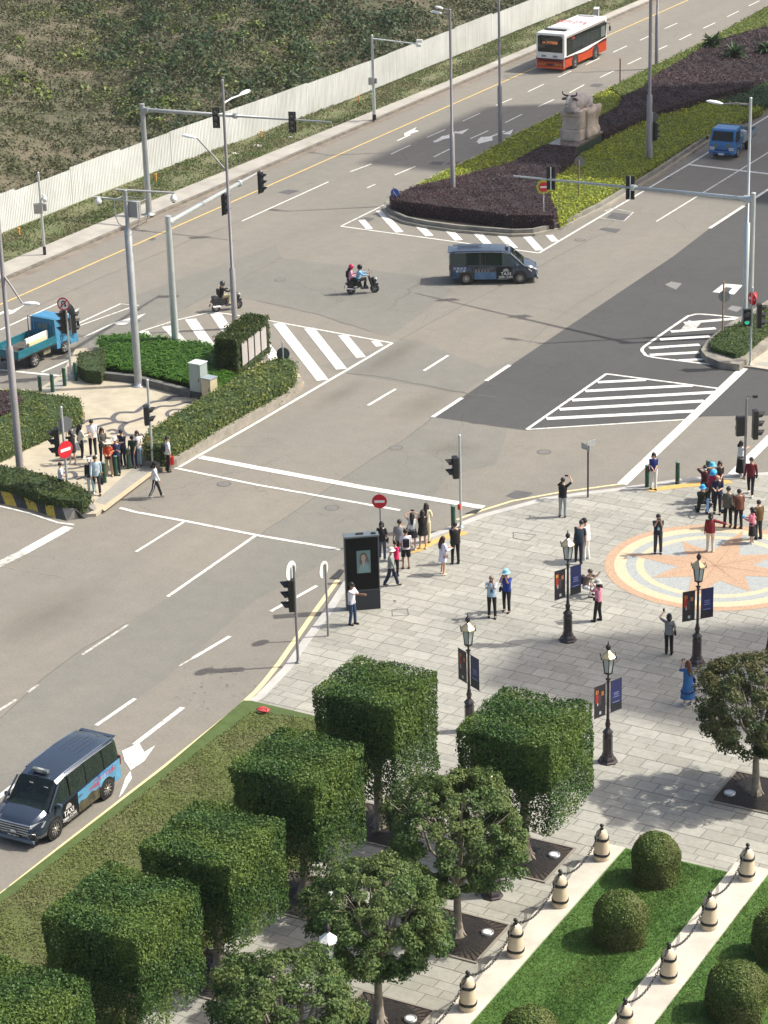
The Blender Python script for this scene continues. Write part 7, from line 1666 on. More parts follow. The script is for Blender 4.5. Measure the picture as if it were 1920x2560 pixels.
def text(t, s, size, loc, R, m_, name='lettering', wx=1.0):
    cu = bpy.data.curves.new(name, 'FONT'); cu.body = s; cu.size = size; cu.align_x = 'CENTER'; cu.align_y = 'CENTER'; cu.offset = size*.012
    o = bpy.data.objects.new(name, cu); COL.objects.link(o); dg = bpy.context.evaluated_depsgraph_get(); me = bpy.data.meshes.new_from_object(o.evaluated_get(dg)); bpy.data.objects.remove(o)
    M4 = Matrix.Translation(Vector(loc)) @ R.to_4x4() @ Matrix.Diagonal((wx, 1, 1, 1)); me.transform(M4); me.materials.clear(); me.materials.append(m_)
    return link(bpy.data.objects.new(name, me), t)
def side_R(sx):     # lettering frame on the x = const side: text runs so it reads from outside
    return Matrix((Vector((0, sx, 0)), Vector((0, 0, 1)), Vector((sx, 0, 0)))).transposed()
m_wind = bpy.data.materials.new('windshield_glass'); m_wind.use_nodes = True
_n = m_wind.node_tree; _b = _n.nodes['Principled BSDF']; _b.inputs['Base Color'].default_value = (.015, .03, .03, 1); _b.inputs['Roughness'].default_value = .03; _b.inputs['Specular IOR Level'].default_value = 1.0
_t = _n.nodes.new('ShaderNodeBsdfTransparent'); _t.inputs[0].default_value = (.62, .74, .70, 1); _m = _n.nodes.new('ShaderNodeMixShader'); _m.inputs[0].default_value = .62
_n.links.new(_b.outputs[0], _m.inputs[1]); _n.links.new(_t.outputs[0], _m.inputs[2]); _n.links.new(_m.outputs[0], _n.nodes['Material Output'].inputs[0])
def interior(t):
    mb = MB(); mb.box((0, 1.25, .98), (1.55, .75, .10)); mb.rbox((0, 1.05, 1.02), (1.5, .3, .14), .04); mb.build('dashboard', mat('dashboard', (.035, .037, .037), .7), t)
    for x_ in (-.40, .40):
        mb = MB(); mb.rbox((x_, .30, .82), (.50, .5, .16), .05); mb.rbox((x_, .06, 1.18), (.48, .14, .62), .05); mb.rbox((x_, .05, 1.56), (.26, .10, .18), .04); mb.build('front_seat', mat('seat_leather', (.16, .15, .13), .6), t)
    mb = MB(); mb.tube([(.40+.17*math.cos(a), .86-.05*math.sin(a), 1.10+.15*math.sin(a)) for a in [6.2832*k/16 for k in range(17)]], .014, 5, caps=False); mb.build('steering_wheel', mat('wheel_grey', (.12, .12, .12), .5), t)
    mb = MB(); mb.box((0, -.2, 1.2), (1.4, .03, 1.1)); mb.build('cabin_partition', mat('cabin_dark', (.02, .02, .022), .8), t)
    for x_, y_, z_ in ((-.50, 1.20, 1.62), (.1, 1.17, 1.66)):
        mb = MB(); mb.box((x_, y_+.04, z_+.02), (.10, .012, .08), M=Matrix.Rotation(-.8, 3, 'X')); mb.build('windshield_sticker', mat('sticker_white', (.7, .7, .65), .5), t)
def van(p, rz, label, paint, ad, front_door, side):
    t = thing('taxi_van', label, 'van', p, rz, 'dark blue taxi vans')
    S = [(-2.44, .74, .42, 1.08, .66, 1.70), (-2.38, .86, .34, 1.12, .73, 1.80), (-2.2, .91, .26, 1.13, .76, 1.87), (-1.5, .925, .24, 1.12, .79, 1.915), (-.45, .925, .22, 1.10, .80, 1.925), (.5, .925, .22, 1.07, .78, 1.89), (.98, .925, .22, 1.055, .74, 1.79),
         (1.72, .92, .22, 1.035, .80, 1.09), (1.95, .91, .23, .98, .78, 1.045), (2.2, .87, .24, .88, .72, .97), (2.38, .78, .26, .76, .62, .86), (2.46, .68, .30, .62, .55, .70)]
    def sec(y, w, zb, bl, wt, zt): return [(0, zb), (w*.8, zb), (w*.985, zb+.10), (w, .45), (w, min(.82, bl-.05)), (w*.975, bl), (wt, zt-.11), (wt*.87, zt-.015), (0, zt+.025)]
    rows = [[(x, s[0], z) for x, z in sec(*s)] for s in S]; n = 9
    grp = {}
    for i in range(len(S)-1):
        for j in range(n-1):
            for sx in (1, -1):
                q = [rows[i][j], rows[i][j+1], rows[i+1][j+1], rows[i+1][j]]; q = [(sx*a, b, c) for a, b, c in q]
                if sx > 0: q.reverse()
                ym = (S[i][0]+S[i+1][0])/2
                key = 'body'
                if j == 5 and -2.3 < ym < .98: key = 'side%d' % sx
                if j == 5 and .98 < ym < 1.72: key = 'side%d' % sx
                if j in (6, 7) and .98 < ym < 1.72: key = 'shield'
                grp.setdefault(key, []).append(q)
    mb = MB()
    for q in grp['body']: mb.add(q, [(0, 1, 2, 3)], 0, False)
    for sx in (1, -1):
        for r_, rev in ((rows[0], sx > 0), (rows[-1], sx < 0)):
            for j in range(n-2):
                q = [(sx*r_[j][0], r_[j][1], r_[j][2]), (sx*r_[j+1][0], r_[j+1][1], r_[j+1][2]), (0, r_[j+1][1], r_[j+1][2]), (0, r_[j][1], r_[j][2])]
                mb.add(q if not rev else q[::-1], [(0, 1, 2, 3)], 0)
    bo = mb.build('body', paint, t)
    bmx = bmesh.new(); bmx.from_mesh(bo.data); bmesh.ops.remove_doubles(bmx, verts=bmx.verts, dist=.0005); bmesh.ops.recalc_face_normals(bmx, faces=bmx.faces)
    for f_ in bmx.faces: f_.smooth = True
    for e in bmx.edges:
        if len(e.link_faces) == 2 and e.calc_face_angle(0) > .6: e.smooth = False
    bmx.to_mesh(bo.data); bmx.free()
    for sx in (1, -1):
        mb = MB()
        for q in grp['side%d' % sx]: mb.add([(a-sx*.004, b, c) for a, b, c in q], [(0, 1, 2, 3)], 0, True)
        g_ = mb.build('side_windows', m_glass, t)
        for y_ in (-1.45, -.42, .52):
            mb = MB(); r0 = (sx*.905, y_, 1.09); r1 = (sx*.79, y_-.03, 1.80); mb.tube([r0, r1], .028, 4); mb.build('window_pillar', m_blk, t)
        mb = MB(); mb.tube([(sx*.80, .98, 1.70), (sx*.90, 1.72, 1.05)], .035, 6); mb.build('front_pillar', paint, t)
        mb = MB(); mb.tube([(sx*.80, -2.1, 1.80), (sx*.815, -.4, 1.835), (sx*.80, .6, 1.79)], .014, 5); mb.build('window_trim', m_chrome, t)
        # mirror
        mb = MB(); mb.rbox((sx*1.03, 1.32, 1.12), (.2, .11, .15), .04); mb.tube([(sx*.9, 1.34, 1.08), (sx*1.0, 1.32, 1.10)], .02, 5); mb.build('mirror', mat('mirror_blue', (.06, .09, .14), .25), t)
        # headlamp, fog lamp frame
        mb = MB(); mb.add([(sx*.86, 2.16, .92), (sx*.93, 1.93, .88), (sx*.915, 2.12, .72), (sx*.62, 2.44, .74), (sx*.60, 2.42, .84)], [(0, 1, 2, 3, 4), (4, 3, 2, 1, 0)]); mb.v = [(x*1.005, y+.015, z) for x, y, z in mb.v]; mb.build('headlight', m_hl, t)
        mb = MB(); mb.tube([(sx*.52, 2.49, .57), (sx*.80, 2.41, .57), (sx*.84, 2.36, .34), (sx*.62, 2.46, .31), (sx*.52, 2.49, .57)], .014, 5); mb.build('fog_frame', m_chrome, t)
        mb = MB(); mb.rbox((sx*.68, 2.40, .44), (.26, .1, .2), .03); mb.build('fog_recess', m_blk, t)
        mb = MB(); mb.rbox((sx*.80, -2.42, 1.0), (.2, .06, .34), .02); mb.build('tail_light', mat('tail_smoked', (.22, .08, .08), .2), t)
        for y_, nm in ((1.5, 'front'), (-1.5, 'rear')):
            mb = MB(); mb.disc((sx*.927, y_, .37), (1, 0, 0), .405, .02, 28); mb.build('wheel_arch', m_blk, t)
            wheel(t, sx*.835, y_, .345, .23, sx)
        for ys_ in ([(1.10, .98), (1.08, .6), (.98, .30), (.22, .27), (.19, 1.08)], [(.19, 1.05), (.19, .27), (-1.02, .28), (-1.08, .62), (-1.02, 1.1)], [(1.95, .92), (1.62, .98), (1.2, 1.02)]):
            mb = MB(); mb.tube([(sx*(.9365 if z_ < .9 else .925), y_, z_) for y_, z_ in ys_], .005, 4, caps=False); mb.build('door_seam', m_blk, t)
        mb = MB(); mb.tube([(sx*.93, -.1, .86), (sx*.955, .0, .86), (sx*.955, .14, .86), (sx*.93, .24, .86)], .014, 5); mb.build('door_handle', m_blk, t)
    mb = MB()
    for q in grp['shield']: mb.add([(a, b+.004, c+.004) for a, b, c in q], [(0, 1, 2, 3)], 0, True)
    mb.build('windshield', m_wind, t)
    interior(t)
    mb = MB(); mb.add([(-.64, -2.465, 1.12), (.64, -2.465, 1.12), (.60, -2.455, 1.64), (-.60, -2.455, 1.64)], [(0, 1, 2, 3), (3, 2, 1, 0)]); mb.build('rear_window', m_glass, t)
    mb = MB()
    for k, z in enumerate((.50, .58, .66, .74)): mb.rbox((0, 2.475-.012*k, z), (1.05+.05*k, .03, .035), .008)
    mb.rbox((0, 2.42, .82), (1.3, .05, .05), .015); mb.build('grille', m_chrome, t)
    mb = MB(); mb.rbox((0, 2.47, .30), (1.55, .10, .13), .03); mb.build('bumper_lip', mat('bumper_grey', (.10, .14, .19), .35), t)
    mb = MB(); mb.rbox((0, 2.50, .43), (.5, .015, .12), .004); mb.build('number_plate', m_blk, t)
    text(t, 'MW-04-11', .10, (0, 2.512, .425), Matrix(((-1, 0, 0), (0, 0, 1), (0, 1, 0))), m_wht, 'plate_number')
    mb = MB(); mb.ball((0, 2.50, .56), (.12, .01, .07), 12, 6); mb.v = [(x, y, max(z, .535)) for x, y, z in mb.v]; mb.build('dome_emblem', m_wht, t)
    # roof: taxi sign and pressed ribs
    mb = MB(); mb.rbox((0, .80, 1.935), (.62, .17, .12), .03); rs = mb.build('roof_sign', mat('roof_sign_grey', (.10, .12, .12), .4), t)
    text(rs, 'TAXI', .10, (0, .886, 1.935), Matrix(((-1, 0, 0), (0, 0, 1), (0, 1, 0))), m_wht); text(rs, 'TAXI', .11, (0, .80, 1.998), Matrix(((-1, 0, 0), (0, -1, 0), (0, 0, 1))), m_wht)
    for k in range(5):
        x_ = -.36+.18*k; mb = MB(); mb.tube([(x_, -2.0+.05*(k % 2), 1.935), (x_, -.6-.1*(k % 3), 1.955)], .009, 4); mb.build('roof_rib', paint, t)
    for sx in (1, -1): mb = MB(); mb.tube([(sx*.70, -2.25, 1.865), (sx*.735, -1.0, 1.90), (sx*.72, .5, 1.865)], .016, 5); mb.build('roof_rail', mat('roof_rail_blue', (.09, .12, .17), .3), t)
    mb = MB(); mb.box((0, -2.44, 1.80), (1.35, .16, .035)); mb.build('spoiler', paint, t)
    for x0_ in (-.62, .0): mb = MB(); mb.tube([(x0_, 1.62, 1.17), (x0_+.52, 1.62, 1.18)], .015, 5); mb.build('wiper', m_blk, t)
    # advertising film on both sides
    for sx in (1, -1):
        X = sx*.9345
        def film(poly, nm, m_, dx=0.0):
            mb = MB(); vs = [(X+sx*dx, y, z) for y, z in poly]; mb.add(vs, [tuple(range(len(poly)))] if sx*1 > 0 else [tuple(range(len(poly)-1, -1, -1))]); mb.add(vs, [tuple(range(len(poly)-1, -1, -1))] if sx > 0 else [tuple(range(len(poly)))]); return mb.build(nm, m_, t)
        for nm, poly, m_, dx in ad: film(poly, nm, m_, dx)
        R = side_R(sx)
        text(t, 'TAXI', .26, (X+sx*.012, .72, .60), R, m_wht, 'taxi_lettering', 1.0)
        text(t, '2888-12345', .155, (X+sx*.012, .70, .42), R, m_wht, 'phone_number', 1.05)
        mb = MB(); pts = [(.72+.17*math.cos(a), .74+.17*math.sin(a)) for a in [math.pi*k/12 for k in range(13)]]; vs = [(X+sx*.012, y, z) for y, z in pts]; mb.add(vs, [tuple(range(len(pts))), tuple(range(len(pts)-1, -1, -1))]); mb.build('dome_emblem', m_wht, t)
        for k, z in enumerate((.33, .29)): film([(.25, z), (1.0-.15*k, z), (1.0-.15*k, z+.012), (.25, z+.012)], 'small_print', m_wht, .010)
        mb = MB()
        for y_, z_ in ((-1.9, 1.36), (-1.0, 1.28), (-.35, 1.22)): mb.box((sx*(.83+(1.36-z_)*.15), y_, z_), (.02, .12, .09), M=Matrix.Rotation(sx*-.20, 3, 'Y'))
        mb.build('window_stickers', mat('sticker_pale', (.45, .55, .5), .5), t)
        front_door(t, sx, X, film, R)
    return t
navy = mat('taxi_paint', (.040, .058, .090), .22, metal=.35, coat=.6)
W1, W2 = G(1166, 712), G(1300, 710); d1 = W2-W1
def rz_of(d): return math.atan2(-d.x, d.y)
sky = mat('film_sky', (.22, .58, .88), .4); skyd = mat('film_blue', (.05, .14, .30), .35, var=.5, scale=3); hill = mat('film_hill', (.06, .065, .04), .4, scale=5, col2=(.22, .20, .13))
redt = mat('film_red', (.55, .05, .12), .4); bluet = mat('film_navy', (.03, .12, .40), .4); photo_ = mat('film_photo', (.03, .035, .045), .35, scale=6, col2=(.20, .20, .21)); sea = mat('film_sea', (.08, .22, .42), .35, scale=3, col2=(.25, .42, .60)); blackf = mat('film_black', (.018, .020, .026), .3)
def fd1(t, sx, X, film, R):
    text(t, '澳 觀 光 巴', .15, (X+sx*.012, -1.85, .93), R, m_wht, 'film_lettering'); text(t, '新 口 岸', .15, (X+sx*.012, -1.80, .78), R, m_wht, 'film_lettering')
    for k in range(5): film([(-.95+.17*k-.055, .70), (-.95+.17*k+.055, .70), (-.95+.17*k+.04, .88), (-.95+.17*k-.04, .88)], 'film_figure', mat('film_pale', (.35, .36, .38), .5), .006)
def fd2(t, sx, X, film, R):
    text(t, 'MASTERPIECE OF', .12, (X+sx*.012, -1.45, 1.04), R, bluet, 'film_lettering'); text(t, '巧奪天工 文化遺產', .16, (X+sx*.012, -1.40, .92), R, redt, 'film_lettering'); text(t, '澳門瑰寶', .15, (X+sx*.012, -.75, .79), R, redt, 'film_lettering')
ad1 = [('film_panel', [(-2.25, .36), (-1.95, .36), (-1.95, .72), (-1.0, .80), (-.95, 1.03), (-2.2, 1.05)], skyd, .001), ('film_photo', [(-1.30, .70), (.18, .70), (.18, 1.0), (-1.35, 1.03)], photo_, .003), ('film_photo', [(-1.03, .30), (.18, .30), (.18, .72), (-1.03, .72)], sea, .004), ('film_panel', [(.21, .28), (1.06, .28), (1.02, .98), (.21, 1.0)], blackf, .002)]
ad2 = [('film_panel', [(-2.34, .40), (-1.95, .38), (-1.95, .62), (-1.05, .60), (.16, .46), (.16, 1.01), (-1.2, 1.09), (-2.3, 1.13)], sky, .001), ('film_photo', [(-1.05, .28), (.16, .28), (.16, .60), (0, .66), (-.25, .60), (-.6, .70), (-.85, .62), (-1.08, .66)], hill, .004), ('film_panel', [(.19, .26), (1.06, .26), (1.02, .98), (.19, 1.0)], blackf, .002)]
mid1 = (W1+W2)/2; n1 = Vector((-d1.y, d1.x, 0)).normalized()
van(mid1+n1*.93, rz_of(d1), 'dark blue taxi van in profile crossing the middle of the junction', navy, ad1, fd1, -1)
W1, W2 = G(272.5, 1994), G(139, 2098); d2 = W2-W1; n2 = Vector((-d2.y, d2.x, 0)).normalized(); mid2 = (W1+W2)/2
van(mid2-n2*.93, rz_of(d2), 'dark blue taxi van with sky-blue rear film driving towards the lower left corner', navy, ad2, fd2, 1)

# bus
def bus():
    A, B = G(1436.7, 170.5), G(1488, 147.5); d = (B-A).normalized(); nl = Vector((-d.y, d.x, 0)); WB = (B-A).length
    cf = (A+B)/2+nl*1.2; t = thing('city_bus', 'white and orange city bus seen from behind on the far carriageway', 'bus', cf, rz_of(d))
    L0, L1, W, Hh = -(WB/2+1.95), WB/2+2.2, 2.46, 3.02
    m_bw = mat('bus_white', (.72, .72, .70), .3); m_or = mat('bus_orange', (.72, .10, .025), .35); m_mar = mat('bus_maroon', (.16, .012, .022), .35)
    yc = (L0+L1)/2; Ln = L1-L0
    mb = MB(); mb.rbox((0, yc, .32+(Hh-.32)/2), (W, Ln, Hh-.32), .12); mb.build('body', m_bw, t)
    for sx in (1, -1):
        X = sx*(W/2+.004)
        def f(poly, nm, m_, dx=0.0, par=None):
            mb = MB(); vs = [(X+sx*dx, L0+y, z) for y, z in poly]; mb.add(vs, [tuple(range(len(poly))), tuple(range(len(poly)-1, -1, -1))]); return mb.build(nm, m_, par or t)
        f([(.06, .34), (Ln-.10, .34), (Ln-.10, 1.12), (Ln-2.6, 1.16), (Ln-3.0, .98), (3.4, .92), (.06, .98)], 'lower_panel', m_or, .001)
        f([(.06, .98), (3.4, .92), (Ln-3.0, .98), (Ln-2.6, 1.16), (Ln-.10, 1.12), (Ln-.10, 1.36), (Ln-1.2, 1.30), (Ln-3.0, 1.06), (3.4, 1.02), (.06, 1.16)], 'maroon_stripe', m_mar, .003)
        wnd = f([(.35, 1.22), (3.0, 1.26), (Ln-.25, 1.42), (Ln-.12, 2.55), (Ln-.4, 2.72), (.35, 2.62)], 'window_band', m_glass, .004)
        for k in range(6):
            y0 = 1.5+k*(Ln-3.0)/6; f([(y0, 1.6), (y0+.8, 1.62), (y0+.8, 2.25), (y0, 2.25)], 'pane', mat('bus_pane', (.05, .065, .065), .15), .007, wnd)
        f([(Ln-1.15, 1.55), (Ln-.35, 1.57), (Ln-.35, 2.4), (Ln-1.15, 2.38)], 'driver_window', mat('driver_pane', (.25, .30, .30), .2), .008, wnd)
        f([(.35, 2.66), (Ln-.4, 2.76), (Ln-.4, 2.82), (.35, 2.72)], 'cove_stripe', m_mar, .004)
        text(t, 'TCM', .26, (X+sx*.010, L0+1.6, 2.42), side_R(sx), mat('bus_red_text', (.5, .06, .08), .4), 'route_lettering')
        for y_ in (-WB/2, WB/2):
            mb = MB(); mb.disc((sx*(W/2+.0), y_, .52), (1, 0, 0), .60, .03, 28); mb.build('wheel_arch', m_blk, t); wheel(t, sx*(W/2-.10), y_, .48, .27, sx, 8, rim=m_chrome)
        mb = MB(); mb.tube([(sx*(W/2-.05), L1-.1, 2.5), (sx*(W/2+.18), L1+.1, 2.45), (sx*(W/2+.20), L1+.12, 2.2)], .025, 6); mb.rbox((sx*(W/2+.20), L1+.12, 2.05), (.14, .10, .38), .03); mb.build('mirror', m_blk, t)
    Y = L0-.005
    def r(poly, nm, m_, dy=0.0, par=None):
        mb = MB(); vs = [(x, Y-dy, z) for x, z in poly]; mb.add(vs, [tuple(range(len(poly))), tuple(range(len(poly)-1, -1, -1))]); return mb.build(nm, m_, par or t)
    r([(-1.14, .40), (1.14, .40), (1.16, .92), (-1.16, .92)], 'rear_panel', m_or, .001); r([(-1.16, .92), (1.16, .92), (1.17, 1.04), (-1.17, 1.04)], 'rear_stripe', m_mar, .003)
    r([(-1.05, .92), (-.7, .80), (0, .76), (.7, .80), (1.05, .92)], 'rear_stripe', m_mar, .005)
    rw = r([(-1.06, 1.52), (1.06, 1.52), (1.07, 2.72), (.9, 2.82), (-.9, 2.82), (-1.07, 2.72)], 'rear_window', m_glass, .003)
    dsp = r([(-.88, 2.12), (.85, 2.12), (.85, 2.38), (-.88, 2.38)], 'destination_display', mat('display_dark', (.05, .03, .025), .4), .006, rw)
    text(dsp, '3A 港澳碼頭', .24, (-.01, Y-.012, 2.25), Matrix(((1, 0, 0), (0, 0, -1), (0, 1, 0))), mat('display_amber', (.4, .14, .06), .4, emit=((1, .35, .12), .35)), 'display_text')
    for x_ in (-.55, .42): r([(x_-.2, 1.13), (x_+.2, 1.13), (x_+.2, 1.30), (x_-.2, 1.30)], 'rear_vent', mat('vent_grey', (.40, .42, .45), .5), .005)
    for sg in (-1, 1):
        for k in range(3):
            x0 = sg*(.98-.2*k); r([(x0, .62), (x0-sg*.10, .62), (x0-sg*.02, .78) if 0 else (x0-sg*.16, .48), (x0-sg*.06, .48)] if 0 else [(x0-sg*.06, .64), (x0-sg*.16, .64), (x0-sg*.08, .50), (x0+sg*.02, .50)], 'reflector', mat('reflector_amber', (.75, .45, .10), .3), .006)
        r([(sg*1.05, .86), (sg*.75, .80), (sg*.75, .74), (sg*1.05, .74)], 'tail_light', m_tail, .007)
    mb = MB(); mb.rbox((0, Y-.02, .56), (.5, .02, .13), .005); mb.build('number_plate', m_blk, t)
    mb = MB(); mb.rbox((0, L0+.1, .32), (W-.05, .2, .16), .03); mb.build('rear_bumper', m_or, t)
    # roof
    mb = MB(); mb.rbox((0, L0+Ln*.55, Hh+.05), (W-.5, Ln*.72, .16), .05); mb.build('roof_pod', m_bw, t)
    mb = MB(); mb.rbox((0, L0+1.6, Hh+.06), (W-.7, .75, .16), .04); mb.build('roof_unit', mat('unit_grey', (.36, .37, .38), .5), t)
    mb = MB(); mb.rbox((0, L0+1.1, Hh+.02), (W-.8, .22, .1), .03); mb.rbox((-.95, L0+1.3, Hh+.06), (.12, .5, .12), .03); mb.build('roof_duct', m_blk, t)
    text(t, '澳巴', 1.3, (0, L0+Ln*.50, Hh+.137), Matrix.Rotation(math.radians(180), 3, 'Z') @ Matrix.Rotation(math.radians(180), 3, 'Z'), mat('roof_red', (.55, .08, .12), .5), 'roof_lettering')
    mb = MB(); mb.rbox((0, L0+Ln*.86, Hh+.14), (1.4, .5, .10), .04); mb.build('roof_hatch', mat('unit_grey', (.36, .37, .38), .5), t)
bus()

# flatbed trucks
def truck(t, cabm, bedm, bedL, frame, W=1.72, tailw=True, bedz=.82):
    """cab over the front axle at y = 0; bed behind it"""
    S = [(.98, .80, .42, 1.02, .70, 1.10), (.93, .84, .36, 1.12, .72, 1.25), (.60, .85, .36, 1.22, .74, 1.90), (.45, .85, .36, 1.22, .755, 1.98), (-.55, .85, .42, 1.22, .77, 2.02), (-.66, .84, .45, 1.22, .76, 1.98)]
    mb = MB(); X = W/2
    prof = [(.98, .40), (1.02, .62), (.99, .98), (.90, 1.22), (.62, 1.88), (.50, 1.97), (-.52, 2.02), (-.66, 1.96), (-.68, .45), (-.42, .42), (-.38, .70), (.38, .70), (.44, .40)]
    n = len(prof); inset = [0 if z < 1.25 else (z-1.25)*.10 for _, z in prof]
    vl = [(-X+inset[i], y, z) for i, (y, z) in enumerate(prof)]; vr = [(X-inset[i], y, z) for i, (y, z) in enumerate(prof)]
    mb.add(vl+vr, [(i, (i+1) % n, n+(i+1) % n, n+i) for i in range(n)]+[tuple(range(n-1, -1, -1)), tuple(range(n, 2*n))]); cab = mb.build('cab', cabm, t)
    mb = MB(); mb.add([(-.74, .905, 1.23), (.74, .905, 1.23), (.69, .655, 1.84), (-.69, .655, 1.84)], [(0, 1, 2, 3), (3, 2, 1, 0)]); mb.v = [(x, y+.01, z+.008) for x, y, z in mb.v]; mb.build('windshield', m_glass, t)
    for sx in (1, -1):
        mb = MB(); q = [(sx*(X-.012), .74, 1.18), (sx*(X-.012), -.28, 1.18), (sx*(X-.062), -.28, 1.78), (sx*(X-.062), .52, 1.78)]; q = [(x+sx*.022, y, z) for x, y, z in q]; mb.add(q, [(0, 1, 2, 3), (3, 2, 1, 0)]); mb.build('side_window', m_glass, t)
        mb = MB(); mb.add([(sx*(X+.004), .72, 1.14), (sx*(X+.004), -.36, 1.14), (sx*(X+.004), -.36, .60), (sx*(X+.004), -.30, .60), (sx*(X+.004), -.05, .95), (sx*(X+.004), .3, .95), (sx*(X+.004), .50, .74), (sx*(X+.004), .72, .60)], [tuple(range(8)), tuple(range(7, -1, -1))]); dr = mb.build('door', cabm, t)
        mb = MB(); mb.box((sx*(X+.015), -.24, 1.04), (.02, .14, .03)); mb.build('handle', m_blk, dr)
        mb = MB(); mb.rbox((sx*(X+.16), .95, 1.40), (.14, .05, .26), .02); mb.tube([(sx*(X-.02), .85, 1.35), (sx*(X+.16), .97, 1.30)], .015, 5); mb.build('mirror', m_blk, t)
        mb = MB(); mb.rbox((sx*(X-.20), 1.0, .74), (.34, .05, .22), .02); mb.build('headlight', m_hl, t)
        wheel(t, sx*(X-.12), 0, .36, .20, sx, 6, rim=mat('steel_rim', (.30, .30, .29), .5)); wheel(t, sx*(X-.14), -2.5, .36, .30, sx, 6, rim=_mats['steel_rim'])
        mb = MB(); mb.add([(sx*(X-.02), -2.5+.44*math.cos(a), .40+.44*math.sin(a)) for a in [math.pi*k/8 for k in range(9)]]+[(sx*(X-.32), -2.5+.44*math.cos(a), .40+.44*math.sin(a)) for a in [math.pi*k/8 for k in range(9)]], [(k, k+1, 10+k, 9+k) for k in range(8)]); mb.build('mudguard', frame, t)
    mb = MB(); mb.rbox((0, -.70, 1.55), (.62, .03, .30), .01); mb.build('rear_window', mat('cab_rear_glass', (.20, .24, .22), .15), t)
    mb = MB()
    for k in range(9): mb.box((-.72+.18*k, -.695, 1.25), (.05, .03, 1.0))
    mb.box((0, -.69, .80), (1.6, .03, .06)); mb.build('rear_ribs', cabm, t)
    mb = MB(); mb.rbox((0, 1.03, .48), (W+.02, .12, .22), .03); mb.build('bumper', cabm, t)
    for x_ in (-.45, .45): mb = MB(); mb.rbox((x_, 1.095, .48), (.32, .02, .07), .008); mb.build('bumper_slot', m_blk, t)
    mb = MB(); mb.rbox((0, 1.015, .66), (.95, .03, .07), .01); mb.build('grille', m_blk, t)
    mb = MB(); mb.rbox((.0, 1.10, .40), (.36, .015, .12), .004); mb.build('number_plate', m_wht, t)
    mb = MB()
    for x_ in (-.35, .35): mb.box((x_, -1.9, .55), (.10, bedL+.6, .14))
    mb.box((0, -.95, .56), (.9, .5, .3)); mb.build('chassis', frame, t)
    mb = MB(); mb.rbox((X-.3, -1.35, .50), (.34, .6, .3), .03); mb.build('fuel_tank', mat('tank_dirty', (.19, .18, .13), .8, var=.3, scale=6), t)
    y0 = -.78; y1 = y0-bedL
    mb = MB(); mb.box((0, (y0+y1)/2, bedz-.04), (W+.06, bedL, .08)); mb.build('bed_floor', mat('bed_floor', (.09, .085, .075), .85, var=.35, scale=3), t)
    XW = W/2+.06; h = .40
    def board(a, b, nm):
        a, b = Vector(a), Vector(b); d = (b-a); L = d.length; d.normalize(); nn = Vector((-d.y, d.x, 0)); mb = MB(); mb.box((a+b)/2+Vector((0, 0, h/2)), (L, .035, h), math.atan2(d.y, d.x))
        for k in range(4): z = .045+.10*k; mb.box((a+b)/2+Vector((0, 0, z)), (L-.08, .065, .035), math.atan2(d.y, d.x))
        return mb.build(nm, bedm, t)
    for sx in (1, -1): board((sx*XW, y0-.02, bedz), (sx*XW, y1, bedz), 'side_board')
    board((-XW+.03, y1, bedz), (XW-.03, y1, bedz), 'tail_board')
    mb = MB(); mb.box((0, y0+.02, bedz+.22), (W, .04, .44))
    mb.tube([(-XW+.04, y0, bedz), (-XW+.04, y0, 2.02), (XW-.04, y0, 2.02), (XW-.04, y0, bedz)], .03, 6)
    for k in range(7): mb.tube([(-.6+.2*k, y0, bedz+.4), (-.6+.2*k, y0, 2.0)], .012, 4)
    mb.build('headboard_frame', bedm, t)
    return y0, y1
def place_truck(Wr, Wf, side):
    d = (Wf-Wr).normalized(); nl = Vector((-d.y, d.x, 0)); return Wf+nl*side*.80, rz_of(d)
Wr, Wf = G(88.6, 917), G(163.5, 883.5)
p, rz = place_truck(Wr, Wf, 1)
t = thing('flatbed_truck', 'weathered teal and blue flatbed truck carrying white boards at the left edge', 'truck', p, rz)
teal = mat('truck_teal', (.010, .105, .145), .5, scale=3, col2=(.018, .17, .225)); bl = mat('truck_blue', (.035, .17, .34), .45, scale=4, col2=(.07, .26, .42)); frm = mat('truck_frame', (.03, .03, .028), .8, var=.4, scale=5)
y0, y1 = truck(t, bl, teal, 3.1, frm)
def local_obj(t, mbx, nm, m_, lab, cat, grp=None):
    R_ = Matrix.Rotation(t.rotation_euler.z, 3, 'Z'); mbx.v = [tuple(R_ @ Vector(q)+Vector(t.location)) for q in mbx.v]; return tag(mbx.build(nm, m_), lab, cat, grp)
mb = MB(); mb.rbox((.48, -1.85, 1.18), (.10, 1.75, .62), .01); local_obj(t, mb, 'board', mat('white_board', (.72, .70, .64), .5), 'long white board standing on edge in the teal truck bed', 'board')
mb = MB(); mb.rbox((.62, -2.0, 1.08), (.14, 1.35, .42), .01); local_obj(t, mb, 'board', mat('cream_board', (.66, .56, .32), .6, var=.1), 'cream foam board packed beside the long white board on the truck', 'board')
mb = MB(); mb.rbox((-.15, -3.0, .90), (.7, .9, .10), .03); local_obj(t, mb, 'dust_sheet', mat('dark_cloth', (.05, .045, .04), .9, var=.4, scale=6), 'crumpled dark sheet on the floor of the teal truck bed', 'sheet')
Wr2, Wf2 = G(1884.5, 364), G(1844, 393.5)
d = (Wf2-Wr2).normalized(); nl = Vector((-d.y, d.x, 0)); p = Wf2-nl*.80
t = thing('flatbed_truck', 'blue flatbed truck with a grey bed driving towards the viewer at the right', 'truck', p, rz_of(d))
bl2 = mat('truck_bright_blue', (.025, .16, .40), .3, coat=.3); gb = mat('bed_grey_blue', (.20, .26, .29), .5, var=.15, scale=4)
truck(t, bl2, gb, 3.1, frm)
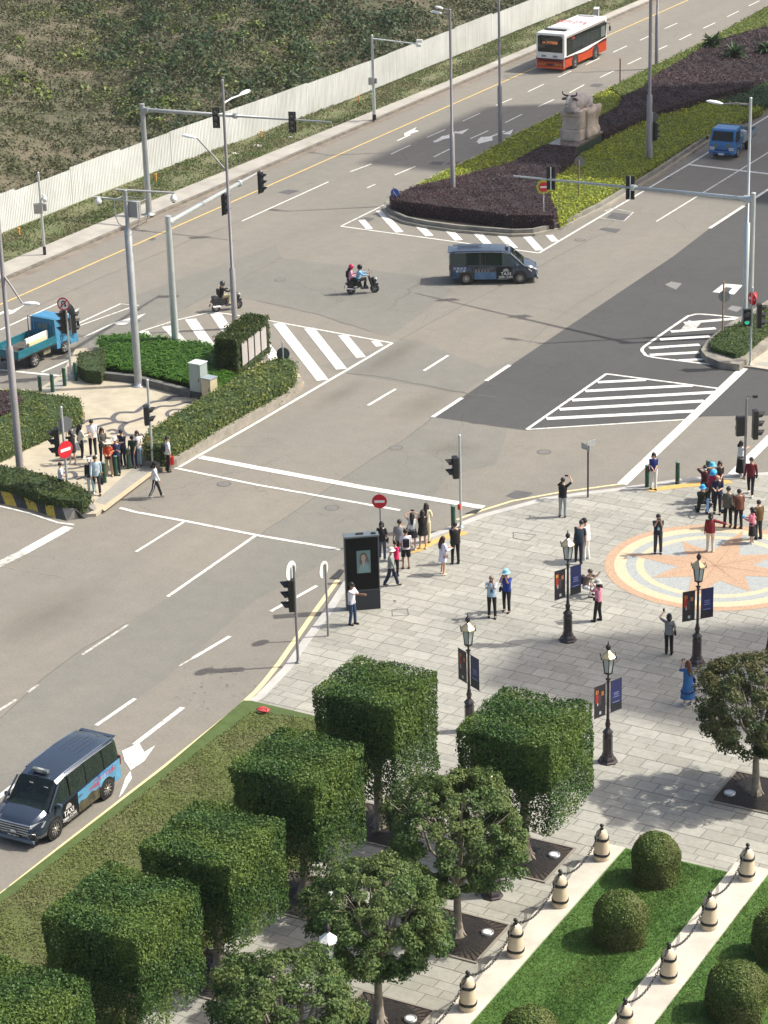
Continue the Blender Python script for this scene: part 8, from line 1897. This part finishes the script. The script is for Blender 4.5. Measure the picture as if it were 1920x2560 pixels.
for x_ in (-.42, .40):
    mb = MB(); mb.disc((x_, .985, .96), (0, 1, .12), .15, .02, 18); mb.build('round_emblem', mat('faded_gold', (.16, .17, .13), .5), t)
mb = MB(); mb.rbox((0, .78, 1.25), (.62, .12, .05), .02); mb.build('dashboard_towel', mat('towel_pale', (.5, .5, .35), .7), t)
for k, (x_, y_, s_) in enumerate(((.2, -1.3, .42), (-.4, -1.6, .36), (.35, -2.2, .4), (-.2, -2.9, .45))):
    mb = MB(); mb.rbox((x_, y_, .82+s_*.4), (s_, s_*1.2, s_*.75), .05, rz=.3*k); local_obj(t, mb, 'sack', mat('sack_white', (.5, .52, .52), .7, var=.25, scale=7), 'pale sack on the bed of the right-hand truck, %s' % ['right behind the cab', 'behind the cab on the far side', 'half way along', 'near its tail board'][k], 'sack', 'sacks on the blue truck')
drv = Vector(t.location)+Matrix.Rotation(t.rotation_euler.z, 3, 'Z') @ Vector((.38, -.12, .22))
P_(0, 0, 0, 1.68, 29-math.degrees(t.rotation_euler.z), 'driver in a yellow shirt at the window of the right-hand blue truck', 'c8b428:short', 'trousers:202024', 'short:141010', '202020', 'drive', skin='m', at_=drv)

# scooters
def scooter(Wr, Wf, label, box=False):
    d = (Wf-Wr); WB = d.length; mid = (Wr+Wf)/2; t = thing('motor_scooter', label, 'scooter', mid, rz_of(d)); y = WB/2; blk = mat('scooter_black', (.015, .018, .020), .25); gry = mat('scooter_grey', (.07, .075, .08), .35)
    for yy, nm in ((-y, 0), (y, 1)): wheel(t, 0, yy, .25, .12, 1, 5)
    mb = MB(); pr = [(-y-.30, .62), (-y-.10, .76), (-y+.55, .74), (-y+.62, .45), (-y+.35, .34), (-y-.1, .36)]; n = len(pr)
    vs = []
    for k, (yy, z) in enumerate(pr):
        w = (.10, .15, .15, .12, .12, .12)[k]; vs += [(-w, yy, z), (w, yy, z)]
    mb.add(vs, [(2*i, 2*i+1, 2*((i+1) % n)+1, 2*((i+1) % n)) for i in range(n)]+[tuple(2*i for i in range(n)), tuple(2*i+1 for i in range(n-1, -1, -1))]); mb.build('rear_fairing', blk, t)
    mb = MB(); mb.rbox((0, -y+.20, .79), (.30, .85, .12), .05); mb.rbox((0, -y-.08, .86), (.28, .28, .10), .04); mb.build('seat', mat('seat_vinyl', (.02, .02, .022), .5), t)
    mb = MB(); mb.rbox((0, -y+.75, .32), (.30, .46, .10), .03); mb.build('footboard', gry, t)
    mb = MB(); mb.rbox((0, y-.22, .66), (.40, .14, .58), .05, M=Matrix.Rotation(.30, 3, 'X')); mb.ball((0, y-.05, .72), (.17, .18, .20)); mb.build('front_shield', blk, t)
    mb = MB(); mb.rbox((0, y+.02, .50), (.13, .42, .10), .04); mb.build('front_mudguard', blk, t)
    mb = MB(); mb.tube([(0, y-.02, .26), (0, y-.16, .66), (0, y-.28, 1.0)], .03, 8); mb.tube([(-.33, y-.34, 1.03), (-.12, y-.28, 1.03), (.12, y-.28, 1.03), (.33, y-.34, 1.03)], .018, 6); mb.build('handlebar', gry, t)
    mb = MB(); mb.ball((0, y+.08, .80), (.11, .06, .08)); mb.build('headlight', m_hl, t)
    mb = MB(); mb.rbox((0, y-.16, 1.16), (.34, .015, .26), .006, M=Matrix.Rotation(.4, 3, 'X')); mb.build('windscreen', mat('screen_smoke', (.10, .13, .13), .1), t)
    for sx in (-1, 1): mb = MB(); mb.tube([(sx*.26, y-.32, 1.04), (sx*.32, y-.28, 1.22)], .008, 5); mb.ball((sx*.34, y-.28, 1.25), (.06, .02, .04), 8, 5); mb.build('mirror', blk, t)
    mb = MB(); mb.tube([(.14, -y+.2, .30), (.16, -y-.25, .36)], [.05, .06], 8); mb.build('exhaust', m_chrome, t)
    mb = MB(); mb.rbox((0, -y-.30, .60), (.16, .04, .08), .015); mb.build('tail_light', m_tail, t)
    mb = MB(); mb.box((0, -y-.36, .42), (.16, .015, .16), M=Matrix.Rotation(-.3, 3, 'X')); mb.build('number_plate', gry, t)
    return t, y
t, y = scooter(G(878, 735), G(937, 731.5), 'black scooter carrying two riders across the junction')
R_ = Matrix.Rotation(t.rotation_euler.z, 3, 'Z'); fd_ = 29-math.degrees(t.rotation_euler.z); L_ = Vector(t.location)
P_(0, 0, 0, 1.66, fd_, 'scooter rider in a pale blue shirt and black helmet, in front', '7cb4d8:long', 'trousers:14161c', None, '202020', 'ride', hat='helmet:101014', skin='l', at_=L_+R_ @ Vector((0, -y+.42, .12)))
P_(0, 0, 0, 1.60, fd_, 'pillion passenger in a pink top and magenta helmet on the scooter', 'd89cb4:long', 'trousers:14161c', 'long:160e10', 'd8d4c8', 'pillion', hat='helmet:b01c50', female=True, at_=L_+R_ @ Vector((0, -y-.02, .14)), extras=('backpack:241420:dark backpack on the pillion passenger in pink',))
t, y = scooter(G(541, 780), G(596, 771), 'dark grey scooter with one rider behind the tall lamp post')
R_ = Matrix.Rotation(t.rotation_euler.z, 3, 'Z'); fd_ = 29-math.degrees(t.rotation_euler.z); L_ = Vector(t.location)
P_(0, 0, 0, 1.70, fd_, 'scooter rider in a black jacket and grey helmet behind the lamp post', '141418:long', 'trousers:a09878', None, 'b8b0a0', 'ride', hat='helmet:3c3c40', skin='m', at_=L_+R_ @ Vector((0, -y+.34, .12)), extras=('backpack:101014:black backpack on the rider behind the lamp post',))
# ---------------------------------------------------------------- thin haze in the air
mb = MB(); mb.box((-80, 150, 39), (700, 620, 84)); hz = mb.build('haze', None); hz.data.materials.clear()
hm_ = bpy.data.materials.new('haze_air'); hm_.use_nodes = True; nt = hm_.node_tree; nt.nodes.remove(nt.nodes['Principled BSDF'])
pv = nt.nodes.new('ShaderNodeVolumePrincipled'); pv.inputs['Color'].default_value = (.92, .95, 1, 1); pv.inputs['Density'].default_value = .00011; pv.inputs['Anisotropy'].default_value = .2
nt.links.new(pv.outputs[0], nt.nodes['Material Output'].inputs['Volume']); hz.data.materials.append(hm_); tag(hz, kind='stuff')
